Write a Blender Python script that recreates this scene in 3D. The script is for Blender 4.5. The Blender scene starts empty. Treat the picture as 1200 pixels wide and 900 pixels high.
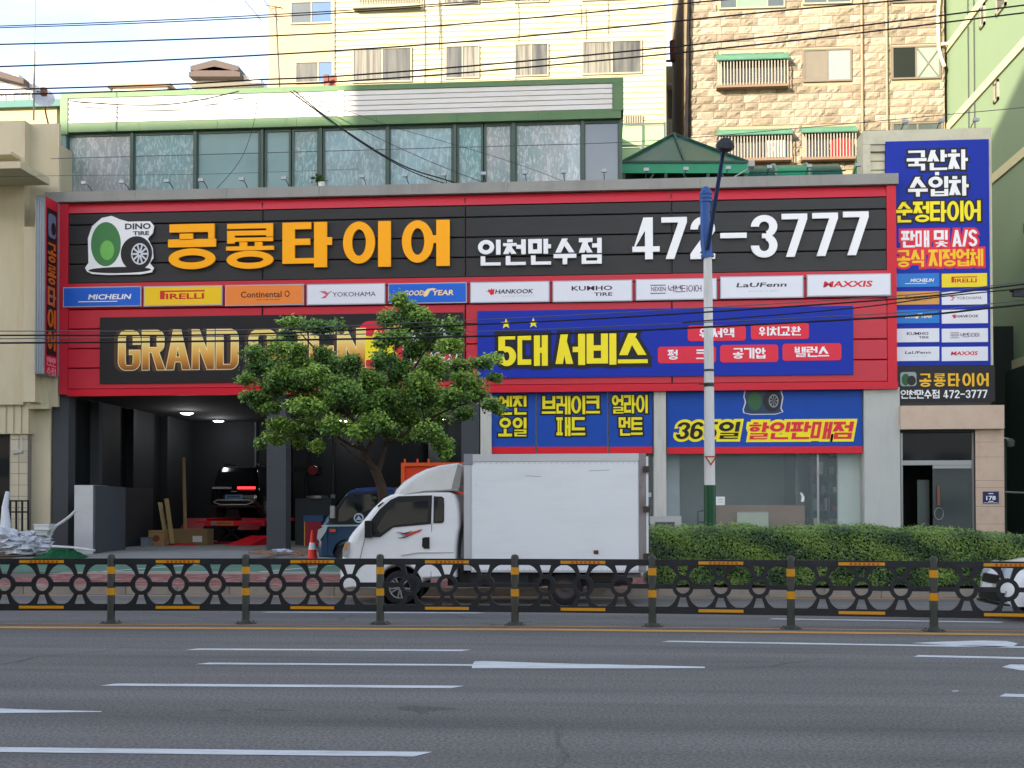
import bpy, bmesh, math, random
from mathutils import Vector, Matrix
random.seed(7)
SC = bpy.context.scene
COL = SC.collection
# ---------------------------------------------------------------- camera
FPX, PH, YAW, ROLL, CZ = 1400.0, 0.018, math.atan(107/1400), 0.0016, 1.6
PPY = 597 - FPX*math.tan(PH)
FW = Vector((-math.sin(YAW)*math.cos(PH), math.cos(YAW)*math.cos(PH), math.sin(PH)))
RT = Vector((math.cos(YAW), math.sin(YAW), 0))
UP = RT.cross(FW)
_r, _u = RT*math.cos(ROLL)-UP*math.sin(ROLL), UP*math.cos(ROLL)+RT*math.sin(ROLL)
RT, UP = _r, _u
CAM = Vector((0, 0, CZ))
cam = bpy.data.cameras.new('camera'); cam_o = bpy.data.objects.new('camera', cam); COL.objects.link(cam_o)
cam.sensor_width = 36; cam.lens = FPX/1200*36; cam.shift_y = (PPY-450)/1200; cam.clip_end = 3000
cam_o.matrix_world = Matrix(((RT.x, UP.x, -FW.x, 0), (RT.y, UP.y, -FW.y, 0), (RT.z, UP.z, -FW.z, CZ), (0, 0, 0, 1)))
SC.camera = cam_o
SC.render.resolution_x, SC.render.resolution_y = 1024, 768
SC.view_settings.view_transform = 'Standard'; SC.view_settings.look = 'None'
SC.view_settings.gamma = 1; SC.view_settings.exposure = 2.65
SC.cycles.max_bounces = 6; SC.cycles.transparent_max_bounces = 8
# ---------------------------------------------------------------- sky and sun
SUN_EL, SUN_AZ = math.radians(17), math.radians(33)      # sun stands behind the camera, to the left
SD = Vector((-math.sin(SUN_AZ)*math.cos(SUN_EL), -math.cos(SUN_AZ)*math.cos(SUN_EL), math.sin(SUN_EL)))
wd = bpy.data.worlds.new("World"); SC.world = wd; wd.use_nodes = True
nt = wd.node_tree; N = nt.nodes; L = nt.links
bg = N['Background']; bg.inputs[1].default_value = 0.15
sky = N.new('ShaderNodeTexSky'); sky.sky_type = 'NISHITA'; sky.sun_disc = False
sky.sun_elevation = SUN_EL; sky.sun_rotation = math.pi + SUN_AZ; sky.air_density = 1.0; sky.dust_density = .8; sky.ozone_density = 1.5
tc = N.new('ShaderNodeTexCoord'); mp = N.new('ShaderNodeMapping'); mp.inputs['Scale'].default_value = (1.5, 1.5, 6)
mp.inputs['Location'].default_value = (.3, 0, .2)
nz = N.new('ShaderNodeTexNoise'); nz.inputs['Scale'].default_value = 2.2; nz.inputs['Detail'].default_value = 7; nz.inputs['Roughness'].default_value = .55
cr = N.new('ShaderNodeValToRGB'); cr.color_ramp.elements[0].position = .42; cr.color_ramp.elements[1].position = .72
bw = N.new('ShaderNodeRGBToBW'); L.new(sky.outputs[0], bw.inputs[0])       # cloud: the light of the sky behind it, without its blue
cl = N.new('ShaderNodeMix'); cl.data_type = 'RGBA'; cl.blend_type = 'MULTIPLY'; cl.inputs[0].default_value = 1; cl.inputs[7].default_value = (1.0, .93, .87, 1); L.new(bw.outputs[0], cl.inputs[6])
hs = N.new('ShaderNodeMix'); hs.data_type = 'RGBA'; hs.blend_type = 'MULTIPLY'; hs.inputs[0].default_value = 1; hs.inputs[7].default_value = (.68, .62, .64, 1); L.new(sky.outputs[0], hs.inputs[6])
mx = N.new('ShaderNodeMix'); mx.data_type = 'RGBA'
L.new(tc.outputs['Generated'], mp.inputs[0]); L.new(mp.outputs[0], nz.inputs[0]); L.new(nz.outputs[0], cr.inputs[0])
cr.color_ramp.elements[0].color = (.15, .15, .15, 1)
n2 = N.new('ShaderNodeTexNoise'); n2.inputs['Scale'].default_value = 3.4; n2.inputs['Detail'].default_value = 6; L.new(mp.outputs[0], n2.inputs[0])
gr2 = N.new('ShaderNodeMapRange'); gr2.inputs[1].default_value = .36; gr2.inputs[2].default_value = .62; gr2.inputs[3].default_value = .62; gr2.inputs[4].default_value = 1.0; L.new(n2.outputs[0], gr2.inputs[0])
c2 = N.new('ShaderNodeMix'); c2.data_type = 'RGBA'; c2.blend_type = 'MULTIPLY'; c2.inputs[0].default_value = 1; L.new(cl.outputs[2], c2.inputs[6]); L.new(gr2.outputs[0], c2.inputs[7])
L.new(cr.outputs[0], mx.inputs[0]); L.new(hs.outputs[2], mx.inputs[6]); L.new(c2.outputs[2], mx.inputs[7]); L.new(mx.outputs[2], bg.inputs[0])
sl = bpy.data.lights.new('sun', 'SUN'); sl.energy = 2.0; sl.angle = math.radians(.5); sl.color = (1, .87, .70)
so = bpy.data.objects.new('sun', sl); COL.objects.link(so); so.rotation_euler = SD.to_track_quat('Z', 'Y').to_euler(); so.location = (-40, -60, 60)
# ---------------------------------------------------------------- helpers
def ray(x, y):
    return FW + RT*((x-600)/FPX) - UP*((y-PPY)/FPX)
def P(x, y, Y):                       # photo pixel -> point on the wall plane Y = const
    d = ray(x, y); return CAM + d*(Y/d.y)
def G(x, y, z=0.0):                   # photo pixel -> point at height z
    d = ray(x, y); return CAM + d*((z-CZ)/d.z)
def lin(h):
    h = h.lstrip('#'); o = []
    for i in (0, 2, 4):
        c = int(h[i:i+2], 16)/255; o.append(c/12.92 if c <= .04045 else ((c+.055)/1.055)**2.4)
    return o
MATS = {}
def mat(name, hexc, rough=.6, metal=0, var=.12, vs=3.0, bump=0, bs=40, spec=.32, dirt=None, dirt_amt=.5, dirt_scale=(1, 1, 1), emit=0, coat=0, alpha=1, trans=0):
    if name in MATS: return MATS[name]
    m = bpy.data.materials.new(name); m.use_nodes = True; t = m.node_tree; n = t.nodes; l = t.links
    b = n['Principled BSDF']; c = lin(hexc)
    b.inputs['Roughness'].default_value = rough; b.inputs['Metallic'].default_value = metal
    b.inputs['Specular IOR Level'].default_value = spec; b.inputs['Coat Weight'].default_value = coat
    b.inputs['Alpha'].default_value = alpha; b.inputs['Transmission Weight'].default_value = trans
    tcn = n.new('ShaderNodeTexCoord')
    ns = n.new('ShaderNodeTexNoise'); ns.inputs['Scale'].default_value = vs; ns.inputs['Detail'].default_value = 5
    l.new(tcn.outputs['Object'], ns.inputs['Vector'])
    mxn = n.new('ShaderNodeMix'); mxn.data_type = 'RGBA'
    mxn.inputs[6].default_value = (*[k*(1-var) for k in c], 1); mxn.inputs[7].default_value = (*[min(1, k*(1+var)+var*.004) for k in c], 1)
    l.new(ns.outputs[0], mxn.inputs[0]); out = mxn.outputs[2]
    if dirt:
        mpn = n.new('ShaderNodeMapping'); mpn.inputs['Scale'].default_value = dirt_scale; l.new(tcn.outputs['Object'], mpn.inputs[0])
        nd = n.new('ShaderNodeTexNoise'); nd.inputs['Scale'].default_value = 1.6; nd.inputs['Detail'].default_value = 8; nd.inputs['Roughness'].default_value = .65
        l.new(mpn.outputs[0], nd.inputs['Vector'])
        rp = n.new('ShaderNodeValToRGB'); rp.color_ramp.elements[0].position = .48; rp.color_ramp.elements[1].position = .72
        l.new(nd.outputs[0], rp.inputs[0])
        mu = n.new('ShaderNodeMath'); mu.operation = 'MULTIPLY'; mu.inputs[1].default_value = dirt_amt; l.new(rp.outputs[0], mu.inputs[0])
        m2 = n.new('ShaderNodeMix'); m2.data_type = 'RGBA'; m2.inputs[7].default_value = (*lin(dirt), 1)
        l.new(mu.outputs[0], m2.inputs[0]); l.new(out, m2.inputs[6]); out = m2.outputs[2]
    l.new(out, b.inputs['Base Color'])
    if bump:
        nb = n.new('ShaderNodeTexNoise'); nb.inputs['Scale'].default_value = bs; nb.inputs['Detail'].default_value = 4
        l.new(tcn.outputs['Object'], nb.inputs['Vector'])
        bn = n.new('ShaderNodeBump'); bn.inputs['Strength'].default_value = bump; bn.inputs['Distance'].default_value = .02
        l.new(nb.outputs[0], bn.inputs['Height']); l.new(bn.outputs[0], b.inputs['Normal'])
    if emit:
        b.inputs['Emission Color'].default_value = (*c, 1); b.inputs['Emission Strength'].default_value = emit
    MATS[name] = m; return m
def origin_of(o):
    v = Vector((0, 0, 0))
    while o is not None: v = v + o.location; o = o.parent
    return v
class MB:
    def __init__(s): s.v = []; s.f = []; s.m = []; s.k = 0
    def add(s, vs, fs):
        o = len(s.v); s.v += [tuple(p) for p in vs]
        for f in fs: s.f.append([i+o for i in f]); s.m.append(s.k)
        return s
    def box(s, x0, y0, z0, x1, y1, z1):
        return s.add([(x0, y0, z0), (x1, y0, z0), (x1, y1, z0), (x0, y1, z0), (x0, y0, z1), (x1, y0, z1), (x1, y1, z1), (x0, y1, z1)],
                     [(0, 3, 2, 1), (4, 5, 6, 7), (0, 1, 5, 4), (1, 2, 6, 5), (2, 3, 7, 6), (3, 0, 4, 7)])
    def prism(s, pts, y0, y1):         # polygon of (x, z) extruded along y
        n = len(pts)
        return s.add([(x, y0, z) for x, z in pts]+[(x, y1, z) for x, z in pts],
                     [tuple(range(n)), tuple(range(2*n-1, n-1, -1))]+[(i, i+n, (i+1) % n+n, (i+1) % n) for i in range(n)])
    def prism_z(s, pts, z0, z1):
        n = len(pts)
        return s.add([(x, y, z0) for x, y in pts]+[(x, y, z1) for x, y in pts],
                     [tuple(range(n-1, -1, -1)), tuple(range(n, 2*n))]+[(i, (i+1) % n, (i+1) % n+n, i+n) for i in range(n)])
    def prism_x(s, pts, x0, x1):       # polygon of (y, z) extruded along x
        n = len(pts)
        return s.add([(x0, y, z) for y, z in pts]+[(x1, y, z) for y, z in pts],
                     [tuple(range(n)), tuple(range(2*n-1, n-1, -1))]+[(i, i+n, (i+1) % n+n, (i+1) % n) for i in range(n)])
    def tube(s, pts, r, n=8, cap=True):
        pts = [Vector(p) for p in pts]; rs = r if isinstance(r, (list, tuple)) else [r]*len(pts)
        vs = []; prev = None
        for i, p in enumerate(pts):
            d = (pts[min(i+1, len(pts)-1)]-pts[max(i-1, 0)]).normalized()
            if prev is None: a = d.orthogonal().normalized()
            else: a = (prev-d*prev.dot(d)).normalized()
            prev = a; b = d.cross(a)
            for j in range(n):
                t = 2*math.pi*j/n; vs.append(p+(a*math.cos(t)+b*math.sin(t))*rs[i])
        fs = []
        for i in range(len(pts)-1):
            for j in range(n): fs.append((i*n+j, i*n+(j+1) % n, (i+1)*n+(j+1) % n, (i+1)*n+j))
        if cap: fs += [tuple(range(n-1, -1, -1)), tuple(range((len(pts)-1)*n, len(pts)*n))]
        return s.add(vs, fs)
    def lathe(s, prof, c, axis='z', n=24):  # prof of (radius, offset along axis)
        vs = []; c = Vector(c)
        for r, h in prof:
            for j in range(n):
                t = 2*math.pi*j/n; a, b = r*math.cos(t), r*math.sin(t)
                vs.append(c+Vector({'z': (a, b, h), 'y': (a, h, b), 'x': (h, a, b)}[axis]))
        fs = []
        for i in range(len(prof)-1):
            for j in range(n): fs.append((i*n+j, i*n+(j+1) % n, (i+1)*n+(j+1) % n, (i+1)*n+j))
        return s.add(vs, fs)
    def bar(s, a, b, w, h=None):       # square bar between two points
        h = h or w; a = Vector(a); b = Vector(b); d = (b-a).normalized()
        u = d.cross(Vector((0, 0, 1))); u = u.normalized() if u.length > .01 else Vector((1, 0, 0)); v = u.cross(d)
        vs = [p+u*i*w/2+v*j*h/2 for p in (a, b) for i, j in ((-1, -1), (1, -1), (1, 1), (-1, 1))]
        return s.add(vs, [(3, 2, 1, 0), (4, 5, 6, 7), (0, 1, 5, 4), (1, 2, 6, 5), (2, 3, 7, 6), (3, 0, 4, 7)])
    def mesh(s, name, mats, off=Vector((0, 0, 0)), smooth=False, fix=True):
        me = bpy.data.meshes.new(name); me.from_pydata([(x-off.x, y-off.y, z-off.z) for x, y, z in s.v], [], s.f)
        for m in (mats if isinstance(mats, (list, tuple)) else [mats]): me.materials.append(m)
        me.polygons.foreach_set('material_index', s.m)
        if fix:
            b = bmesh.new(); b.from_mesh(me); bmesh.ops.recalc_face_normals(b, faces=b.faces); b.to_mesh(me); b.free()
        if smooth:
            me.polygons.foreach_set('use_smooth', [True]*len(me.polygons))
            if smooth != 'all': me.set_sharp_from_angle(angle=math.radians(35))
        me.update(); return me
    def build(s, name, mats, parent=None, loc=None, smooth=False, fix=True, label=None, cat=None, group=None, kind=None):
        if parent is not None: off = origin_of(parent); l = (0, 0, 0)
        else: off = Vector(loc) if loc is not None else Vector((0, 0, 0)); l = off
        o = bpy.data.objects.new(name, s.mesh(name, mats, off, smooth, fix)); COL.objects.link(o)
        o.location = l
        if parent is not None: o.parent = parent
        tag(o, label, cat, group, kind); return o
def tag(o, label=None, cat=None, group=None, kind=None):
    if label: o['label'] = label
    if cat: o['category'] = cat
    if group: o['group'] = group
    if kind: o['kind'] = kind
    return o
def thing(name, label, cat, loc=(0, 0, 0), group=None, rz=0):
    o = bpy.data.objects.new(name, None); COL.objects.link(o); o.location = loc; o.rotation_euler = (0, 0, rz)
    o.empty_display_size = .2; return tag(o, label, cat, group)
def struct(mb, name, m, **k): return mb.build(name, m, kind='structure', **k)
def link_part(name, me, parent, loc=(0, 0, 0)):
    o = bpy.data.objects.new(name, me); COL.objects.link(o); o.parent = parent; o.location = loc; return o
def dup(root, loc, label=None, rz=None, group=None):
    def cp(o, par):
        c = o.copy(); COL.objects.link(c); c.parent = par
        for ch in list(o.children): cp(ch, c)
        return c
    r = cp(root, None); r.location = loc
    if rz is not None: r.rotation_euler = (0, 0, rz)
    return tag(r, label, None, group)
# ---------------------------------------------------------------- lettering: Hangul and digits built stroke by stroke
INI = 'ㄱㄲㄴㄷㄸㄹㅁㅂㅃㅅㅆㅇㅈㅉㅊㅋㅌㅍㅎ'; VOW = 'ㅏㅐㅑㅒㅓㅔㅕㅖㅗㅘㅙㅚㅛㅜㅝㅞㅟㅠㅡㅢㅣ'
FIN = ['', 'ㄱ', 'ㄲ', 'ㄳ', 'ㄴ', 'ㄵ', 'ㄶ', 'ㄷ', 'ㄹ', 'ㄺ', 'ㄻ', 'ㄼ', 'ㄽ', 'ㄾ', 'ㄿ', 'ㅀ', 'ㅁ', 'ㅂ', 'ㅄ', 'ㅅ', 'ㅆ', 'ㅇ', 'ㅈ', 'ㅊ', 'ㅋ', 'ㅌ', 'ㅍ', 'ㅎ']
def q(x0, y0, x1, y1): return ('p', [(x0, y0), (x1, y0), (x1, y1), (x0, y1)])
def cons(c, x0, y0, x1, y1, tv, th):
    w, h = x1-x0, y1-y0; lv = {'ㄹ': 5, 'ㅌ': 5, 'ㅋ': 3.6, 'ㅂ': 3.8, 'ㅍ': 3.2, 'ㅎ': 5, 'ㅊ': 5, 'ㅈ': 3.4, 'ㅅ': 2.2}.get(c, 3)
    th = min(th, h/lv); tv = min(tv, w/(3.0)); xm = (x0+x1)/2; ym = (y0+y1)/2
    if c == 'ㄱ': return [q(x0, y1-th, x1, y1), q(x1-tv, y0, x1, y1-th)]
    if c == 'ㄴ': return [q(x0, y0, x0+tv, y1), q(x0+tv, y0, x1, y0+th)]
    if c == 'ㄷ': return [q(x0, y0, x0+tv, y1), q(x0+tv, y0, x1, y0+th), q(x0+tv, y1-th, x1, y1)]
    if c == 'ㄹ': return [q(x0, y1-th, x1, y1), q(x1-tv, ym, x1, y1-th), q(x0, ym-th/2, x1-tv*0, ym+th/2), q(x0, y0+th, x0+tv, ym), q(x0, y0, x1, y0+th)]
    if c == 'ㅁ': return [q(x0, y0, x0+tv, y1), q(x1-tv, y0, x1, y1), q(x0+tv, y0, x1-tv, y0+th), q(x0+tv, y1-th, x1-tv, y1)]
    if c == 'ㅂ': return [q(x0, y0, x0+tv, y1), q(x1-tv, y0, x1, y1), q(x0+tv, y0, x1-tv, y0+th), q(x0+tv, ym-th/2+.02, x1-tv, ym+th/2+.02)]
    if c == 'ㅅ':
        d = tv*.62
        return [('p', [(x0, y0), (x0+2*d, y0), (xm+d, y1), (xm-d, y1)]), ('p', [(xm-.1*w, y0+.62*h), (xm+.12*w, y0+.8*h), (x1, y0), (x1-2*d, y0)])]
    if c == 'ㅇ': return [('r', xm, ym, w/2, h/2, tv, min(th, h/2.9))]
    if c == 'ㅈ': return [q(x0, y1-th, x1, y1)] + cons('ㅅ', x0, y0, x1, y1-th*.8, tv, th)
    if c == 'ㅊ': return [q(xm-w*.2, y1-th*.9, xm+w*.2, y1)] + cons('ㅈ', x0, y0, x1, y1-th*1.25, tv, th)
    if c == 'ㅋ': return [q(x0, y1-th, x1, y1), q(x1-tv, y0, x1, y1-th), q(x0, ym-th/2, x1-tv, ym+th/2)]
    if c == 'ㅌ': return [q(x0, y0, x0+tv, y1), q(x0+tv, y0, x1, y0+th), q(x0+tv, ym-th/2, x1, ym+th/2), q(x0+tv, y1-th, x1, y1)]
    if c == 'ㅍ': return [q(x0, y1-th, x1, y1), q(x0, y0, x1, y0+th), q(x0+.2*w, y0+th, x0+.2*w+tv*.8, y1-th), q(x1-.2*w-tv*.8, y0+th, x1-.2*w, y1-th)]
    if c == 'ㅎ':
        return [q(xm-w*.2, y1-th*.9, xm+w*.2, y1), q(x0, y1-2.15*th, x1, y1-1.2*th), ('r', xm, (y0+y1-2.4*th)/2, w*.42, (h-2.4*th)/2, tv, min(th, (h-2.4*th)/2.9))]
    return []
def syll(ch, tv=.16, th=.15):
    k = ord(ch)-0xAC00; i, v, f = INI[k//588], VOW[k % 588//28], FIN[k % 28]; S = []
    def vert(v, x0, y0, y1):          # vowel with a stem, drawn in x0..1
        s = []; tt = tv
        if v in 'ㅐㅔ': s += [q(1-tt*.85, y0, 1, y1)]; st = 1-tt*1.95 if v == 'ㅐ' else 1-tt*1.95; s += [q(st, y0, st+tt*.85, y1)]
        else: st = (1-tt) if v in 'ㅓㅕㅣㅝ' else .97-tt*1.5; s += [q(st, y0, st+tt, y1)]
        ym = (y0+y1)/2; b = min(th, (y1-y0)*.3)
        if v == 'ㅏ': s += [q(st+tt, ym-b/2, 1.0, ym+b/2)]
        if v == 'ㅑ': s += [q(st+tt, ym+b*.3, 1, ym+b*1.2), q(st+tt, ym-b*1.2, 1, ym-b*.3)]
        if v == 'ㅐ': s += [q(st+tt*.85, ym-b/2, 1-tt*.85, ym+b/2)]
        if v in 'ㅓㅔ': s += [q(x0-.02, ym-b/2, st, ym+b/2)]
        if v == 'ㅕ': s += [q(x0-.02, ym+b*.25, st, ym+b*1.1), q(x0-.02, ym-b*1.1, st, ym-b*.25)]
        return s
    def hor(v, x0, x1, y0, y1):
        b = min(th, (y1-y0)*.62); xm = (x0+x1)/2
        if v == 'ㅡ': ym = (y0+y1)/2; return [q(x0, ym-b/2, x1, ym+b/2)]
        if v == 'ㅗ': return [q(x0, y0, x1, y0+b), q(xm-tv/2, y0+b, xm+tv/2, y1+.02)]
        if v == 'ㅛ': return [q(x0, y0, x1, y0+b), q(xm-tv*1.2, y0+b, xm-tv*.35, y1+.02), q(xm+tv*.35, y0+b, xm+tv*1.2, y1+.02)]
        if v == 'ㅜ': return [q(x0, y1-b, x1, y1), q(xm-tv/2, y0, xm+tv/2, y1-b)]
        if v == 'ㅠ': return [q(x0, y1-b, x1, y1), q(xm-tv*1.3, y0, xm-tv*.4, y1-b), q(xm+tv*.4, y0, xm+tv*1.3, y1-b)]
    if v in 'ㅏㅐㅑㅓㅔㅕㅣ':
        yb = .42 if f else 0; xr = {'ㅏ': .60, 'ㅑ': .60, 'ㅐ': .45, 'ㅣ': .72, 'ㅓ': .60, 'ㅔ': .46, 'ㅕ': .60}[v]
        S += cons(i, 0, yb+(0.02 if f else .04), xr, 1, tv, th)+vert(v, xr, yb if f else 0, 1)
        if f: S += cons(f, .12, 0, 1, .36, tv, th)
    elif v in 'ㅗㅛㅜㅠㅡ':
        if f: S += cons(i, .08, .66, .92, 1, tv, th)+hor(v, 0, 1, .38 if v != 'ㅜ' else .34, .62)+cons(f, .08, 0, .92, .33, tv, th)
        elif v == 'ㅡ': S += cons(i, .04, .30, .96, 1, tv, th)+hor(v, 0, 1, .0, .2)
        else: S += cons(i, .08, .46, .92, 1, tv, th)+hor(v, 0, 1, 0, .40)
    else:
        hv, vv = {'ㅘ': ('ㅗ', 'ㅏ'), 'ㅝ': ('ㅜ', 'ㅓ'), 'ㅟ': ('ㅜ', 'ㅣ'), 'ㅚ': ('ㅗ', 'ㅣ')}[v]; yb = .38 if f else 0
        S += cons(i, .04, yb+.42*(1-yb), .58, 1, tv*.9, th*.9)+hor(hv, 0, .64, yb+.02, yb+.36*(1-yb))+vert(vv, .7, yb, 1)
        if f: S += cons(f, .12, 0, 1, .32, tv, th)
    return S, 1.0
def digit(c, tv, th):
    w = .62; t = tv; b = th; A = lambda cx, cy, rx, ry, a0, a1: ('a', cx, cy, rx, ry, a0, a1, t)
    if c == '-': return [q(0, .42, w*.95, .42+b)], w*.95
    if c == ',': return [q(0, 0, t, b)], t
    if c == '1': return [q(.18, 0, .18+t, 1)], .4
    if c == '7': return [q(0, 1-b, w, 1), ('p', [(.10, 0), (.10+t*1.1, 0), (w, 1-b), (w-t*1.1, 1-b)])], w
    if c == '4': return [('p', [(0, .18), (t*.4, .18+b), (w*.8, 1), (w*.8-t*1.2, 1)]), q(0, .18, w+.04, .18+b), q(w*.8-t, 0, w*.8, 1)], w+.04
    if c == '2': return [A(w/2, 1-.3, w/2, .3, -8, 180), ('p', [(0, b), (t*1.2, b), (w, .66), (w-t*1.1, .66)]), q(0, 0, w, b)], w
    if c == '3': return [A(w/2, .73, w/2, .27, -70, 180), A(w/2, .285, w/2, .285, -180, 75), q(w*.42, .51-b*.42, w*.72, .51+b*.42)], w
    if c == '5': return [q(.03, 1-b, w*.95, 1), q(.03, .5, .03+t, 1-b), A(w/2, .32, w/2, .32, -175, 128)], w
    if c == '6': return [('r', w/2, .31, w/2, .31, t, b), A(w/2, .66, w/2, .34, 20, 180), q(0, .3, t, .66)], w
    if c == '8': return [('r', w/2, .27, w/2, .27, t, b), ('r', w/2, .75, w/2*.92, .25, t, b)], w
    if c == 'A': return [('p', [(0, 0), (t*1.1, 0), (w*.58+.05, 1), (w*.58-.15, 1)]), ('p', [(w*1.1-t*1.1, 0), (w*1.1, 0), (w*.58+.05, 1), (w*.58-.12, 1)]), q(.15, .2, w*.9, .2+b)], w*1.1
    if c == '/': return [('p', [(0, 0), (t, 0), (.42, 1), (.42-t, 1)])], .42
    if c == 'S': return [A(w/2, .73, w/2, .27, 10, 262), A(w/2, .27, w/2, .27, -170, 82), q(w*.3, .5-b*.4, w*.7, .5+b*.4)], w
    if c == 'O' or c == 'D' or c == 'G':
        r = .22; lf = [q(0, r, t, 1-r), A(r, 1-r, r, r, 90, 180), A(r, r, r, r, 180, 270)] if c != 'D' else [q(0, 0, t, 1), q(t, 1-b, w-r, 1), q(t, 0, w-r, b)]
        rt_ = [A(w-r, 1-r, r, r, 0, 90), A(w-r, r, r, r, 270, 360)]+([q(w-t, r, w, 1-r)] if c != 'G' else [q(w-t, r, w, .5), q(w-t, .66, w, 1-r), q(w*.52, .5-b*.9, w, .5)])
        return lf+rt_+([q(r, 1-b*.98, w-r, 1), q(r, 0, w-r, b*.98)] if c != 'D' else []), w
    if c in 'PR':
        r = .2; g_ = [q(0, 0, t, 1), q(t, 1-b, w-r, 1), q(t, .45, w-r, .45+b), A(w-r, 1-r, r, r, 0, 90), A(w-r, .45+r, r, r, 270, 360), q(w-t, .45+r, w, 1-r)]
        if c == 'R': g_ += [('p', [(w-t, 0), (w+.03, 0), (w*.62+t*.4, .47), (w*.62-t*.6, .47)])]
        return g_, w
    if c == 'N': return [q(0, 0, t, 1), q(w-t, 0, w, 1), ('p', [(w-t*1.0, 0), (w, 0), (t, 1), (0, 1)])], w
    if c == 'E': return [q(0, 0, t, 1), q(t, 1-b, w*.9, 1), q(t, .5-b/2, w*.85, .5+b/2), q(t, 0, w*.9, b)], w*.9
    if c == '%': return [('r', .15, .8, .15, .18, .08, .08), ('r', .5, .2, .15, .18, .08, .08), ('p', [(.1, 0), (.2, 0), (.55, 1), (.45, 1)])], .65
    return [], .35
def offs(p, e):
    if e == 0: return p
    n = len(p); ar = sum(p[i][0]*p[(i+1) % n][1]-p[(i+1) % n][0]*p[i][1] for i in range(n)); sg = 1 if ar > 0 else -1; out = []
    for i in range(n):
        a = Vector(p[i-1]); b = Vector(p[i]); c = Vector(p[(i+1) % n])
        d1 = (b-a).normalized(); d2 = (c-b).normalized(); n1 = Vector((d1.y, -d1.x))*sg; n2 = Vector((d2.y, -d2.x))*sg
        m = n1+n2; k = 2*e/max(m.length_squared, .55); out.append(tuple(b+m*k))
    return out
def ktext(s, X0, Z0, X1, Z1, Yf, depth, tv=.16, th=.15, gap=.07, grow=0, shear=0, sp=.4, split=False):
    """strokes of s fitted to the rectangle; returns list of MB (one per character when split)"""
    ch = []; x = 0
    for c in s:
        if c == ' ': x += sp; continue
        g, w = syll(c, tv, th) if '가' <= c <= '힣' else digit(c, tv*.95, th*.85)
        ch.append((x, g)); x += w+gap
    W = x-gap; kx = (X1-X0)/W; kz = Z1-Z0; out = []; mb = MB(); i = 0; pz = depth*.02 if depth > .03 else .0005
    for cx, g in ch:
        if split: mb = MB(); i = 0
        for st in g:
            y0 = Yf-depth-(i % 8)*.0006; i += 1
            T = lambda px, pz_: (X0+(cx+px)*kx+shear*(pz_-.5)*kz, Z0+pz_*kz)
            if st[0] == 'p': mb.prism(offs([T(a, b) for a, b in st[1]], grow), y0, Yf)
            else:
                if st[0] == 'r': _, ax, ay, rx, ry, tx, ty = st; a0, a1 = 0, 360; nn = 28
                else: _, ax, ay, rx, ry, a0, a1, tx = st; ty = tx*.8; nn = 16
                e = grow; RX, RY = rx*kx+e, ry*kz+e; IX, IY = max(.002, (rx-tx)*kx-e), max(.002, (ry-ty)*kz-e); c0, c1 = T(ax, ay)
                if a1-a0 < 360 and grow: da = math.degrees(grow/max(RX, .01)); a0 -= da; a1 += da
                vs = []; fs = []
                for j in range(nn+1):
                    a = math.radians(a0+(a1-a0)*j/nn); ca, sa = math.cos(a), math.sin(a)
                    for (u, w_) in ((RX, RY), (IX, IY)):
                        for yy in (y0, Yf): vs.append((c0+u*ca+shear*w_*sa, yy, c1+w_*sa))
                for j in range(nn):
                    o = j*4; n_ = o+4; fs += [(o, n_, n_+2, o+2), (o, o+1, n_+1, n_), (o+2, n_+2, n_+3, o+3), (o+1, o+3, n_+3, n_+1)]
                if a1-a0 < 359: fs += [(0, 2, 3, 1), (nn*4, nn*4+1, nn*4+3, nn*4+2)]
                mb.add(vs, fs)
        if split: out.append(mb)
    return out if split else mb
_dg = None
def ltext(s, X0, Z0, X1, Z1, Yf, depth=.004, off=.01, shear=0, space=1.0):
    """latin print from the built-in font, fitted to the rectangle"""
    c = bpy.data.curves.new('tmp', 'FONT'); c.body = s; c.offset = off; c.resolution_u = 2; c.shear = 0; c.space_character = space
    o = bpy.data.objects.new('tmp', c); COL.objects.link(o)
    me = bpy.data.meshes.new_from_object(o.evaluated_get(bpy.context.evaluated_depsgraph_get()))
    xs = [v.co.x for v in me.vertices]; ys = [v.co.y for v in me.vertices]; a, b, e, d = min(xs), max(xs), min(ys), max(ys)
    mb = MB(); sh = shear*(Z1-Z0)
    vs = []
    for v in me.vertices:
        tz = (v.co.y-e)/(d-e); vs.append((X0+(v.co.x-a)/(b-a)*(X1-X0)+sh*(tz-.5), Yf-depth, Z0+tz*(Z1-Z0)))
    mb.add(vs, [tuple(p.vertices) for p in me.polygons])
    bpy.data.objects.remove(o); bpy.data.curves.remove(c); bpy.data.meshes.remove(me); return mb
def PR(x0, yt, x1, yb, Y):            # pixel box (heights read at its left end) -> world rectangle X0, Z0, X1, Z1
    a = P(x0, yt, Y); b = P(x0, yb, Y); c = P(x1, (yt+yb)/2, Y); return a.x, b.z, c.x, a.z
def PRc(x0, yt, x1, yb, Y):           # heights read at its middle
    m = (x0+x1)/2; a = P(m, yt, Y); b = P(m, yb, Y); return P(x0, (yt+yb)/2, Y).x, b.z, P(x1, (yt+yb)/2, Y).x, a.z
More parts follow.
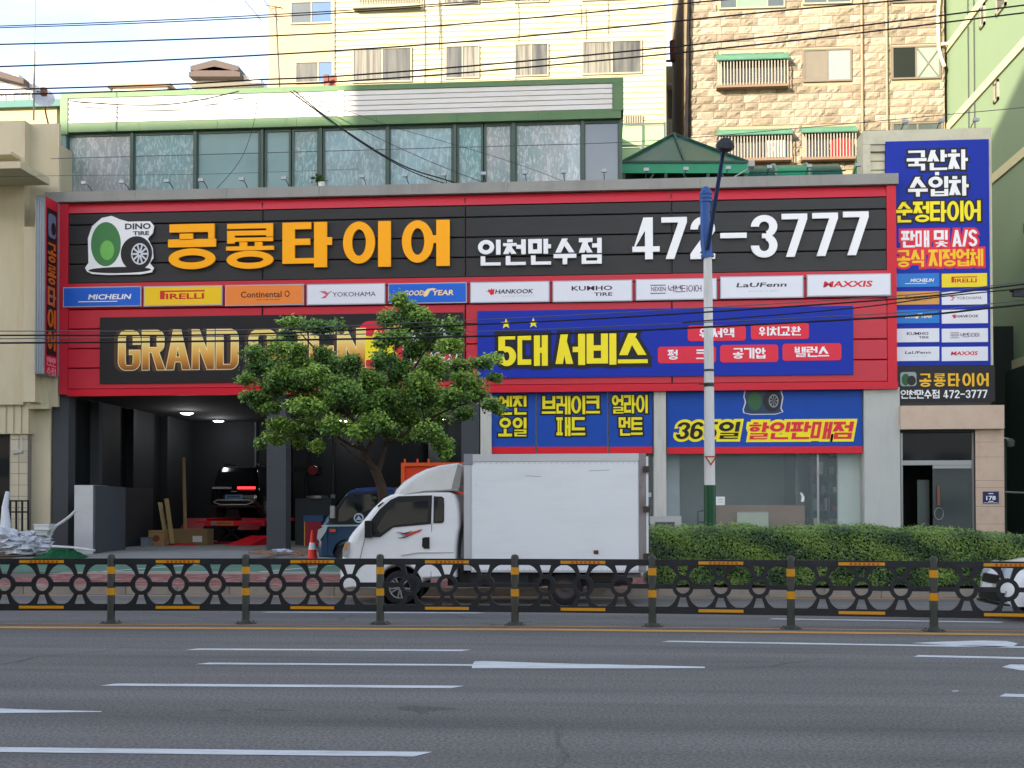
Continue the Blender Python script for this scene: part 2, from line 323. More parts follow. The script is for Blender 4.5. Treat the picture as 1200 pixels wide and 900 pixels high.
# ---------------------------------------------------------------- ground
asphalt = mat('asphalt', '#7c7974', .9, var=.12, vs=.35, bump=.9, bs=140, dirt='#5a5a5b', dirt_amt=.5, dirt_scale=(.12, 1.1, 1), spec=.3)
def asphalt_grain(m):
    t = m.node_tree; n = t.nodes; l = t.links; b = n['Principled BSDF']; src = b.inputs['Base Color'].links[0].from_socket
    tcn = n.new('ShaderNodeTexCoord'); nn = n.new('ShaderNodeTexNoise'); nn.inputs['Scale'].default_value = 36; nn.inputs['Detail'].default_value = 6; nn.inputs['Roughness'].default_value = .8
    l.new(tcn.outputs['Object'], nn.inputs['Vector']); r = n.new('ShaderNodeValToRGB'); r.color_ramp.elements[0].position = .35; r.color_ramp.elements[1].position = .68
    r.color_ramp.elements[0].color = (.42, .42, .42, 1); r.color_ramp.elements[1].color = (1.75, 1.75, 1.75, 1); l.new(nn.outputs[0], r.inputs[0])
    mu = n.new('ShaderNodeMix'); mu.data_type = 'RGBA'; mu.blend_type = 'MULTIPLY'; mu.inputs[0].default_value = 1.0
    l.new(src, mu.inputs[6]); l.new(r.outputs[0], mu.inputs[7]); l.new(mu.outputs[2], b.inputs['Base Color'])
asphalt_grain(asphalt)
def asphalt_cracks(m):
    t = m.node_tree; n = t.nodes; l = t.links; b = n['Principled BSDF']; src = b.inputs['Base Color'].links[0].from_socket
    tcn = n.new('ShaderNodeTexCoord'); wv = n.new('ShaderNodeTexNoise'); wv.inputs['Scale'].default_value = 1.3; wv.inputs['Detail'].default_value = 6; l.new(tcn.outputs['Object'], wv.inputs['Vector'])
    ad = n.new('ShaderNodeMix'); ad.data_type = 'RGBA'; ad.inputs[0].default_value = .35; l.new(tcn.outputs['Object'], ad.inputs[6]); l.new(wv.outputs['Color'], ad.inputs[7])
    v = n.new('ShaderNodeTexVoronoi'); v.feature = 'DISTANCE_TO_EDGE'; v.inputs['Scale'].default_value = .42; l.new(ad.outputs[2], v.inputs['Vector'])
    r = n.new('ShaderNodeMapRange'); r.inputs[1].default_value = 0; r.inputs[2].default_value = .010; r.inputs[3].default_value = 1; r.inputs[4].default_value = 0; l.new(v.outputs['Distance'], r.inputs[0])
    gm = n.new('ShaderNodeTexNoise'); gm.inputs['Scale'].default_value = .22; l.new(tcn.outputs['Object'], gm.inputs['Vector']); g2 = n.new('ShaderNodeMapRange'); g2.inputs[1].default_value = .52; g2.inputs[2].default_value = .62; g2.inputs[3].default_value = 0; g2.inputs[4].default_value = .6; l.new(gm.outputs[0], g2.inputs[0])
    mu = n.new('ShaderNodeMath'); mu.operation = 'MULTIPLY'; l.new(r.outputs[0], mu.inputs[0]); l.new(g2.outputs[0], mu.inputs[1])
    mx_ = n.new('ShaderNodeMix'); mx_.data_type = 'RGBA'; mx_.inputs[7].default_value = (.03, .03, .03, 1); l.new(mu.outputs[0], mx_.inputs[0]); l.new(src, mx_.inputs[6])
    # tyre-darkened lane bands running along the road
    mp_ = n.new('ShaderNodeMapping'); mp_.inputs['Scale'].default_value = (.015, .62, 1); l.new(tcn.outputs['Object'], mp_.inputs[0]); bn_ = n.new('ShaderNodeTexNoise'); bn_.inputs['Scale'].default_value = 1.5; bn_.inputs['Detail'].default_value = 3; l.new(mp_.outputs[0], bn_.inputs['Vector'])
    br = n.new('ShaderNodeMapRange'); br.inputs[1].default_value = .35; br.inputs[2].default_value = .65; br.inputs[3].default_value = .84; br.inputs[4].default_value = 1.12; l.new(bn_.outputs[0], br.inputs[0])
    m3 = n.new('ShaderNodeMix'); m3.data_type = 'RGBA'; m3.blend_type = 'MULTIPLY'; m3.inputs[0].default_value = 1; l.new(mx_.outputs[2], m3.inputs[6]); l.new(br.outputs[0], m3.inputs[7]); l.new(m3.outputs[2], b.inputs['Base Color'])
asphalt_cracks(asphalt)
paint = mat('road_paint', '#d5d9d8', .7, var=.05, vs=6, dirt='#7d7f80', dirt_amt=.75, dirt_scale=(1.2, 9, 1), bump=.4, bs=120)
ypaint = mat('yellow_road_paint', '#d39c4e', .7, var=.08, vs=6, dirt='#8a6f50', dirt_amt=.7, dirt_scale=(1, 6, 1))
KY = 22.0
g = MB(); g.add([(-400, 49.9, .10), (400, 49.9, .10), (400, 900, .10), (-400, 900, .10)], [(0, 1, 2, 3)])
g.add([(-400, -300, -.012), (400, -300, -.012), (400, -2, -.012), (-400, -2, -.012)], [(0, 1, 2, 3)])
struct(g, 'ground', mat('ground_concrete', '#77756f', .9, var=.15, vs=.6))
g = MB(); g.add([(-150, -2, 0), (150, -2, 0), (150, KY+.1, 0), (-150, KY+.1, 0)], [(0, 1, 2, 3)])
road = struct(g, 'road', asphalt)
def marking(pts, m=paint, z=.004, name='lane_marking'):
    vs = [G(x, y, z) for x, y in pts]; MB().add(vs, [tuple(range(len(vs)))]).build(name, m, road, fix=False)
def line(x0, y0, x1, y1, w, m=paint):  # painted line whose near edge runs through two pixels; w metres wide
    a, b = G(x0, y0, .004), G(x1, y1, .004); MB().add([a, b, b+Vector((.1, w, 0)), a+Vector((.1, w, 0))], [(0, 1, 2, 3)]).build('lane_marking', m, road, fix=False)
line(217, 761.6, 541, 763, .15); line(229, 778.3, 553, 780.2, .13)
marking([(553, 779.8), (556, 775), (566, 774.5), (640, 777), (826, 781.2), (826, 782.8), (740, 783.2), (553, 783)])
line(117, 803.5, 529, 806.3, .15); marking([(-40, 828), (20, 831), (119, 833.4), (119, 834.2), (20, 835.4), (-40, 836)])
line(-60, 880.5, 485, 886.5, .16); line(775, 752.2, 1230, 759.6, .14); line(1070, 769.5, 1240, 773, .15)
marking([(1068, 753.4), (1110, 751.6), (1150, 750.6), (1180, 751.2), (1193, 754), (1188, 757), (1168, 758.3), (1130, 757)])
marking([(1174, 781.5), (1184, 778.6), (1230, 779), (1230, 786), (1196, 785.4)]); line(1171, 816, 1260, 818.5, .16)
marking([(1116, 809.3), (1124, 808.8), (1123, 810), (1116, 810.4)])
om_ = mat('oil_stain', '#3d3d3e', .8, var=.4, vs=9, alpha=.2)
for pts in (((462, 829), (480, 826.5), (500, 827.5), (522, 828.5), (540, 831), (505, 833.5), (492, 838), (486, 834), (470, 832)), ((252, 832), (262, 830.6), (276, 832), (262, 834)), ((300, 830.5), (330, 831), (350, 832.6), (320, 833.4), (296, 832))): marking(pts, om_, .003, 'oil_stain')
line(-80, 735.8, 640, 738.8, .24, ypaint); line(640, 738.8, 1290, 745.8, .24, ypaint)
line(-80, 731.0, 640, 734.2, .07, ypaint); line(640, 734.2, 1290, 740.8, .07, ypaint)
line(305, 717.6, 560, 718.6, .12); line(900, 725.5, 1172, 729.6, .12)
g = MB(); g.add([(-60, KY-.32, .004), (60, KY-.32, .004), (60, KY-.2, .004), (-60, KY-.2, .004)], [(0, 1, 2, 3)]); g.build('lane_marking', ypaint, road)
concrete = mat('kerb_stone', '#9b9183', .9, var=.12, vs=3, bump=.5, bs=60, dirt='#6a665e', dirt_amt=.5)
sidewalk = struct(MB().box(-60, KY+.15, 0, 60, 27.2, .13), 'sidewalk', mat('sidewalk_bed', '#6d6259', .95))
kerb = struct(MB().box(-60, KY+.02, -.05, 60, KY+.15, .12), 'kerb', concrete)

ks = MB().box(0, 0, 0, .98, .16, .15).mesh('kerb_stone', concrete)
for i in range(34): link_part('kerb_stone', ks, kerb, (-16+i*1.0, KY, 0+(i*37 % 5)*.0012))
# red clay pavers laid on the slant, seen left of the hedge
pv = [MB(), MB(), MB()]
a = math.radians(45); ca, sa = math.cos(a), math.sin(a); bw, bl = .115, .235
for i in range(-150, 150):
    for j in range(-90, 90):
        u = (i+.5*(j % 2))*bl; w_ = j*bw; cx, cy = u*ca-w_*sa-4, u*sa+w_*ca+25
        if not (KY+.28 < cy < 26.35 and -12.5 < cx < 3.2): continue
        h = .148+random.random()*.006; hl, hw = bl/2-.004, bw/2-.004
        c4 = [(cx+p*hl*ca-s_*hw*sa, cy+p*hl*sa+s_*hw*ca) for p, s_ in ((-1, -1), (1, -1), (1, 1), (-1, 1))]
        pv[0].k = random.choice((0, 0, 0, 1, 1, 2)); pv[0].add([(x, y, .12) for x, y in c4]+[(x, y, h) for x, y in c4], [(4, 5, 6, 7), (0, 1, 5, 4), (1, 2, 6, 5), (2, 3, 7, 6), (3, 0, 4, 7)])
pv[0].build('paving_bricks', [mat('paver_red', '#95615a', .95, var=.15), mat('paver_dark', '#7e544f', .95, var=.15), mat('paver_pale', '#a88981', .95, var=.15)], sidewalk, fix=False, kind='stuff')
MB().box(-12.6, 26.4, .12, 60, 27.2, .152).build('edging', concrete, sidewalk)
MB().box(3.3, KY+.16, .12, 60, 26.4, .148).build('slab', mat('grey_paving', '#7f7b74', .92, var=.15, vs=5, bump=.5), sidewalk)
fore = struct(MB().box(-60, 27.2, 0, 60, 33.2, .15), 'forecourt', mat('green_surface', '#527a66', .85, var=.14, vs=1.2, bump=.4, bs=90, dirt='#7c8f84', dirt_amt=.55))
for x0, x1 in ((-11.4, -11.25), (-7.6, -7.45), (-3.6, -3.45), (.4, .55), (4.4, 4.55)):
    MB().add([(x0-.5, 27.3, .154), (x1-.5, 27.3, .154), (x1+1.1, 32.6, .154), (x0+1.1, 32.6, .154)], [(0, 1, 2, 3)]).build('bay_marking', paint, fore, fix=False)
MB().add([(-12, 27.25, .154), (6, 27.25, .154), (6, 27.4, .154), (-12, 27.4, .154)], [(0, 1, 2, 3)]).build('bay_marking', paint, fore, fix=False)
slab_m = mat('pale_concrete', '#8b8e8b', .8, var=.14, vs=1.5, bump=.3, dirt='#6f7270', dirt_amt=.5)
struct(MB().prism_x([(33.2, 0), (33.2, .154), (36.4, .30), (50, .30), (50, 0)], -17.4, 17), 'apron', slab_m)
struct(MB().box(-60, 33.2, 0, -17.4, 50, .20), 'side_yard', mat('bare_earth', '#6b5f45', 1, var=.3, vs=3, bump=1, bs=30))
# ---------------------------------------------------------------- tyre shop
YF = 36.8
Zf = lambda y, x=560: P(x, y, YF).z
Xf = lambda x, y=450: P(x, y, YF).x
grey_p = mat('grey_render', '#424548', .85, var=.08, vs=2, bump=.15, bs=50)
lgrey_p = mat('light_grey_render', '#b5b8b0', .75, var=.06, vs=1.2, bump=.2, bs=60, dirt='#a5a8a0', dirt_amt=.4, dirt_scale=(3, 3, .6))
cream_p = mat('cream_column', '#bdbdb2', .6, var=.05, bump=.1, dirt='#8f8f86', dirt_amt=.45, dirt_scale=(4, 4, .6))
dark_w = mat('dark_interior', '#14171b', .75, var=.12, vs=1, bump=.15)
shop = thing('tyre_shop', 'two storey tyre shop with wide red and black fascia over open garage bays', 'shop', (0, YF, 0))
zb = Zf(458); FL = .30
def pillar(x0, x1, m, y0=YF+.12, d=.75, name='pillar', zt=None):
    a, b = Xf(x0), Xf(x1); return MB().box(a, y0, FL-.2, b, y0+d, zt or zb).build(name, m, shop)
pillar(60, 78.5, grey_p, d=.5); pillar(311.5, 334, grey_p, d=.62); pillar(540, 561, grey_p, d=.8); pillar(562.5, 575.5, cream_p, d=.25)
pillar(766.5, 780.5, cream_p, YF+.1, .3); pillar(1013, 1055, lgrey_p, YF+.08, 1.2)
XL, XR, YB = Xf(66), Xf(1052), 49.4
MB().box(XL-.2, YF+.62, FL, XL+.05, YB, zb+1).build('side_wall', dark_w, shop)
MB().box(Xf(562)+.1, YF+1.0, FL, Xf(562)+.35, YB, zb+1).build('partition_wall', dark_w, shop)
MB().box(XL, YB, FL, XR, YB+.25, zb+1).build('back_wall', dark_w, shop)
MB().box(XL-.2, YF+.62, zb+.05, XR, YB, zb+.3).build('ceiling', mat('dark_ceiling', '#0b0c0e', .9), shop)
MB().box(XR-.3, YF+.8, FL, XR, YB, zb+6).build('side_wall', lgrey_p, shop)
# recessed panels, trunking and columns of the dark bays
for x, y0, y1 in ((XL+.06, 39.2, 39.5), (XL+.06, 42.2, 42.5), (XL+.06, 45.6, 45.9)): MB().box(x, y0, FL, x+.3, y1, zb).build('column', grey_p if y0 < 39.3 else dark_w, shop)
for x in (-13.2, -11.3, -7.35, -6.55): MB().box(x, YB-.06, FL, x+.10, YB-.002, zb).build('joint_cover', mat('black_gap', '#07080a', .8), shop)
MB().box(-12.95, YB-.25, FL, -12.4, YB, zb).build('column', dark_w, shop); MB().box(-7.2, YB-.5, FL, -6.6, YB, zb).build('column', grey_p, shop)
MB().tube([(-14.6+.0, YB-.1, .3), (-14.6, YB-.1, zb)], .03).build('pipe', mat('grey_pipe', '#5f656b', .5), shop)
wx0, wx1 = XL+.35, P(130, 600, YF).x
zt_low = P(130, 568.5, 36.9).z
MB().box(P(100, 600, 38).x, 37.9, FL-.05, P(100, 600, 38).x+.2, 43.4, zt_low).build('low_wall', mat('slate_panel', '#2b2f35', .55, var=.06), shop)
# fascia backing, frame, boards
red = mat('red_metal', '#bd1a2f', .5, var=.06, vs=.8, spec=.5, dirt='#a81a2b', dirt_amt=.25, dirt_scale=(1, 1, 4))
red_b = mat('bright_red_metal', '#c60f28', .45, var=.04)
blk = mat('charcoal_board', '#2b2c2c', .5, var=.10, vs=.9, dirt='#363838', dirt_amt=.4, dirt_scale=(.5, 1, 9))
ztop = Zf(228.5)
MB().box(Xf(70), YF+.10, zb, Xf(1051), YF+.78, ztop).build('fascia_core', mat('dark_red_core', '#5e0f1a', .6), shop)
zbt, zbb = Zf(240.5), Zf(325)
MB().box(Xf(70), YF-.06, zb, Xf(80), YF+.1, ztop).build('frame_strip', red, shop)
MB().box(Xf(1040), YF-.06, zb, Xf(1051), YF+.1, ztop).build('frame_strip', red_b, shop)
MB().prism_x([(YF-.06, zbt), (YF+.03, ztop), (YF+.1, ztop), (YF+.1, zbt)], Xf(80), Xf(1040)).build('frame_strip', red, shop)
MB().box(Xf(80)+.003, YF-.075, zb-.06, Xf(1051)+.02, YF+.1, Zf(452)).build('frame_strip', red_b, shop)
MB().box(Xf(80), YF-.055, zbb-.20, Xf(1040), YF+.1, zbb).build('frame_strip', red, shop)
def boards(zs, m, xj):
    for i in range(len(zs)-1):
        for a, b in zip(xj[:-1], xj[1:]):
            h = zs[i]-zs[i+1]; w = b-a-.03
            MB().prism_x([(YF-.0, zs[i+1]+.012), (YF-.026, zs[i+1]+.03), (YF-.026, zs[i]-.03), (YF-.0, zs[i]-.012), (YF+.1, zs[i]-.012), (YF+.1, zs[i+1]+.012)], a+.012, b-.012).build('board', m, shop)
xj = [Xf(80), Xf(308), Xf(546), Xf(788), Xf(1040)]
rowh = (zbt-zbb)/3.6
boards([zbt, zbt-rowh*.6, zbt-rowh*1.6, zbt-rowh*2.6, zbb], blk, xj)
zr = [zbb-.2]
while zr[-1]-rowh > Zf(452)+.1: zr.append(zr[-1]-rowh)
zr.append(Zf(452)); boards(zr, red, xj)
for x in xj[1:-1]: MB().box(x-.035, YF-.045, zb, x-.012, YF, ztop-.1).build('joint_cover', mat('seam_dark', '#2b1b20', .5), shop); 
cop = mat('galvanised_coping', '#8e8f88', .6, var=.1, vs=1.5, dirt='#74756f', dirt_amt=.5, dirt_scale=(1, 1, .4))
zc0, zc1 = Zf(227.5), Zf(215.5)
n = 9
for i in range(n):
    a = Xf(54)+(Xf(1051)+.06-Xf(54))*i/n; b = Xf(54)+(Xf(1051)+.06-Xf(54))*(i+1)/n
    MB().prism_x([(YF-.16, zc0), (YF-.16, zc1), (YF+1.0, zc1+.03), (YF+1.0, zc0)], a+.003, b-.003).build('coping', cop, shop)
struct_roof = MB().box(XL, YF+1.0, zc0-.35, XR, YB+.25, zc0-.1).build('roof', mat('roof_slab', '#6e716d', .9), shop)
MB().box(XL-.2, YF+.78, zb+.3, XL, YB+.25, zc0).build('side_wall', mat('side_render', '#6b6459', .9, var=.15), shop)
# ---------------------------------------------------------------- ground-floor shop front (right of the bays)
gx0, gx1 = Xf(575.5), Xf(1013); YG = YF+.32
glass = mat('shop_glass', '#9fb0ad', .03, var=.02, alpha=.14, spec=.9)
steel = mat('steel_frame', '#8b8e8c', .35, metal=.6, var=.05)
blue = mat('poster_blue', '#0845a0', .6, var=.04, vs=1, dirt='#0b3f86', dirt_amt=.3)
pred = mat('poster_red', '#cf1126', .45, var=.04)
for x0, x1 in ((575.5, 628), (628, 712), (712, 766.5), (780.5, 960), (960, 1013)):
    a, b = Xf(x0), Xf(x1); MB().box(a+.03, YG, FL+.1, b-.03, YG+.012, Zf(531) if x0 < 900 else Zf(531)).build('glass_pane', glass, shop)
    MB().box(b-.03, YG-.03, FL, b+.03, YG+.04, zb).build('mullion', mat('white_mullion', '#9a9c98', .5), shop)
MB().box(gx0, YG-.03, FL, gx1, YG+.05, FL+.1).build('sill', steel, shop)
MB().box(gx0, YG+.02, Zf(531), gx1, YG+.05, zb).build('transom_panel', mat('dark_transom', '#20242c', .5), shop)
# room behind the glass
room = mat('showroom_wall', '#7a7f7d', .8, var=.05)
MB().box(Xf(600), YF+4.6, FL, gx1+.2, YF+4.8, zb).build('inner_wall', mat('showroom_grey', '#9aa09e', .8, var=.04), shop)
MB().box(Xf(783), YF+1.3, FL, Xf(799), YF+1.5, zb).build('inner_wall', mat('pale_inner', '#b3bfbf', .8), shop)
MB().box(Xf(987), YF+.75, FL, gx1, YF+.95, zb).build('inner_wall', mat('white_inner', '#ccd8cd', .8), shop)
MB().box(Xf(945), YF+2.2, FL, Xf(945)+.12, YF+4.6, zb).build('inner_wall', room, shop)
MB().box(Xf(562)+.35, YF+1, zb-.9, gx1, YF+4.7, zb-.8).build('ceiling', mat('showroom_ceiling', '#8f9391', .9), shop)
MB().box(Xf(755), YF+.6, FL, Xf(766), YF+.7, zb-1).build('inner_door', mat('dark_door', '#2d3133', .5), shop)
MB().box(Xf(760), YF+.56, P(760, 582, YF).z, Xf(763.5), YF+.6, P(760, 577, YF).z).build('switch_plate', mat('white_plastic', '#d8d8d2', .5), shop)
# ---------------------------------------------------------------- entrance of the block, right
marble = mat('beige_marble', '#c2ab95', .35, var=.12, vs=2.5, bump=.05, dirt='#a88f7b', dirt_amt=.55, dirt_scale=(1.5, 1.5, 1.2))
YE = YF+.25
ent = thing('block_entrance', 'beige marble block entrance with glass door right of the light grey pillar', 'entrance', (Xf(1110), YE, 0))
x0, z0, x1, z1 = PR(1055.5, 475.5, 1177, 503, YE-.35)
MB().box(x0, YE-.35, z0, x1, YE+.5, z1).build('lintel', marble, ent)
px0, _, px1, _ = PR(1143, 503, 1177, 625, YE-.1)
ys = [503, 518, 535.5, 563, 571.5, 593.5, 614, 640]
for a, b in zip(ys[:-1], ys[1:]):
    za, zz = P(1160, a, YE-.1).z, P(1160, b, YE-.1).z; xm = px0+.12
    MB().box(px0, YE-.1, max(zz, .15)+.004, xm-.004, YE+.3, za-.004).build('stone_panel', marble, ent)
    MB().box(xm, YE-.1, max(zz, .15)+.004, px1, YE+.3, za-.004).build('stone_panel', marble, ent)
MB().box(px0-.005, YE-.06, .15, px1-.01, YE+.28, P(1160, 503, YE-.1).z).build('backing', mat('dark_joint', '#4a4038', .9), ent)
dx0, dx1 = P(1056, 550, YE+.1).x, P(1139, 550, YE+.1).x; zd = lambda y: P(1100, y, YE+.1).z
dglass = mat('dark_door_glass', '#3d4644', .06, var=.1, spec=.8)
MB().box(dx0, YE+.15, zd(539.5), dx1+.1, YE+.2, zd(503)).build('transom_glass', mat('black_glass', '#0d1011', .06, spec=.7), ent)
MB().box(dx0, YE+.08, zd(545), dx1, YE+.2, zd(539.5)).build('door_head', steel, ent)
MB().box(dx1, YE+.06, .2, dx1+.09, YE+.2, zd(503)).build('door_jamb', steel, ent)
MB().box(dx0-.02, YE+.06, .2, dx0+.04, YE+.2, zd(503)).build('door_jamb', steel, ent)
xm = P(1093, 550, YE+.1).x
dl = MB().box(xm, YE+.12, .22, dx1, YE+.135, zd(546.5)).build('door', dglass, ent)
MB().box(xm, YE+.10, zd(549), dx1, YE+.15, zd(545.2)).build('door_rail', steel, dl)
c = P(1101, 602, YE); MB().tube([(c.x+.13*math.cos(t*math.pi/12), YE+.06, c.z+.18*math.sin(t*math.pi/12)) for t in range(25)], .012).build('handle', steel, dl)
MB().box(c.x-.05, YE+.05, c.z+.25, c.x+.03, YE+.09, c.z+.85).build('pull_plate', mat('copper_pull', '#7c4534', .4), dl)
MB().box(P(1076, 580, YE+.4).x, YE+.5, .2, xm, YE+.52, zd(562)).build('inner_door', mat('teal_inner', '#49544f', .3), ent)
MB().box(dx0, YE+2.5, .15, dx1+.3, YE+2.6, zd(503)).build('hall_wall', mat('hall_dark', '#181a1b', .8), ent)
MB().box(dx0-.02, YE+.3, .15, dx0, YE+2.5, zd(503)).build('hall_wall', mat('hall_dark', '#181a1b'), ent)
MB().box(Xf(1055), YE-.05, zd(507), Xf(1164), YE+3, zd(430)-.0).build('upper_wall', mat('upper_dark', '#3a3a38', .8), ent)
npl = thing('house_number_plate', 'small navy house number plate reading 178 on the marble pilaster', 'number plate', P(1161, 583, YE-.12))
x0, z0, x1, z1 = PR(1152, 576, 1170.5, 590, YE-.13)
MB().box(x0, YE-.13, z0, x1, YE-.1, z1).build('plate', mat('navy', '#1c2550', .4), npl)
MB().box(x0+.02, YE-.132, z0+.02, x1-.02, YE-.128, z0+.03).build('rule', mat('white_print', '#e4e6e6', .5), npl)
wp = MATS['white_print']
ltext('178', x0+.09, z0+.1, x1-.09, z1-.13, YE-.13, .004, off=.03).build('number', wp, npl)
for zz_ in (z1-.075, z0+.05): MB().box(x0+.16, YE-.133, zz_, x1-.16, YE-.128, zz_+.025).build('rule', wp, npl)
# ---------------------------------------------------------------- signs
YS = YF-.03                                  # face of the charcoal boards
orange = mat('orange_letter', '#ffac0c', .35, var=.03); white_l = mat('white_letter', '#e9ebea', .4, var=.02)
ltr_side = white_l
black_p = mat('banner_black', '#19191b', .5, var=.08, vs=1)
blueb = mat('banner_blue', '#0c2c9e', .65, var=.03, vs=.6)
yel = mat('print_yellow', '#f3e11f', .5, var=.02); pblack = mat('print_black', '#131313', .5); predp = mat('print_red', '#d8203a', .45, var=.03)
ms = thing('channel_letter_sign', 'large orange and white channel letters mounted across the charcoal upper board with the phone number', 'sign', (Xf(560), YS, Zf(325)))
# 공룡타이어: one block per character
oc = [(197, 262.5, 253, 315.5, '공'), (265, 262, 321, 315, '룡'), (331, 260.5, 389, 313.5, '타'), (402, 259.5, 458, 313, '이'), (471, 258, 527, 312, '어')]
for x0, yt, x1, yb, c in oc:
    X0, Z0, X1, Z1 = PRc(x0, yt, x1, yb, YS-.1); w = X1-X0; h = Z1-Z0; m = MB()
    R = lambda a, b, c_, d: m.box(X0+a*w, YS-.11, Z0+b*h, X0+c_*w, YS-.03, Z0+d*h)
    def ring(cx, cz, rx, rz, tx, tz):
        vs = []; fs = []; n_ = 36
        for j in range(n_):
            t = 2*math.pi*j/n_
            for u, v_ in ((rx, rz), (rx-tx, rz-tz)):
                for yy in (YS-.112, YS-.03): vs.append((X0+(cx+u*math.cos(t))*w, yy, Z0+(cz+v_*math.sin(t))*h))
        for j in range(n_):
            o = j*4; k = (j+1) % n_*4; fs += [(o, k, k+2, o+2), (o, o+1, k+1, k), (o+2, k+2, k+3, o+3), (o+1, o+3, k+3, k+1)]
        m.add(vs, fs)
    if c == '공':
        R(.03, .82, .84, 1); R(.84, .67, .96, 1) if 0 else R(.84, .67, 1.0-.03, 1); R(.24, .65, .52, .79); R(0, .49, 1, .665); ring(.5, .23, .49, .23, .21, .15)
    elif c == '룡':
        R(.02, .89, .84, 1); R(.84, .705, .98, 1); R(.02, .74, .84, .845); R(.02, .565, .18, .74); R(.18, .605, .98, .69); R(.28, .50, .44, .59); R(.60, .50, .76, .59); R(0, .41, 1, .50); ring(.5, .2, .49, .2, .21, .13)
    elif c == '타':
        R(0, .09, .25, 1); R(.25, .85, .58, 1); R(.25, .5, .56, .64); R(.25, .09, .64, .21); R(.64, 0, .90, 1); R(.90, .49, 1.0, .66)
    elif c == '이': ring(.335, .54, .335, .46, .19, .17); R(.735, 0, 1.0, 1)
    elif c == '어': ring(.33, .54, .33, .46, .19, .17); R(.72, 0, 1.0, 1); R(.62, .50, .72, .67)
    m.build('letter', orange, ms)
X0, Z0, _, Z1 = PR(559, 281.5, 600, 311.5, YS-.1); X1 = P(707, 295, YS-.1).x; cs = (X1-X0)/5
for i, c in enumerate('인천만수점'):
    dz = .006*i; a = X0+cs*i+.03
    ktext(c, a, Z0, a+cs*.9, Z1, YS-.04, .08, tv=.2, th=.155).build('letter', white_l, ms)
dg = [(741, 773, '4', 255, 304), (775, 805, '7', 254.5, 303.5), (809, 838, '2', 254, 303.5), (844, 875, '-', 270, 282), (880, 911, '3', 252, 302), (916, 946, '7', 250.5, 301), (952, 982, '7', 249.5, 300), (988, 1018, '7', 248, 299)]
for x0, x1, c, yt, yb in dg:
    a, z0, b, z1 = PRc(x0, yt, x1, yb, YS-.1)
    if c == '-': zz = (z0+z1)/2; MB().box(a, YS-.12, zz-.08, b, YS-.04, zz+.08).build('letter', white_l, ms)
    else:
        tv = .205; g_, w_ = digit(c, tv, .135); k = ktext(c, a, z0, b, z1, YS-.04, .08, tv=.2, th=.15); k.build('letter', white_l, ms)
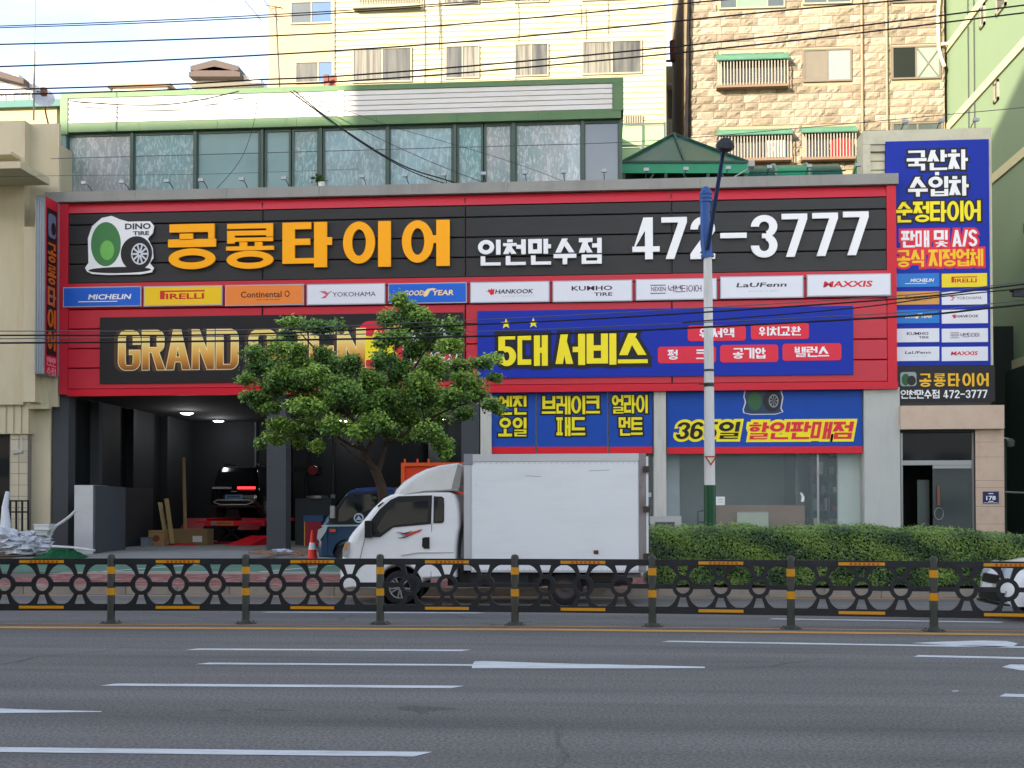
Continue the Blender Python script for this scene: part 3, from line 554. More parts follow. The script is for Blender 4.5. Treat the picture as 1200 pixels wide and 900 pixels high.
# round-cornered badge: tyre and lettering (the mascot itself is left out)
def rounded(x0, z0, x1, z1, r, n=6):
    pts = []
    for cx, cz, a in ((x1-r, z1-r, 0), (x0+r, z1-r, 90), (x0+r, z0+r, 180), (x1-r, z0+r, 270)):
        for j in range(n+1): t = math.radians(a+90*j/n); pts.append((cx+r*math.cos(t), cz+r*math.sin(t)))
    return pts
tyre_k = mat('tyre_print', '#1c1d1e', .5); rimp = mat('rim_print', '#c9cdd2', .4); greenp = mat('badge_green', '#3f7b45', .5, var=.1)
badge_line = mat('badge_grey', '#3e3f42', .5)
def ell(cx, cz, rx, rz, n=32): return [(cx+rx*math.cos(2*math.pi*j/n), cz+rz*math.sin(2*math.pi*j/n)) for j in range(n)]
def badge(x0, z0, x1, z1, Y, parent, cut=1.0, back=white_l, d=.03, lettered=True):
    w, h = x1-x0, z1-z0; U = lambda a, b: (x0+a*w, z0+b*h)
    out = [(0.02, .13), (0.0, .22), (.03, .34), (.10, .42), (.05, .5), (.04, .62), (.12, .68), (.2, .64), (.21, .8), (.28, .93), (.36, 1.0), (.47, .96), (.56, .9), (.62, .86), (.93, .86), (.99, .78), (.97, .66), (.9, .58), (.97, .42), (.98, .26), (.93, .18), (.99, .1), (.96, .03), (.8, .0), (.3, 0), (.1, .03), (.08, .08)]
    out = [(0.03, .06), (0.0, .12), (.05, .2), (.04, .6), (.1, .8), (.24, .93), (.38, .96), (.5, .9), (.62, .86), (.93, .86), (.99, .78), (.97, .66), (.9, .58), (.97, .42), (.98, .26), (.93, .18), (.99, .1), (.96, .03), (.8, .0), (.3, 0), (.1, .02)]
    p = thing_part = MB().prism([U(*q_) for q_ in out], Y-d, Y).build('backing', back, parent)
    MB().prism(ell(*U(.5, .075), w*.45, h*.05), Y-d-.004, Y-d).build('ground_print', tyre_k, parent)
    MB().prism(ell(*U(.30, .50), w*.215, h*.36), Y-d-.003, Y-d+.001).build('green_print', greenp, parent)
    MB().prism(ell(*U(.32, .40), w*.10, h*.16), Y-d-.006, Y-d+.001).build('pale_green_print', mat('badge_pale_green', '#6db455', .5), parent)
    MB().prism(ell(*U(.74, .34), w*.225, h*.28), Y-d-.008, Y-d+.001).build('tyre_print', tyre_k, parent)
    m = MB(); cx, cz = U(.79, .33); rx, rz = w*.125, h*.175
    vs = []; fs = []
    for j in range(28):
        t = 2*math.pi*j/28
        for k in (1, .86): vs.append((cx+rx*k*math.cos(t), Y-d-.011, cz+rz*k*math.sin(t)))
    m.add(vs, [(2*j, (2*j+2) % 56, (2*j+3) % 56, 2*j+1) for j in range(28)])
    for j in range(10):
        t = 2*math.pi*j/10; c_, s_ = math.cos(t), math.sin(t); e = .09
        m.add([(cx+rx*(.1*c_-e*s_), Y-d-.012-j*.0002, cz+rz*(.1*s_+e*c_)), (cx+rx*(.1*c_+e*s_), Y-d-.012-j*.0002, cz+rz*(.1*s_-e*c_)), (cx+rx*(.9*c_+e*s_), Y-d-.012-j*.0002, cz+rz*(.9*s_-e*c_)), (cx+rx*(.9*c_-e*s_), Y-d-.012-j*.0002, cz+rz*(.9*s_+e*c_))], [(0, 1, 2, 3)])
    m.build('rim_print', rimp, parent, fix=False)
    if lettered:
        a, b = U(.575, .73), U(.945, .83); ltext('DINO', a[0], a[1], b[0], b[1], Y-d, .005, off=.035).build('lettering', badge_line, parent)
        a, b = U(.69, .635), U(.92, .70); ltext('TIRE', a[0], a[1], b[0], b[1], Y-d, .009, off=.03).build('lettering', badge_line, parent)
bt = thing('tyre_badge', 'white edged badge with a tyre and the words DINO TIRE left of the orange letters', 'badge', (Xf(140), YS-.05, Zf(325)))
r = PRc(100, 250, 181.5, 322, YS-.06); badge(r[0], r[1], r[2], r[3], YS-.04, bt, d=.04)
# brand plates
white_pl = mat('plate_white', '#d9dce2', .4, var=.02); plate_edge = mat('plate_edge', '#a7adb8', .4)
BR = {}
def brand(kind, x0, z0, x1, z1, Y, parent):
    """prints the maker's lettering of a plate into its rectangle (fractions of width and height)"""
    w, h = x1-x0, z1-z0; U = lambda a, b: (x0+a*w, z0+b*h); ex = .004
    def T(s, a, b, c_, d_, m, off=.03, sh=0, e=0): p, q_ = U(a, b), U(c_, d_); ltext(s, p[0], p[1], q_[0], q_[1], Y, ex+e, off=off, shear=sh).build('lettering', m, parent)
    def poly(pts, m, e=0): MB().add([(U(*p)[0], Y-ex-e, U(*p)[1]) for p in pts], [tuple(range(len(pts)))]).build('emblem', m, parent, fix=False)
    dk = mat('print_dark_grey', '#34373c', .5); rp = mat('logo_red', '#cf2435', .5)
    if kind == 'MICHELIN':
        T('MICHELIN', .33, .36, .87, .62, wp, .026, .25); poly([(.2, .24), (.7, .24), (.7, .28), (.2, .28)], wp)
    if kind == 'PIRELLI':
        m = mat('pirelli_red', '#c62a1d', .5)
        poly([(.21, .34), (.27, .34), (.27, .70), (.78, .70), (.78, .77), (.21, .77)], m); T('IRELLI', .285, .34, .77, .62, m, .028); poly([(.27, .56), (.31, .56), (.31, .6), (.27, .6)], m, .001)
    if kind == 'Continental':
        m = mat('conti_brown', '#3f2418', .5)
        T('Continental', .2, .38, .72, .68, m, .012); cx, cy = .79, .54
        MB().prism(ell(*U(cx, cy), w*.033, h*.15, 20), Y-ex, Y).build('emblem', m, parent); MB().prism(ell(*U(cx, cy), w*.022, h*.10, 20), Y-ex-.002, Y).build('emblem', mat('conti_orange', '#e8843a', .5), parent)
        T('GET FOR WORK', .4, .24, .7, .30, m, .0)
    if kind == 'YOKOHAMA':
        poly([(.16, .66), (.24, .66), (.27, .56), (.33, .66), (.31, .66), (.24, .32), (.18, .32), (.25, .48)], mat('yoko_pink', '#c9566a', .5)); T('YOKOHAMA', .33, .38, .88, .60, dk, .0)
    if kind == 'GOODYEAR':
        m = mat('goodyear_yellow', '#f0d493', .5); T('GOOD', .2, .38, .46, .64, m, .026, .2); T('YEAR', .56, .38, .84, .64, m, .026, .2)
        poly([(.46, .32), (.50, .36), (.54, .62), (.62, .68), (.58, .74), (.50, .70), (.47, .58), (.43, .52)], m)
    if kind == 'HANKOOK':
        poly([(.19, .58), (.24, .50), (.26, .36), (.30, .40), (.31, .68), (.285, .62), (.27, .70), (.255, .6), (.235, .66), (.225, .56)], rp)
        T('HANKOOK', .32, .42, .80, .63, dk, .026, .2); T('driving emotion', .4, .26, .8, .33, plate_edge, .0, .2)
    if kind == 'KUMHO':
        m = mat('kumho_plum', '#3a2438', .5); T('KUMHO', .24, .52, .75, .74, m, .02); T('TIRE', .52, .26, .75, .42, m, .02)
    if kind == 'NEXEN':
        m = mat('nexen_purple', '#512a52', .5); T('NEXEN', .19, .42, .37, .62, m, .01); poly([(.18, .68), (.37, .68), (.37, .72), (.18, .72)], m); poly([(.18, .3), (.37, .3), (.37, .34), (.18, .34)], m)
        a, b = U(.40, .36), U(.81, .68); ktext('넥센타이어', a[0], a[1], b[0], b[1], Y, ex, tv=.11, th=.1).build('lettering', m, parent)
    if kind == 'LAUFENN':
        T('LaUFenn', .2, .5, .8, .70, dk, .02, .25); T('Journey in Style', .34, .28, .7, .36, plate_edge, .0, .2)
    if kind == 'MAXXIS': T('MAXXIS', .2, .40, .78, .68, rp, .03, .2)
PB = {'MICHELIN': '#1c5fc4', 'PIRELLI': '#ecc31c', 'Continental': '#e8843a', 'GOODYEAR': '#1a62c9'}
pl = [(74, 165.5, 'MICHELIN', 336, 359.5, 'blue MICHELIN'), (168.5, 260.5, 'PIRELLI', 335, 358.5, 'yellow PIRELLI'), (264, 356, 'Continental', 333.5, 358, 'orange Continental'), (359.5, 451.5, 'YOKOHAMA', 332.5, 357, 'white YOKOHAMA'), (455, 547, 'GOODYEAR', 331.5, 355.5, 'blue GOODYEAR'),
      (551, 644, 'HANKOOK', 330, 354.5, 'white HANKOOK'), (647.5, 741, 'KUMHO', 328.5, 353.5, 'white KUMHO TIRE'), (745, 840, 'NEXEN', 326.5, 351.5, 'white NEXEN'), (844, 941.5, 'LAUFENN', 323.5, 349.5, 'white LAUFENN'), (945.5, 1044, 'MAXXIS', 321, 347, 'white MAXXIS')]
for x0, x1, k, yt, yb, lab in pl:
    X0, Z0, X1, Z1 = PRc(x0, yt, x1, yb, YS-.08)
    t = thing('brand_plate', lab+' brand plate in the row under the charcoal sign board', 'sign', ((X0+X1)/2, YS-.06, Z0), 'tyre brand plates in the row on the fascia')
    MB().box(X0, YS-.09, Z0, X1, YS-.025, Z1).build('edge', plate_edge, t)
    MB().box(X0+.03, YS-.095, Z0+.03, X1-.03, YS-.088, Z1-.03).build('face', mat('plate_'+k, PB[k], .4, var=.03) if k in PB else white_pl, t)
    brand(k, X0, Z0, X1, Z1, YS-.095, t)
# GRAND OPEN banner
gob = thing('opening_banner', 'black GRAND OPEN banner with golden capitals and 365 burst, partly behind the tree', 'banner', (Xf(330), YS-.03, Zf(446)))
X0, Z0, _, Z1 = PRc(117, 371.5, 543, 449, YS-.04); X0 = P(117, 410, YS-.04).x; X1 = P(543, 410, YS-.04).x
zt, zb2 = P(330, 369, YS-.04).z, P(330, 447.5, YS-.04).z
MB().box(X0, YS-.045, zb2, X1, YS-.03, zt).build('sheet', black_p, gob)
gold = bpy.data.materials.new('gold_print'); gold.use_nodes = True; t_ = gold.node_tree; b_ = t_.nodes['Principled BSDF']; b_.inputs['Roughness'].default_value = .4
tcg = t_.nodes.new('ShaderNodeTexCoord'); sp = t_.nodes.new('ShaderNodeSeparateXYZ'); rg = t_.nodes.new('ShaderNodeValToRGB'); t_.links.new(tcg.outputs['Generated'], sp.inputs[0]); t_.links.new(sp.outputs[2], rg.inputs[0]); t_.links.new(rg.outputs[0], b_.inputs['Base Color'])
el = rg.color_ramp.elements; el[0].color = (*lin('#7a4417'), 1); el[1].color = (*lin('#efd06a'), 1)
for p_, c in ((.25, '#c9862c'), (.5, '#e8b85a'), (.75, '#f3dc8a')): e = el.new(p_); e.color = (*lin(c), 1)
goldedge = mat('gold_edge', '#f7e7b0', .4); goldsh = mat('gold_shade', '#4c3322', .5)
for s, a, b, yt, yb in (('GRAND', 139, 279, 387, 433), ('OPEN', 292, 428, 386, 431)):
    r = PRc(a, yt, b, yb, YS-.05)
    ktext(s, r[0]-.10, r[1]-.01, r[2]-.10, r[3]+.01, YS-.045, .003, tv=.20, th=.13, grow=.05).build('letter_shadow', goldsh, gob)
    ktext(s, r[0], r[1], r[2], r[3], YS-.045, .009, tv=.20, th=.13, grow=.022).build('letter_edge', goldedge, gob)
    ktext(s, r[0], r[1], r[2], r[3], YS-.045, .016, tv=.20, th=.13).build('lettering', gold, gob)
r = PRc(420, 376, 468, 432, YS-.05)
MB().prism(rounded(r[0], r[1], r[2]+.1, r[3], .35), YS-.055, YS-.045).build('burst', predp, gob)
m = MB(); cx, cz = (r[0]+r[2])/2, (r[1]+r[3])/2-.1; m.prism([(cx+(.62 if j % 2 else .42)*math.cos(j*math.pi/9), cz+(.6 if j % 2 else .4)*math.sin(j*math.pi/9)) for j in range(18)], YS-.062, YS-.045); m.build('burst', yel, gob)
r = PRc(462, 385, 533, 432, YS-.05)
ktext('365일', r[0]+.2, r[1]+.55, r[2]-.1, r[3], YS-.045, .004, tv=.2, th=.16).build('lettering', white_l, gob)
ktext('할인', r[0]+.5, r[1]+.0, r[2], r[1]+.5, YS-.045, .01, tv=.18, th=.16, grow=.05, shear=.2).build('letter_edge', white_l, gob)
ktext('할인', r[0]+.5, r[1]+.0, r[2], r[1]+.5, YS-.045, .018, tv=.18, th=.16, shear=.2).build('lettering', predp, gob)
# blue five-services banner
bb = thing('service_banner', 'wide blue banner reading 5대 서비스 in yellow with red service tags', 'banner', (Xf(780), YS-.03, Zf(441)))
a = P(559.5, 405, YS-.04).x; b = P(1000, 400, YS-.04).x; zt = P(780, 361.5, YS-.04).z; z0 = P(780, 441, YS-.04).z
MB().box(a, YS-.06, z0, b, YS-.03, zt).build('sheet', blueb, bb)
for s, x0, x1, yt, yb in (('5대', 583, 642, 392.5, 429), ('서비스', 651, 759, 391, 427.5)):
    r = PRc(x0, yt, x1, yb, YS-.06)
    ktext(s, r[0], r[1], r[2], r[3], YS-.06, .006, tv=.235, th=.17, gap=.05, grow=.115).build('letter_edge', pblack, bb)
    ktext(s, r[0], r[1], r[2], r[3], YS-.06, .02, tv=.235, th=.17, gap=.05).build('lettering', yel, bb)
for x, y in ((593, 379.5), (625, 378.5)):
    c = P(x, y, YS-.07); MB().prism([(c.x+(.17 if j % 2 == 0 else .07)*math.sin(j*math.pi/5), c.z+(.17 if j % 2 == 0 else .07)*math.cos(j*math.pi/5)) for j in range(10)], YS-.07, YS-.06).build('star', yel, bb)
for x0, x1, yt, yb, s in ((806, 874, 381, 399.5, '워셔액'), (880, 948, 379, 397.5, '위치교환'), (771, 839, 406, 425.5, '펑 크'), (844, 912, 404, 424.5, '공기압'), (917, 986, 402.5, 422.5, '밸런스')):
    r = PRc(x0, yt, x1, yb, YS-.07); w_ = r[2]-r[0]
    MB().prism(rounded(*r, .09), YS-.072, YS-.06).build('tag', predp, bb)
    k = {'펑 크': .17, '위치교환': .14, '워셔액': .2, '공기압': .22, '밸런스': .21}[s]
    ktext(s, r[0]+w_*k, r[1]+.11, r[2]-w_*k, r[3]-.10, YS-.072, .006, tv=.19, th=.15, sp=1.8).build('lettering', white_l, bb)
# window posters above the shop front
YP = YF+.20
def poster(x0, x1, lab, rows, badge_at=None):
    a, b = P(x0, 500, YP).x, P(x1, 500, YP).x; xm = (x0+x1)/2; z0, z1 = P(xm, 531.5, YP).z, zb-.02; zr_ = P(xm, 523.5, YP).z
    t = thing('window_poster', lab, 'poster', ((a+b)/2, YP, z0), 'blue posters along the top of the shop front')
    MB().box(a, YP-.012, zr_, b, YP+.01, z1).build('sheet', blue, t); MB().box(a, YP-.013, z0, b, YP+.01, zr_-.001).build('stripe', pred, t)
    for s, u0, u1, yt, yb, fill, edge, sh in rows:
        r = PRc(u0, yt, u1, yb, YP); 
        if edge is not None: ktext(s, r[0], r[1], r[2], r[3], YP-.012, .005, tv=.2, th=.15, gap=.05, grow=.05, shear=sh).build('letter_edge', edge, t)
        ktext(s, r[0], r[1], r[2], r[3], YP-.012, .014, tv=.2, th=.15, gap=.05, shear=sh).build('lettering', fill, t)
    return t
yl2 = mat('poster_yellow', '#e8da12', .5)
poster(576.5, 627.5, 'blue window poster reading 엔진 오일 in yellow, leftmost of the row', [('엔진', 584, 617, 464, 486, yl2, pblack, 0), ('오일', 584, 617, 489.5, 511.5, yl2, pblack, 0)])
poster(629.5, 711.5, 'blue window poster reading 브레이크 패드 in yellow', [('브레이크', 635, 703, 464, 485.5, yl2, pblack, 0), ('패드', 652, 686, 489, 511, yl2, pblack, 0)])
poster(713.5, 764.5, 'blue window poster reading 얼라이 먼트 in yellow left of the cream column', [('얼라이', 717, 759, 463, 484.5, yl2, pblack, 0), ('먼트', 725, 753, 489, 510.5, yl2, pblack, 0)])
t = poster(781.5, 1010.5, 'widest blue window poster reading 365일 할인판매점 behind the lamp post', [])
for s, u0, u1, fill, edge in (('365일', 793, 866, pblack, yel), ('할인판매점', 877, 999, predp, yel)):
    r = PRc(u0, 494.5, u1, 514.5, YP)
    ktext(s, r[0], r[1], r[2], r[3], YP-.012, .005, tv=.2, th=.16, gap=.05, grow=.085, shear=.18).build('letter_edge', edge, t)
    ktext(s, r[0], r[1], r[2], r[3], YP-.012, .02, tv=.2, th=.16, gap=.05, shear=.18).build('lettering', fill, t)
r = PRc(870, 436, 918, 486, YP)
t2 = thing('tyre_badge', 'small tyre badge at the top of the widest blue poster, cut off by the fascia', 'badge', (r[0]+.6, YP, r[1]))
w, h = r[2]-r[0], r[3]-r[1]; U = lambda a, b: (r[0]+a*w, r[1]+b*h); YQ = YP-.014
MB().prism([U(0.02, .04), U(.0, .12), U(.06, .3), U(.02, .42), U(.05, .58), U(.95, .58), U(1, .4), U(.95, .15), U(1, .06), U(.8, 0), U(.2, 0)], YQ-.006, YQ).build('backing', mat('badge_outline', '#c4c9cc', .5), t2)
MB().prism([U(0.05, .05), U(.03, .12), U(.09, .3), U(.05, .42), U(.08, .57), U(.92, .57), U(.97, .4), U(.92, .15), U(.96, .06), U(.8, 0.02), U(.2, 0.02)], YQ-.009, YQ).build('fill', mat('badge_fill', '#243a55', .5), t2)
MB().prism(ell(*U(.3, .32), w*.17, h*.22), YQ-.012, YQ).build('green_print', mat('badge_dark_green', '#2c5a33', .5), t2)
MB().prism(ell(*U(.72, .32), w*.22, h*.25), YQ-.014, YQ).build('tyre_print', tyre_k, t2)
MB().prism(ell(*U(.76, .32), w*.12, h*.155), YQ-.017, YQ).build('rim_print', mat('rim_dim', '#878d93', .5), t2)
MB().prism(ell(*U(.76, .32), w*.095, h*.125), YQ-.019, YQ).build('rim_hollow', tyre_k, t2)
m = MB()
for j in range(8):
    tt = j*math.pi/4; c0 = U(.76, .32); m.add([(c0[0]+w*.1*math.cos(tt+d_), YQ-.021-j*.0002, c0[1]+h*.13*math.sin(tt+d_)) for d_ in (-.12, .12)]+[(c0[0], YQ-.021-j*.0002, c0[1])], [(0, 1, 2)])
m.build('spoke_print', mat('rim_dim', '#878d93'), t2, fix=False)
# blade sign at the left end of the fascia
bx = Xf(53.5); ymin = YF-1.05
bs_ = thing('blade_sign', 'narrow projecting sign with grey metal edge and vertical orange letters at the left end', 'sign', (bx, YF, P(52, 440, ymin).z))
alu = mat('ribbed_aluminium', '#8d979e', .4, metal=.35, var=.06)
xa, xb = P(41, 330, ymin).x, P(52.5, 330, ymin).x; z0, z1 = P(47, 438, ymin).z, P(47, 229, ymin).z
MB().box(xa, ymin, z0, xb, YF+.3, z1).build('box', alu, bs_)
for i in range(4): u = xa+(xb-xa)*(i+.12)/4; MB().box(u, ymin-.02, z0, u+(xb-xa)*.13, ymin+.01, z1).build('rib', alu, bs_)
MB().box(xb, ymin+.02, z0+.02, xb+.015, YF-.2, z1-.02).build('red_face', red, bs_)
zk0, zk1 = P(60, 417, YF-.6).z, P(60, 246, YF-.6).z
MB().box(xb+.015, ymin+.09, zk0, xb+.02, YF-.28, zk1).build('black_face', black_p, bs_)
def on_side(mb, ycen, xs):            # turns a front-facing print so that it faces +x, centred at ycen
    mb.v = [(xs+(YF-y), ycen+x, z) for x, y, z in mb.v]; return mb
zz = zk1-1.05; hs = (zz-zk0-.1)/5
for i, c in enumerate('공룡타이어'):
    on_side(ktext(c, -.27, zz-hs*(i+1)+.07, .27, zz-hs*i-.02, YF, .012, tv=.2, th=.15), (ymin+YF)/2-.1, xb+.02).build('lettering', mat('blade_orange', '#c2601c', .5), bs_)
m = MB().prism(rounded(-.25, zk1-.9, .25, zk1-.15, .12), YF-.01, YF); on_side(m, (ymin+YF)/2-.1, xb+.02).build('emblem', mat('emblem_grey', '#68708a', .5), bs_)
m = MB().prism(ell(.08, zk1-.6, .15, .2, 20), YF-.016, YF); on_side(m, (ymin+YF)/2-.1, xb+.02).build('emblem', tyre_k, bs_)
zr0, zr1 = P(60, 436, YF-.6).z, zk0
for s, a, b in (('인천만', zr1-.06, zr1-.33), ('수점', zr1-.38, zr1-.62)):
    on_side(ktext(s, -.3, b, .3, a, YF, .012, tv=.15, th=.13), (ymin+YF)/2-.1, xb+.012).build('lettering', mat('pink_letter', '#d9899c', .5), bs_)
# sign tower right
YT = YF+.72
z1t = P(1086, 151.5, YT-.5).z
tw = thing('tower_sign', 'tall blue panel sign in a beige metal frame above the block entrance', 'sign', (P(1100, 400, YT).x, YT, P(1100, 472, YT).z))
beige = mat('beige_metal', '#c4c2a8', .55, var=.06, dirt='#8b8974', dirt_amt=.4); beige_s = mat('beige_siding', '#cfccab', .6, var=.06)
z1 = P(1086, 151.5, YT-.5).z; z0 = P(1100, 471, YT-.5).z; xL_, xR_ = P(1012, 250, YT-.5).x, P(1162.5, 250, YT-.5).x
MB().box(xL_+.03, YT-.3, z0, xR_-.03, YT+.35, z1-.03).build('core', mat('tower_core', '#8f8f7f', .6), tw)
MB().box(xL_, YT-.5, z1-.42, xR_, YT+.4, z1).build('frame', beige, tw)
MB().box(xL_, YT-.5, z0, xL_+.22, YT+.4, z1-.425).build('frame', beige, tw); MB().box(xR_-.22, YT-.5, z0, xR_, YT+.4, z1-.425).build('frame', beige, tw)
MB().box(xL_+.225, YT-.45, z1-.62, xR_-.225, YT-.3, z1-.43).build('frame', beige, tw)
zz = z1-.63
while zz > z1-3.3: MB().prism_x([(YT-.33, zz-.27), (YT-.36, zz-.25), (YT-.34, zz-.01), (YT-.29, zz-.01), (YT-.29, zz-.27)], xL_+.225, P(1042, 200, YT-.4).x).build('siding_board', beige_s, tw); zz -= .275
YB_ = YT-.50
xa, xb_ = P(1038.5, 300, YB_).x, P(1156.5, 300, YB_).x
zt, zm, zl = P(1097, 165, YB_).z, P(1097, 428.5, YB_).z, P(1100, 471, YB_).z
MB().box(xa, YB_-.05, zm, xb_+.07, YB_+.1, zt).build('blue_panel', blueb, tw); MB().box(xa, YB_-.04, zl, P(1165.5, 450, YB_).x, YB_+.1, zm-.003).build('black_panel', black_p, tw)
yf_ = YB_-.05
for s, u0, u1, yt, yb, fill, edge, ge in (('국산차', 1062.5, 1134, 176, 199.5, white_l, pblack, .06), ('수입차', 1064, 1135, 207, 230, white_l, pblack, .06), ('순정타이어', 1050, 1149, 236, 260, yel, pblack, .06),
                            ('판매 및 A/S', 1056, 1145, 270, 289.5, white_l, predp, .07), ('공식 지정업체', 1051, 1152, 292.5, 312.5, mat('print_amber', '#f3c21a', .5), predp, .07)):
    r = PRc(u0, yt, u1, yb, yf_)
    ktext(s, r[0], r[1], r[2], r[3], yf_, .006, tv=.2, th=.155, gap=.04, grow=ge, sp=.3).build('letter_edge', edge, tw)
    ktext(s, r[0], r[1], r[2], r[3], yf_, .017, tv=.2, th=.155, gap=.04, sp=.3).build('lettering', fill, tw)
c = P(1098, 203.5, yf_); MB().box(c.x-.06, yf_-.012, c.z-.05, c.x+.06, yf_, c.z+.05).build('dot', white_l, tw)
rows = [(320.5, 336.5, 'MICHELIN', 'PIRELLI'), (341.5, 357, 'Continental', 'YOKOHAMA'), (363, 379, 'GOODYEAR', 'HANKOOK'), (385, 401, 'KUMHO', 'NEXEN'), (406.5, 423, 'LAUFENN', 'MAXXIS')]
for yt, yb, ka, kb in rows:
    for k, u0, u1 in ((ka, 1052.5-2, 1100.5), (kb, 1103.5, 1157.5-(1 if yt < 350 else 0))):
        r = PRc(u0, yt, u1, yb, yf_); cc = {'MICHELIN': '#1273c4', 'PIRELLI': '#e6d01e', 'Continental': '#cf9440', 'GOODYEAR': '#1273c4'}
        o = MB().box(r[0], yf_-.02, r[1], r[2], yf_, r[3]).build('brand_panel', mat('tower_'+k, cc[k], .45) if k in cc else white_pl, tw)
        brand(k, r[0], r[1], r[2], r[3], yf_-.02, o)
r = PRc(1055, 436, 1074, 452.5, yf_)
MB().prism(rounded(*r, .08), yf_-.0, yf_+.02).build('emblem', mat('emblem_pale', '#8f9fa0', .5), tw); MB().prism(ell(r[0]+.16, r[1]+.2, .12, .18, 16), yf_-.004, yf_+.01).build('emblem', mat('badge_dark_green', '#2c5a33'), tw)
MB().prism(ell(r[2]-.15, r[1]+.17, .13, .15, 16), yf_-.006, yf_+.01).build('emblem', tyre_k, tw)
r = PRc(1077.5, 437.5, 1158.5, 453, yf_); ktext('공룡타이어', *r, yf_+.01, .014, tv=.19, th=.15, gap=.22).build('lettering', mat('letter_amber', '#eab51f', .5), tw)
r = PRc(1055.5, 457, 1101, 467, yf_); ktext('인천만수점', *r, yf_+.01, .014, tv=.16, th=.13).build('lettering', white_l, tw)
r = PRc(1105.5, 457, 1157, 466.5, yf_); ktext('472-3777', *r, yf_+.01, .014, tv=.18, th=.17, gap=.12).build('lettering', white_l, tw)
# small floodlights along the coping and on the tower
lampm = mat('lamp_white', '#9c9f9c', .4); armm = mat('lamp_arm', '#3c3d3d', .5)
fl = thing('sign_floodlight', 'x', 'floodlight', (0, 0, 0), 'floodlights along the grey coping')
MB().tube([(.0, .5, .02), (.0, .1, .2), (0, -.28, .26)], .014, 6).build('arm', armm, fl)
MB().prism_x([(-.40, .18), (-.39, .28), (-.26, .29), (-.23, .20)], -.08, .08).build('lamp_head', lampm, fl)
MB().add([(-.07, -.405, .185), (.07, -.405, .185), (.07, -.395, .275), (-.07, -.395, .275)], [(0, 1, 2, 3)]).build('lens', mat('lamp_lens', '#9aa4aa', .1), fl)
fl_at = [(104, 'above the left end of the charcoal board'), (148, 'above the tyre badge'), (200, 'above the first orange letter'), (240, 'above the gap after the first orange letter'), (287, 'above the second orange letter'), (336, 'above the third orange letter'), (427, 'above the fourth orange letter'), (477, 'above the left side of the fifth orange letter'), (522, 'above the right side of the fifth orange letter'), (568, 'above the first small white syllable'),
         (616, 'above the second small white syllable'), (661, 'above the fourth small white syllable'), (708, 'before the dark right pane of the glazed storey'), (757, 'before the left half of the green pyramid canopy'), (803, 'before the middle of the green pyramid canopy'), (852, 'beside the security camera arm'), (900, 'above the digit 3'), (946, 'before the right part of the barrel canopy'), (1003, 'nearest to the blue tower sign')]
for i, (x, lab) in enumerate(fl_at):
    p = P(x, 215, YF+.1); loc = (p.x, YF+.1, zc1+.02); lab = 'sign floodlight on the grey coping '+lab
    if i == 0: fl.location = loc; fl['label'] = lab
    else: dup(fl, loc, lab)
for x, w_ in ((1058, 'left'), (1100, 'middle'), (1140, 'right')):
    p = P(x, 152, YT-.2); dup(fl, (p.x, YT-.2, z1t+.01), w_+' one of three small floodlights on top of the beige tower sign', group='floodlights on the tower sign')
arm_l = thing('camera_arm', 'white security camera on a long arm rising from the coping near the lamp post', 'camera', (Xf(858), YF, zc1))
a = P(856, 210, YF-.1); b = P(880, 196, YF-.1); MB().tube([a, b], .02).build('arm', lampm, arm_l); MB().box(b.x-.09, YF-.3, b.z-.02, b.x+.09, YF+.1, b.z+.15).build('camera_body', lampm, arm_l)
# ---------------------------------------------------------------- apartment blocks across the street (behind the camera): they shade the street
def block(name, lab, x0, x1, y0, y1, h, mcol, nx):
    t = thing(name, lab, 'building', ((x0+x1)/2, y1, 0))
    MB().box(x0, y0, 0, x1, y1, h).build('wall', mcol, t); m = MB(); fl_ = int(h/3)
    for f in range(fl_):
        for i in range(nx): a = x0+(x1-x0)*(i+.2)/nx; m.box(a, y1, f*3+1.1, a+(x1-x0)*.55/nx, y1+.05, f*3+2.5)
    m.build('window', mat('street_window', '#39464c', .15), t)
    MB().box(x0-.2, y0-.2, h, x1+.2, y1+.2, h+.5).build('parapet', mat('parapet_far', '#9c9a90', .8), t)
block('apartment_block', 'tall beige apartment block on the near side of the street, behind the viewpoint', -42, -3, -26, -12, 35.6, mat('beige_tower', '#c9bfa8', .8), 20)
block('apartment_block', 'lower brown apartment block on the near side of the street, left behind the viewpoint', -82, -42.6, -26, -12, 33.0, mat('brown_tower', '#a89780', .8), 11)
block('shop_row', 'low pale shop row on the near side of the street, right behind the viewpoint', 3, 62, -24, -12, 7.5, mat('pale_row', '#bdbab2', .8), 15)
# ---------------------------------------------------------------- glazed upper floor on the shop roof
Y2 = 39.8
up = thing('roof_annex', 'glazed upper storey with green metal trim and white siding band on the shop roof', 'building', (P(400, 200, Y2).x, Y2, zc0))
x0, x1 = P(79, 180, Y2).x, P(728, 170, Y2).x; z = lambda y: P(90, y, Y2).z
gtrim = mat('green_trim', '#52734c', .5, var=.14, vs=1.5, dirt='#6f7a52', dirt_amt=.4); gfr = mat('green_frame', '#45584f', .5, var=.1)
wsd = mat('white_siding', '#c9c9c3', .5, var=.05, vs=.5, dirt='#b3a98f', dirt_amt=.35, dirt_scale=(.6, 1, 3))
MB().box(x0+.1, Y2+.3, zc0-.4, x1-.1, Y2+8, z(122)).build('wall', mat('annex_wall', '#8f9288', .8), up)
MB().box(x0-.15, Y2-.25, z(118), x1+.08, Y2+8, z(112)).build('trim', gtrim, up)
MB().box(x0-.15, Y2-.26, z(160), x0+.12, Y2+8, z(118.2)).build('trim', gtrim, up); MB().box(x1-.28, Y2-.26, z(149), x1+.08, Y2+8, z(118.2)).build('trim', gtrim, up)
nn = 5; hh = (z(118.2)-z(147.5))/nn; xm = P(401, 130, Y2).x
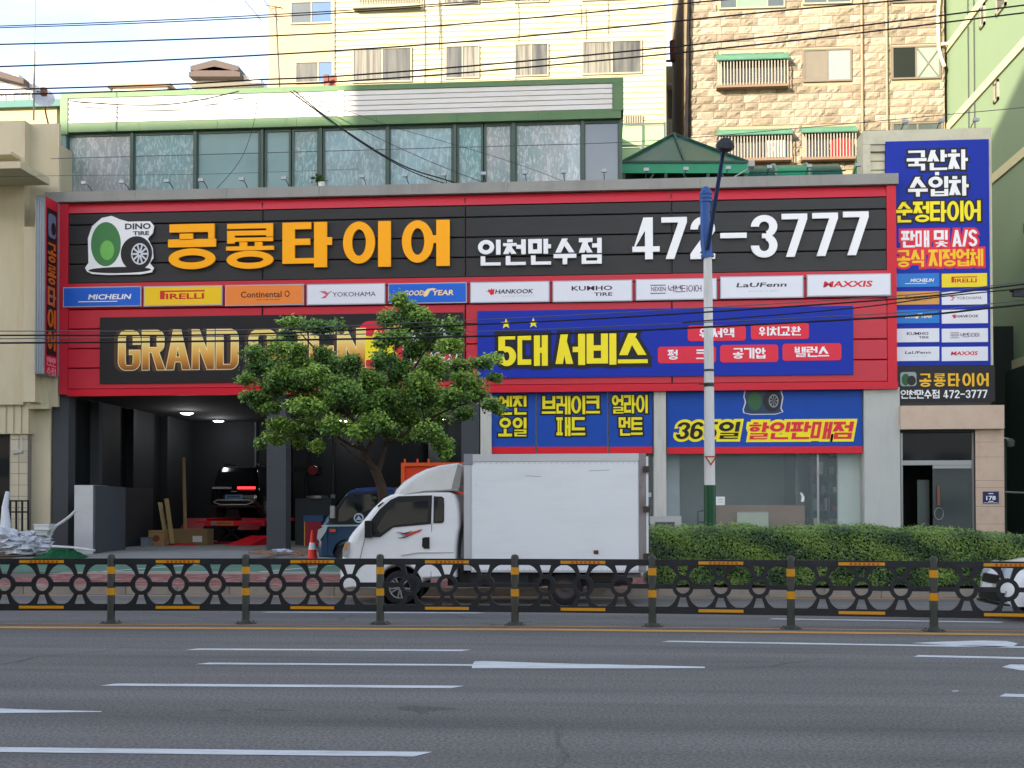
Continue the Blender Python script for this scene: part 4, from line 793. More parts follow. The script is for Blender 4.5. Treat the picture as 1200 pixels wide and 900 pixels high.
for i in range(nn):
    zz = z(147.5)+hh*i
    for a, b in ((x0+.13, xm-.12), (xm+.12, x1-.29)):
        MB().prism_x([(Y2-.2, zz), (Y2-.235, zz+.02), (Y2-.215, zz+hh-.005), (Y2-.17, zz+hh-.005), (Y2+.2, zz+hh-.005), (Y2+.2, zz)], a, b).build('siding_board', wsd, up)
MB().box(xm-.115, Y2-.25, z(147.5), xm+.115, Y2+.1, z(118.2)).build('joint_cover', wsd, up)
for i in range(7):
    a = x0-.1+(x1-x0+.1)*i/7; b = x0-.1+(x1-x0+.1)*(i+1)/7; MB().box(a+.004, Y2-.24, z(157.5), b-.004, Y2+.3, z(147.8)).build('trim', gtrim, up)
def streak_glass(name, base, light, seed, amt):
    m = bpy.data.materials.new(name); m.use_nodes = True; t = m.node_tree; n = t.nodes; l = t.links; b = n['Principled BSDF']
    b.inputs['Roughness'].default_value = .12; b.inputs['Specular IOR Level'].default_value = .8
    tcn = n.new('ShaderNodeTexCoord'); mpn = n.new('ShaderNodeMapping'); mpn.inputs['Scale'].default_value = (9, 1, 3.2); mpn.inputs['Location'].default_value = (seed, seed*2, 0); mpn.inputs['Rotation'].default_value = (0, .12, 0)
    l.new(tcn.outputs['Object'], mpn.inputs[0]); v = n.new('ShaderNodeTexNoise'); v.inputs['Scale'].default_value = 1.3; v.inputs['Detail'].default_value = 5; v.inputs['Distortion'].default_value = .9; l.new(mpn.outputs[0], v.inputs['Vector'])
    r = n.new('ShaderNodeValToRGB'); r.color_ramp.elements[0].position = .5; r.color_ramp.elements[1].position = .6; l.new(v.outputs[0], r.inputs[0])
    big = n.new('ShaderNodeTexNoise'); big.inputs['Scale'].default_value = .55; l.new(tcn.outputs['Object'], big.inputs['Vector'])
    r2 = n.new('ShaderNodeValToRGB'); r2.color_ramp.elements[0].position = .4; r2.color_ramp.elements[1].position = .6
    r2.color_ramp.elements[0].color = (*lin(base), 1); r2.color_ramp.elements[1].color = (*lin('#7c9292'), 1); l.new(big.outputs[0], r2.inputs[0]); b.inputs['Coat Weight'].default_value = .6
    mu = n.new('ShaderNodeMath'); mu.operation = 'MULTIPLY'; mu.inputs[1].default_value = amt; l.new(r.outputs[0], mu.inputs[0])
    mxn = n.new('ShaderNodeMix'); mxn.data_type = 'RGBA'; l.new(mu.outputs[0], mxn.inputs[0]); l.new(r2.outputs[0], mxn.inputs[6]); mxn.inputs[7].default_value = (*lin(light), 1); l.new(mxn.outputs[2], b.inputs['Base Color'])
    bn = n.new('ShaderNodeBump'); bn.inputs['Strength'].default_value = .25; bn.inputs['Distance'].default_value = .02; l.new(v.outputs[0], bn.inputs['Height']); l.new(bn.outputs[0], b.inputs['Normal'])
    return m
sg = [streak_glass('streaky_glass_grey', '#969c9c', '#c4c8c6', 1, .5), streak_glass('streaky_glass_teal', '#6f9596', '#b5caca', 5, .45), streak_glass('streaky_glass_blue', '#88a6ac', '#bccfd2', 9, .4)]
pg = mat('plain_teal_glass', '#7d9a9a', .06, var=.25, vs=.7, spec=.9); dg2 = mat('plain_dark_glass', '#4b5857', .06, var=.2, vs=.7, spec=.9)
zt, zb_ = z(158), zc1-.1
panes = [(79, 156, 0), (156, 230, 1), (230, 306, 3), (310, 342, 3), (342, 375, 1), (378, 455, 2), (455, 532, 2), (535, 567, 1), (567, 601, 0), (603, 683, 0), (683, 727, 4)]
for a, b, k in panes:
    p, q_ = P(a, 190, Y2).x, P(b, 190, Y2).x
    w = MB(); w.box(p+.02, Y2-.06, zb_, p+.09, Y2+.1, zt); w.box(q_-.09, Y2-.06, zb_, q_-.02, Y2+.1, zt); w.box(p+.09, Y2-.06, zt-.09, q_-.09, Y2+.1, zt); w.box(p+.09, Y2-.06, zb_, q_-.09, Y2+.1, zb_+.25)
    f = w.build('window_frame', gfr, up); gl = (sg+[pg, dg2])[k]; MB().box(p+.09, Y2-.01, zb_+.25, q_-.09, Y2+.03, zt-.09).build('pane', gl, f)
for a in (156, 230, 308, 376.5, 455, 533.5, 602, 683, 727.5): c_ = P(a, 190, Y2).x; MB().box(c_-.05, Y2-.12, zb_, c_+.05, Y2-.005, zt).build('mullion', gfr, up)
MB().box(x0-.12, Y2-.2, zb_-.2, x0+.04, Y2+.3, zt).build('downpipe', mat('teal_pipe', '#5c7676', .5), up)
# pots in the window
pot = thing('flower_pot', 'small white flower pot with a green plant on the coping before the glass band', 'flower pot', P(377, 222, Y2-.6))
c = origin_of(pot); MB().lathe([(0, 0), (.10, 0), (.13, .24), (.12, .24), (.11, .2), (0, .2)], c, 'z', 14).build('pot', mat('white_plastic', '#d8d8d2'), pot, smooth=True)
m = MB()
for i in range(60):
    a = random.random()*6.28; e = random.random()*1.3; d = Vector((math.cos(a)*math.cos(e), math.sin(a)*math.cos(e), math.sin(e))); r0 = .05+.25*random.random(); p = c+Vector((-.1, 0, .24))+d*r0; s_ = d.orthogonal()*.04
    m.add([p-s_, p+d*.08, p+s_, p-d*.06], [(0, 1, 2, 3)])
m.build('plant', mat('house_plant', '#3c5a2a', .7, var=.3, vs=20), pot, fix=False)
# ---------------------------------------------------------------- cream apartment building
def wavy_curtain(name, a, b, sc=14):
    m = bpy.data.materials.new(name); m.use_nodes = True; t = m.node_tree; n = t.nodes; l = t.links; bs = n['Principled BSDF']; bs.inputs['Roughness'].default_value = .12; bs.inputs['Specular IOR Level'].default_value = .6
    tcn = n.new('ShaderNodeTexCoord'); mpn = n.new('ShaderNodeMapping'); mpn.inputs['Scale'].default_value = (sc, 1, .5); l.new(tcn.outputs['Object'], mpn.inputs[0])
    v = n.new('ShaderNodeTexNoise'); v.inputs['Scale'].default_value = .8; v.inputs['Detail'].default_value = 2; l.new(mpn.outputs[0], v.inputs['Vector'])
    r = n.new('ShaderNodeValToRGB'); r.color_ramp.elements[0].position = .35; r.color_ramp.elements[1].position = .65; r.color_ramp.elements[0].color = (*lin(a), 1); r.color_ramp.elements[1].color = (*lin(b), 1)
    l.new(v.outputs[0], r.inputs[0]); l.new(r.outputs[0], bs.inputs['Base Color']); return m
curt = wavy_curtain('lit_curtain', '#4f4c41', '#7d7969'); curd = wavy_curtain('dark_curtain', '#3a3a33', '#5b5a50', 6); dgl = mat('dark_window_glass', '#3f4846', .05, var=.3, vs=1, spec=.9); bgl = mat('blue_window_glass', '#3d5c80', .05, var=.2, vs=1, spec=.9)
sash = mat('window_sash', '#8f8a78', .5, var=.04); sash_b = mat('brown_sash', '#6b6257', .5)
def window(parent, Y, x0, yt, x1, yb, pm, sm=sash, split=(.5,), fw=.07, proud=.07):
    X0, Z0, X1, Z1 = PRc(x0, yt, x1, yb, Y); m = MB()
    m.box(X0, Y-proud, Z0, X1, Y+.02, Z0+fw); m.box(X0, Y-proud, Z1-fw, X1, Y+.02, Z1); m.box(X0, Y-proud, Z0+fw, X0+fw, Y+.02, Z1-fw); m.box(X1-fw, Y-proud, Z0+fw, X1, Y+.02, Z1-fw)
    cuts = [X0+fw]+[X0+(X1-X0)*s for s in split]+[X1-fw]
    for c in cuts[1:-1]: m.box(c-fw*.45, Y-proud+.01, Z0+fw, c+fw*.45, Y+.02, Z1-fw)
    f = m.build('window', sm, parent)
    for i in range(len(cuts)-1):
        o = MB().box(cuts[i]+(fw*.45 if i else 0), Y-proud+.035, Z0+fw, cuts[i+1]-(fw*.45 if i < len(cuts)-2 else 0), Y-proud+.05, Z1-fw).build('pane', pm[i % len(pm)], f)
    return f
Y3 = 52.0
cr_ = thing('apartment_building', 'cream apartment building with horizontal siding and sliding windows behind the shop', 'building', (P(545, 300, Y3).x, Y3, 0))
csid = mat('cream_siding', '#b0a98a', .7, var=.05, vs=.4, dirt='#bfae7f', dirt_amt=.25, dirt_scale=(2, 2, .15)); cplain = mat('cream_render', '#a89979', .85, var=.06, vs=.8, dirt='#b09f7c', dirt_amt=.3, bump=.2)
xa, xm_, xb = P(311, 50, Y3).x, P(391.5, 50, Y3).x, P(779, 50, Y3).x
pr = []; zz = 8.0; lp = .245
while zz < 26: pr += [(Y3-.03, zz), (Y3-.005, zz+lp-.03), (Y3+.01, zz+lp-.02), (Y3-.028, zz+lp-.004)]; zz += lp
MB().prism_x(pr+[(Y3+12, 26.1), (Y3+12, 8)], xm_, xb).build('siding_wall', csid, cr_)
MB().box(xa, Y3+.5, 0, xm_-.002, Y3+12, 26.1).build('render_wall', cplain, cr_); MB().box(xm_, Y3+.1, 0, xb, Y3+11.9, 8).build('lower_wall', cplain, cr_)
MB().box(xm_-.06, Y3-.08, 8, xm_+.04, Y3+.5, 26).build('corner_trim', sash, cr_); MB().box(xb-.03, Y3-.08, 8, xb+.05, Y3+.2, 26).build('corner_trim', sash, cr_)
Y3b = Y3+.5
window(cr_, Y3b, 340.5, 1.5, 390, 28.5, [dgl, bgl]); window(cr_, Y3b, 346, 72, 391, 98, [curd, bgl], split=(.6,))
for b_x in ((413.5, 56, 483, 97, [curt, curd], .07), (522, 53.5, 562, 92.5, [curd, curt], .06), (603, 51, 643, 90, [curt, curd], .06), (682, 47.5, 752.5, 87.5, [curt, curd], .07), (520, -30, 562, 6, [curt, curd], .06), (603, -34, 643, 3.5, [curt, curd], .06), (682, -38, 752, .5, [curt, curd], .07)):
    window(cr_, Y3-.02, *b_x[:4], b_x[4], fw=b_x[5])
X0, Z0, X1, Z1 = PRc(414, -28, 492, 9, Y3-.3); m = MB(); m.box(X0, Y3-.4, Z0, X1, Y3, Z0+.12); m.box(X0, Y3-.4, Z0+.9, X1, Y3-.34, Z0+.96)
for i in range(26): u = X0+(X1-X0)*(i+.5)/26; m.box(u-.018, Y3-.39, Z0+.1, u+.018, Y3-.35, Z0+.92)
m.build('balcony_grille', sash, cr_)
for x, ya, yb in ((497, -5, 100), (514, -5, 60), (516, 0, 104), (607, 0, 50), (712, 0, 40), (680, 5, 30), (686, 8, 46), (604, 92, 104)): a = P(x, ya, Y3-.06); b = P(x+.5, yb, Y3-.06); MB().tube([a, (a+b)/2+Vector((.04, 0, 0)), b], .015, 5).build('cable', mat('thin_cable', '#6f6a58', .6), cr_)
MB().prism_x([(Y3+12, 26.1), (Y3-.1, 26.1), (Y3-.1, 26.3), (Y3+12, 26.3)], xa-.1, xb+.1).build('roof', cplain, cr_)
# lower green annex between the buildings: frame with pale green sheets, vent louvre
ga = thing('rooftop_screen', 'pale green translucent screen in a metal frame between the glazed storey and the green canopy', 'screen', P(755, 200, 46))
pgm = mat('pale_green_sheet', '#8fb37c', .35, var=.12, vs=.8); r = PRc(725, 146, 779, 225, 46); w = r[2]-r[0]
xs_ = [r[0], P(753.5, 170, 46).x, P(779, 170, 46).x]; zs_ = [P(755, 220, 46).z, P(755, 171.5, 46).z, P(755, 146, 46).z]
for i in range(2):
    for j in range(2): MB().box(xs_[i]+.03, 46, zs_[j]+.03, xs_[i+1]-.03, 46.03, zs_[j+1]-.03).build('sheet', pgm, ga)
for x_ in xs_: MB().box(x_-.04, 45.95, zs_[0], x_+.04, 46.06, zs_[2]+.06).build('post', gfr, ga)
for z_ in zs_[1:]: MB().box(xs_[0], 45.94, z_-.03, xs_[-1], 45.948, z_+.05).build('rail', gfr, ga)
lv = thing('louvre_vent', 'small louvred opening low on the cream siding wall above the pale green screen', 'vent', P(742, 145, Y3-.1)); r = PRc(731, 135.5, 753.5, 146, Y3-.05)
MB().box(r[0], Y3-.06, r[1], r[2], Y3-.03, r[3]).build('recess', mat('dark_recess', '#6e5f4c', .8), lv); m = MB()
for i in range(8): u = r[0]+(r[2]-r[0])*(i+.3)/8; m.box(u, Y3-.12, r[1], u+.06, Y3-.06, r[3])
m.build('slats', sash, lv)
# ---------------------------------------------------------------- buildings seen in the gap and over the roofs
def far_house(name, lab, Y, x0, yt, x1, yb, m_, wins=(), pmm=None, roof=None):
    r = PRc(x0, yt, x1, yb, Y); t = thing(name, lab, 'building', ((r[0]+r[2])/2, Y, 0))
    MB().box(r[0], Y, 0, r[2], Y+9, r[3]).build('wall', m_, t)
    for w_ in wins: window(t, Y-.01, *w_[:4], pmm or [dgl], fw=.08, split=w_[4:] or (.5,))
    if roof: MB().box(r[0]-.3, Y-.3, r[3], r[2]+.3, Y+9.3, r[3]+roof[0]).build('roof', roof[1], t)
    return t
t = far_house('balcony_house', 'grey house with a balcony seen in the gap between the two apartment buildings', 64, 779, 78, 812, 260, mat('gap_wall', '#8c8a80', .8), [(781, 104, 801, 141)], [curd, curt])
r = PRc(779, 99, 806, 102.5, 63.6); MB().box(r[0], 63.3, r[1], r[2], 63.95, r[3]).build('ledge', sash, t)
r = PRc(779, 78, 806, 98, 63.9); MB().box(r[0], 63.8, r[1], r[2], 63.98, r[3]).build('upper_band', mat('khaki_band', '#7e7c5c', .8, dirt='#5f5f49'), t)
r = PRc(780, 141, 802, 160, 63.5); m = MB()
for i in range(8): u = r[0]+(r[2]-r[0])*i/7; m.box(u-.03, 63.4, r[1], u+.03, 63.45, r[3])
m.box(r[0], 63.38, r[3]-.08, r[2], 63.47, r[3]); m.build('balcony_railing', mat('pale_rail', '#a8aaa5', .5), t)
tr = thing('utility_transformer', 'dark pole transformer with insulators in the gap between the apartment buildings', 'transformer', P(790, 75, 60)); c = P(791, 60, 60)
MB().lathe([(0, -.5), (.25, -.5), (.28, .5), (0, .6)], c, 'z', 10).build('tank', mat('rust_brown', '#6b3d30', .6), tr); MB().box(c.x-1.2, 59.9, c.z-.55, c.x+.3, 60, c.z-.45).build('crossarm', armm, tr); MB().tube([c+Vector((.15, .3, 1)), c+Vector((.15, .3, -22))], .14, 8).build('pole', mat('pole_grey', '#7d7a72', .9), tr)
for dx in (-1.1, -.8, .2): MB().tube([c+Vector((dx, 0, -.4)), c+Vector((dx, 0, -.1))], .06, 6).build('insulator', armm, tr)
whr = mat('far_white', '#cfcbbf', .8, var=.05); dkr = mat('dark_roof', '#4f4540', .8)
t = far_house('rooftop_house', 'white rooftop house with stacked dark tiled roofs beyond the glazed storey', 80, 222, 92, 303, 160, whr)
def gable(parent, x0, y0, x1, yp, Y, nm, m_, dy=6):
    a = P(x0, y0, Y); b = P(x1, y0, Y); c = P((x0+x1)/2, yp, Y); MB().prism([(a.x, a.z-.3), (b.x, b.z-.3), (b.x, b.z), (c.x, c.z), (a.x, a.z)], Y-.5, Y+dy).build(nm, m_, parent)
gable(t, 222, 95, 308, 86, 79.5, 'roof', whr); r = PRc(228, 84, 280, 94, 79); MB().box(r[0], 79, r[1], r[2], 84, r[3]).build('upper_wall', whr, t)
for x0_, x1_, y_, yp_ in ((224, 284, 87.5, 81), (226, 282, 80.5, 73)): gable(t, x0_, y_, x1_, yp_, 78.7, 'roof', dkr)
r = PRc(236, 79, 276, 83, 79); MB().box(r[0], 79, r[1], r[2], 83, r[3]).build('vent_band', mat('grey_vent', '#77736c', .8), t)
t = far_house('low_roof_house', 'pale house with a flat brown edged roof peeping over the siding band', 90, 132, 103, 196, 160, whr, roof=(.25, mat('brown_edge', '#8d7460', .8)))
t = far_house('left_roof_house', 'pale house with a dark sloping roof beyond the left neighbour', 75, -60, 98, 38, 180, mat('far_grey_white', '#b9bdbd', .8), [(16, 108, 34, 119), (-5, 110, 7, 121)], [bgl, dgl])
a = P(-40, 78, 74.6); b = P(31, 97, 74.6); MB().prism([(a.x, a.z-.2), (b.x, b.z-.2), (b.x, b.z+.15), (a.x, a.z+.3)], 74.2, 84).build('roof', dkr, t); r = PRc(-60, 88, 22, 99, 75.2); MB().box(r[0], 75.2, r[1], r[2], 80, r[3]).build('upper_wall', mat('far_grey_white', '#b9bdbd'), t)
# ---------------------------------------------------------------- stone apartment building
Y4 = 50.5
st = thing('stone_apartment_building', 'apartment building clad in rough beige stone blocks with grilled windows', 'building', (P(955, 200, Y4).x, Y4, 0))
xa, xb = P(807, 80, Y4).x, P(1107, 80, Y4).x
mort = mat('stone_mortar', '#94866c', .95, var=.1)
MB().box(xa, Y4+.02, 0, xb, Y4+12, 28).build('wall', mort, st)
stm = [mat('stone_tan', '#8c8170', .95, var=.18, vs=6, bump=1, bs=14), mat('stone_sand', '#968c7a', .95, var=.18, vs=6, bump=1, bs=14), mat('stone_ochre', '#7f7463', .95, var=.2, vs=6, bump=1, bs=14)]
bh = .325; vari = {}
def rock(w, k):
    key = (round(w, 2), k)
    if key in vari: return vari[key]
    rnd = random.Random(k*31+int(w*100)); nx, nz_ = 4, 3; m = MB(); vs = []
    for j in range(nz_+1):
        for i in range(nx+1):
            e = i in (0, nx) or j in (0, nz_); vs.append((.008+(w-.016)*i/nx+(0 if e else rnd.uniform(-.03, .03)), -(.012 if e else rnd.uniform(.03, .10)), .008+(bh-.016)*j/nz_))
    fs = [(j*(nx+1)+i, j*(nx+1)+i+1, (j+1)*(nx+1)+i+1, (j+1)*(nx+1)+i) for j in range(nz_) for i in range(nx)]
    m.add(vs, fs); o = len(m.v); m.add([(.008, .03, .008), (w-.008, .03, .008), (w-.008, .03, bh-.008), (.008, .03, bh-.008)], [])
    c = [0, nx, (nx+1)*(nz_+1)-1, (nx+1)*nz_]
    for a_, b_ in ((0, 1), (1, 2), (2, 3), (3, 0)): m.f.append([c[a_], o+a_, o+b_, c[b_]]); m.m.append(0)
    vari[key] = m.mesh('stone_block', stm[k % 3], fix=False); return vari[key]
holes = [PRc(*b, Y4) for b in ((840, -50, 921, 12), (940, -50, 1000, 6), (1044, -50, 1104, 4), (841, 60, 923, 101), (940, 57, 999, 97), (1043.5, 53, 1103, 94), (842, 149, 928, 188), (940, 146, 1004, 186), (1044, 142, 1106, 190))]
cnt = 0; zz = P(955, 200, Y4).z; row = 0; rest = MB()
while zz < P(955, -12, Y4).z:
    x = xa-.02-(.35 if row % 2 else 0); rnd = random.Random(row)
    while x < xb:
        w = rnd.choice((.55, .7, .85)); a_, b_ = max(x, xa), min(x+w, xb)
        segs = [(a_, b_)]
        for h in holes:
            if h[1] < zz+bh*.6 and h[3] > zz+bh*.4:
                ns_ = []
                for s0, s1 in segs:
                    if s1 <= h[0] or s0 >= h[2]: ns_.append((s0, s1))
                    else:
                        if s0 < h[0]: ns_.append((s0, h[0]))
                        if s1 > h[2]: ns_.append((h[2], s1))
                segs = ns_
        for s0, s1 in segs:
            if s1-s0 < .12: continue
            me = rock(round((s1-s0)*20)/20, rnd.randrange(9))
            if cnt < 298: link_part('stone_block', me, st, (s0-origin_of(st).x, 0, zz)); cnt += 1
            else: rest.add([(v.co.x+s0, v.co.y+Y4, v.co.z+zz) for v in me.vertices], [tuple(p.vertices) for p in me.polygons])
        x += w
    zz += bh; row += 1
rest.build('stone_blocks', stm[1], st, fix=False, kind='stuff')
print('stone', cnt, len(rest.f))
window(st, Y4, 842.5, -30, 920, 10.5, [dgl, mat('green_blind', '#6f8a70', .4), dgl], split=(.27, .73)); window(st, Y4, 940.5, -40, 998, 5, [dgl]); window(st, Y4, 1045, -40, 1102, 3, [dgl], sm=sash_b)
window(st, Y4, 941, 57.5, 998, 96, [mat('brown_glass', '#6e675a', .3), mat('pale_glass', '#7e8b84', .2)], sm=sash_b); window(st, Y4, 1044.5, 54, 1102, 93, [mat('black_glass', '#0d1011'), mat('pale_green_glass', '#7d8f80', .25)], sm=sash_b)
r = PRc(1075, 56, 1101, 91, Y4-.07); m = MB(); m.bar((r[0], Y4-.055, r[1]), (r[2], Y4-.055, r[3]), .04); m.bar((r[0], Y4-.06, r[3]), (r[2], Y4-.06, r[1]), .04); m.build('tape_cross', sash_b, st)
window(st, Y4, 1045, 143.5, 1105, 170, [dgl], sm=sash_b); window(st, Y4-.001, 843, 61, 921, 99, [curd, curt]); window(st, Y4-.001, 845, 152, 926, 187, [curt, curd]); window(st, Y4-.001, 942, 149, 1002, 186, [curd, curt])
gaw = mat('green_awning', '#46725c', .5, var=.15, dirt='#5f7f66'); gb = mat('grille_white', '#8f897c', .5)
for x0_, yt_, x1_, yb_, top in ((841.5, 60, 923, 100.5, 10), (843, 149.5, 927, 187, 8.5), (941, 146.5, 1003, 185.5, 8.5)):
    X0, Z0, X1, Z1 = PRc(x0_, yt_, x1_, yb_, Y4-.45); zt_ = Z1-top/28*1.0
    gl_ = thing('window_grille', 'white barred window grille ' + ('high on the stone wall under a green awning' if yt_ < 100 else ('with an air conditioner behind its bars' if x0_ < 900 else 'with a red tank behind its bars')), 'grille', ((X0+X1)/2, Y4, Z0), 'window grilles on the stone building'); m = MB()
    nb_ = int((X1-X0)/.125)
    for i in range(nb_+1): u = X0+(X1-X0)*i/nb_; MB().box(u-.022, Y4-.45, Z0+.06, u+.022, Y4-.42, zt_+.04).build('bar', gb, gl_)
    MB().box(X0-.05, Y4-.47, Z0-.04, X1+.05, Y4-.02, Z0+.06).build('sill_shelf', mat('rust_shelf', '#77614f', .7), gl_)
    MB().prism_x([(Y4-.55, zt_), (Y4-.55, zt_+.05), (Y4-.02, Z1+.08), (Y4-.02, Z1+.02)], X0-.08, X1+.08).build('awning', gaw, gl_); MB().box(X0-.06, Y4-.53, zt_-.02, X1+.06, Y4-.5, zt_+.16).build('awning_edge', gaw, gl_)
ac = thing('air_conditioner', 'white air conditioner unit behind the left lower window grille', 'air conditioner', P(911, 187, Y4-.2)); r = PRc(898, 165, 920.5, 186, Y4-.3)
MB().box(r[0], Y4-.38, r[1]+.05, r[2], Y4-.1, r[3]).build('casing', mat('ac_white', '#a9a9a3', .5), ac); cx, cz = (r[0]+r[2])/2-.1, (r[1]+r[3])/2; MB().prism(ell(cx, cz, .27, .27), Y4-.392, Y4-.37).build('fan_grille', mat('ac_grille', '#8d8f8c', .5), ac); MB().prism(ell(cx, cz, .1, .1, 12), Y4-.40, Y4-.39).build('hub', mat('ac_white', '#a9a9a3'), ac)
rb = thing('red_tank', 'rounded red tank behind the right lower window grille', 'tank', P(986, 186, Y4-.25)); c = P(986, 186, Y4-.24); MB().prism(rounded(c.x-.46, c.z, c.x+.46, c.z+.78, .2), Y4-.40, Y4-.06).build('body', mat('barrel_red', '#8f1b22', .5), rb); MB().prism(rounded(c.x-.2, c.z+.78, c.x+.2, c.z+.86, .04), Y4-.35, Y4-.12).build('cap', mat('barrel_red', '#8f1b22'), rb)
pipem = mat('drain_pipe_tan', '#8f7d66', .7)
for x in (1009.5, 1038.5): a = P(x, -10, Y4-.15); b = P(x+1.5, 200, Y4-.15); MB().tube([a, b], .05, 8).build('drainpipe', pipem, st, smooth=True)
a = [P(x, y, Y4-.2) for x, y in ((1101, -6), (1099, 20), (1100, 55), (1103, 68), (1107, 78))]; MB().tube(a, .07, 8).build('drainpipe', mat('pipe_cream', '#c9bd9e', .6), st, smooth=True)
a = [P(x, y, Y4-.2) for x, y in ((1103, 52), (1110, 51), (1114, 53))]; MB().tube(a, .07, 8).build('vent_pipe', mat('pipe_cream', '#c9bd9e'), st)
# dark netting hung down the corner
nt_ = thing('dark_netting', 'black netting hanging down the left corner of the stone apartment building', 'netting', P(806, 165, Y4-.3)); m = MB(); n_ = 26; vs = []
for j in range(n_+1):
    y = -14+184*j/n_; l_ = P(806.5-4.5*max(0, (y+14)/184)+random.uniform(-.5, .5), y, Y4-.3); r_ = P(809.5+random.uniform(-.5, .5), y, Y4-.1)
    vs += [l_, (l_+r_)/2+Vector((0, -.12+random.uniform(-.05, .05), 0)), r_, r_+Vector((0, .4, 0)), l_+Vector((0, .4, 0))]
m.add(vs, [(j*5+a_, j*5+(a_+1) % 5, j*5+5+(a_+1) % 5, j*5+5+a_) for j in range(n_) for a_ in range(5)]); m.build('net', mat('black_net', '#1d1a18', .95, var=.4, vs=30, bump=1, bs=60), nt_)
# ---------------------------------------------------------------- green building whose side wall faces left
XG = 14.35
gn = thing('green_building', 'tall pale green building with cream string courses on the far right', 'building', (XG, 40, 0))
gw = mat('green_render', '#7c9070', .85, var=.06, vs=.5, bump=.25, bs=60, dirt='#7a8f6a', dirt_amt=.4, dirt_scale=(1, .4, .3))
MB().box(XG, 33, 0, XG+12, 56, 30).build('wall', gw, gn)
def on_wall(x, y): d = ray(x, y); return CAM+d*((XG-.001)/d.x)
band = mat('cream_band', '#c4c095', .7, var=.04)
for x, y in ((1158, 215), (1200, 424), (1157, 98.5), (1132, 28)):
    zc = on_wall(x, y).z; MB().box(XG-.07, 33, zc-.17, XG+.02, 56, zc+.17).build('string_course', band, gn)
for (xa_, xb_, yt_, yb_) in ((1165.5, 1171, 98, 122), (1149.5, 1155, 10, 35), (1168, 1180, -4, 20)):
    p0, p1 = on_wall(xa_, yb_), on_wall(xb_, yb_); z1_ = on_wall(xa_, yt_).z; f = MB(); y0_, y1_ = p1.y, p0.y
    f.box(XG-.06, y0_, p0.z, XG, y1_, p0.z+.1); f.box(XG-.06, y0_, z1_-.1, XG, y1_, z1_); f.box(XG-.06, y0_, p0.z, XG, y0_+.12, z1_); f.box(XG-.06, y1_-.12, p0.z, XG, y1_, z1_); o = f.build('window', sash, gn); MB().box(XG-.03, y0_+.12, p0.z+.1, XG-.02, y1_-.12, z1_-.1).build('pane', dgl, o)
for x in (1136, 1143): a = on_wall(x, 60); MB().tube([(XG-.05, a.y, 24), (XG-.05, a.y, 6)], .02, 5).build('cable', armm, gn)
# lower part of that wall: awning window, band, lamp
p = on_wall(1196, 275); MB().prism_x([(38.4, p.z-.4), (40.2, p.z-.4), (40.2, p.z-.1), (38.4, p.z+.2)], XG-.6, XG).build('window_hood', mat('dark_hood', '#3a463d', .5), gn); MB().box(XG-.05, 38.5, p.z, XG+.01, 39.8, p.z+2.6).build('window_frame', sash_b, gn)
gp = mat('green_wall_shade', '#27382f', .7)
MB().box(XG-.3, 36.9, .15, XG-.003, 46, 6.4).build('lower_wall_shade', gp, gn)  # dark slab over the lower wall, the wall's shadow put into its colour
al = thing('alley_gate', 'dark alley end with a glazed green door between the marble pilaster and the green building', 'door', (13, 43, .15))
MB().box(12.2, 43, .15, XG, 43.2, 8).build('wall', mat('alley_wall', '#1b241f', .9), al); MB().box(13.4, 42.9, .15, 14.1, 43, 4.0).build('frame', mat('alley_frame', '#3a4a42', .6), al); MB().box(13.47, 42.88, 1.2, 14.0, 42.9, 3.9).build('pane', mat('dark_window_glass', '#3f4846'), al)
wl = thing('wall_lamp', 'small grey wall lamp beside the marble lintel in the dark alley', 'lamp', P(1184, 515, 38)); c = P(1184, 515, 38); MB().tube([c+Vector((-.3, .2, .1)), c], .03, 6).build('arm', lampm, wl); MB().lathe([(0, -.25), (.12, -.22), (.14, -.05), (.05, .03), (0, .03)], c, 'z', 12).build('shade', mat('lamp_grey', '#565b58', .4), wl, smooth=True)
rl = thing('rail_bar', 'thin metal bar crossing the dark alley right of the marble pilaster', 'rail', P(1188, 577, 38)); MB().tube([P(1178, 576.5, 38), P(1215, 578, 38)], .03, 8).build('bar', steel, rl)
# ---------------------------------------------------------------- green canopy on the roof
gcan = mat('green_canopy', '#0b4f3d', .35, var=.15, vs=1, alpha=1); gdark = mat('green_canopy_side', '#0f8159', .4, var=.15); gfm = mat('canopy_frame', '#22463c', .5)
cn = thing('rooftop_canopy', 'dark green pyramid roofed canopy on the shop roof behind the coping', 'canopy', P(795, 222, 41.5))
ap = P(789.5, 157.5, 43.5); e0, e1 = P(728, 191, 40.6), P(878, 191, 40.6); dz = .35
A_, B_, C_, D_ = e0, e1, e1+Vector((.3, 5.4, 0)), e0+Vector((-.2, 5.4, 0))
m = MB().add([A_, B_, C_, D_, ap], [(0, 1, 4), (1, 2, 4), (2, 3, 4), (3, 0, 4)]); m.build('roof_sheet', gcan, cn, fix=False)
for p_, q_ in ((A_, ap), (B_, ap), (ap, (A_+B_)/2), (A_, B_)): MB().bar(p_+Vector((0, -.02, .03)), q_+Vector((0, -.02, .03)), .07).build('ridge_bar', gfm, cn)
MB().add([A_, B_, B_-Vector((0, .02, dz)), A_-Vector((0, .02, dz))], [(0, 1, 2, 3)]).build('valance', gdark, cn, fix=False)
for f_ in (.02, .35, .68, .98): p_ = A_.lerp(B_, f_); MB().box(p_.x-.05, p_.y, zc0-.3, p_.x+.05, p_.y+.1, p_.z).build('post', gfm, cn); 
MB().box(A_.x, 44.5, zc0-.3, B_.x, 44.55, A_.z-.2).build('back_sheet', mat('green_back_sheet', '#0c6b48', .5), cn)
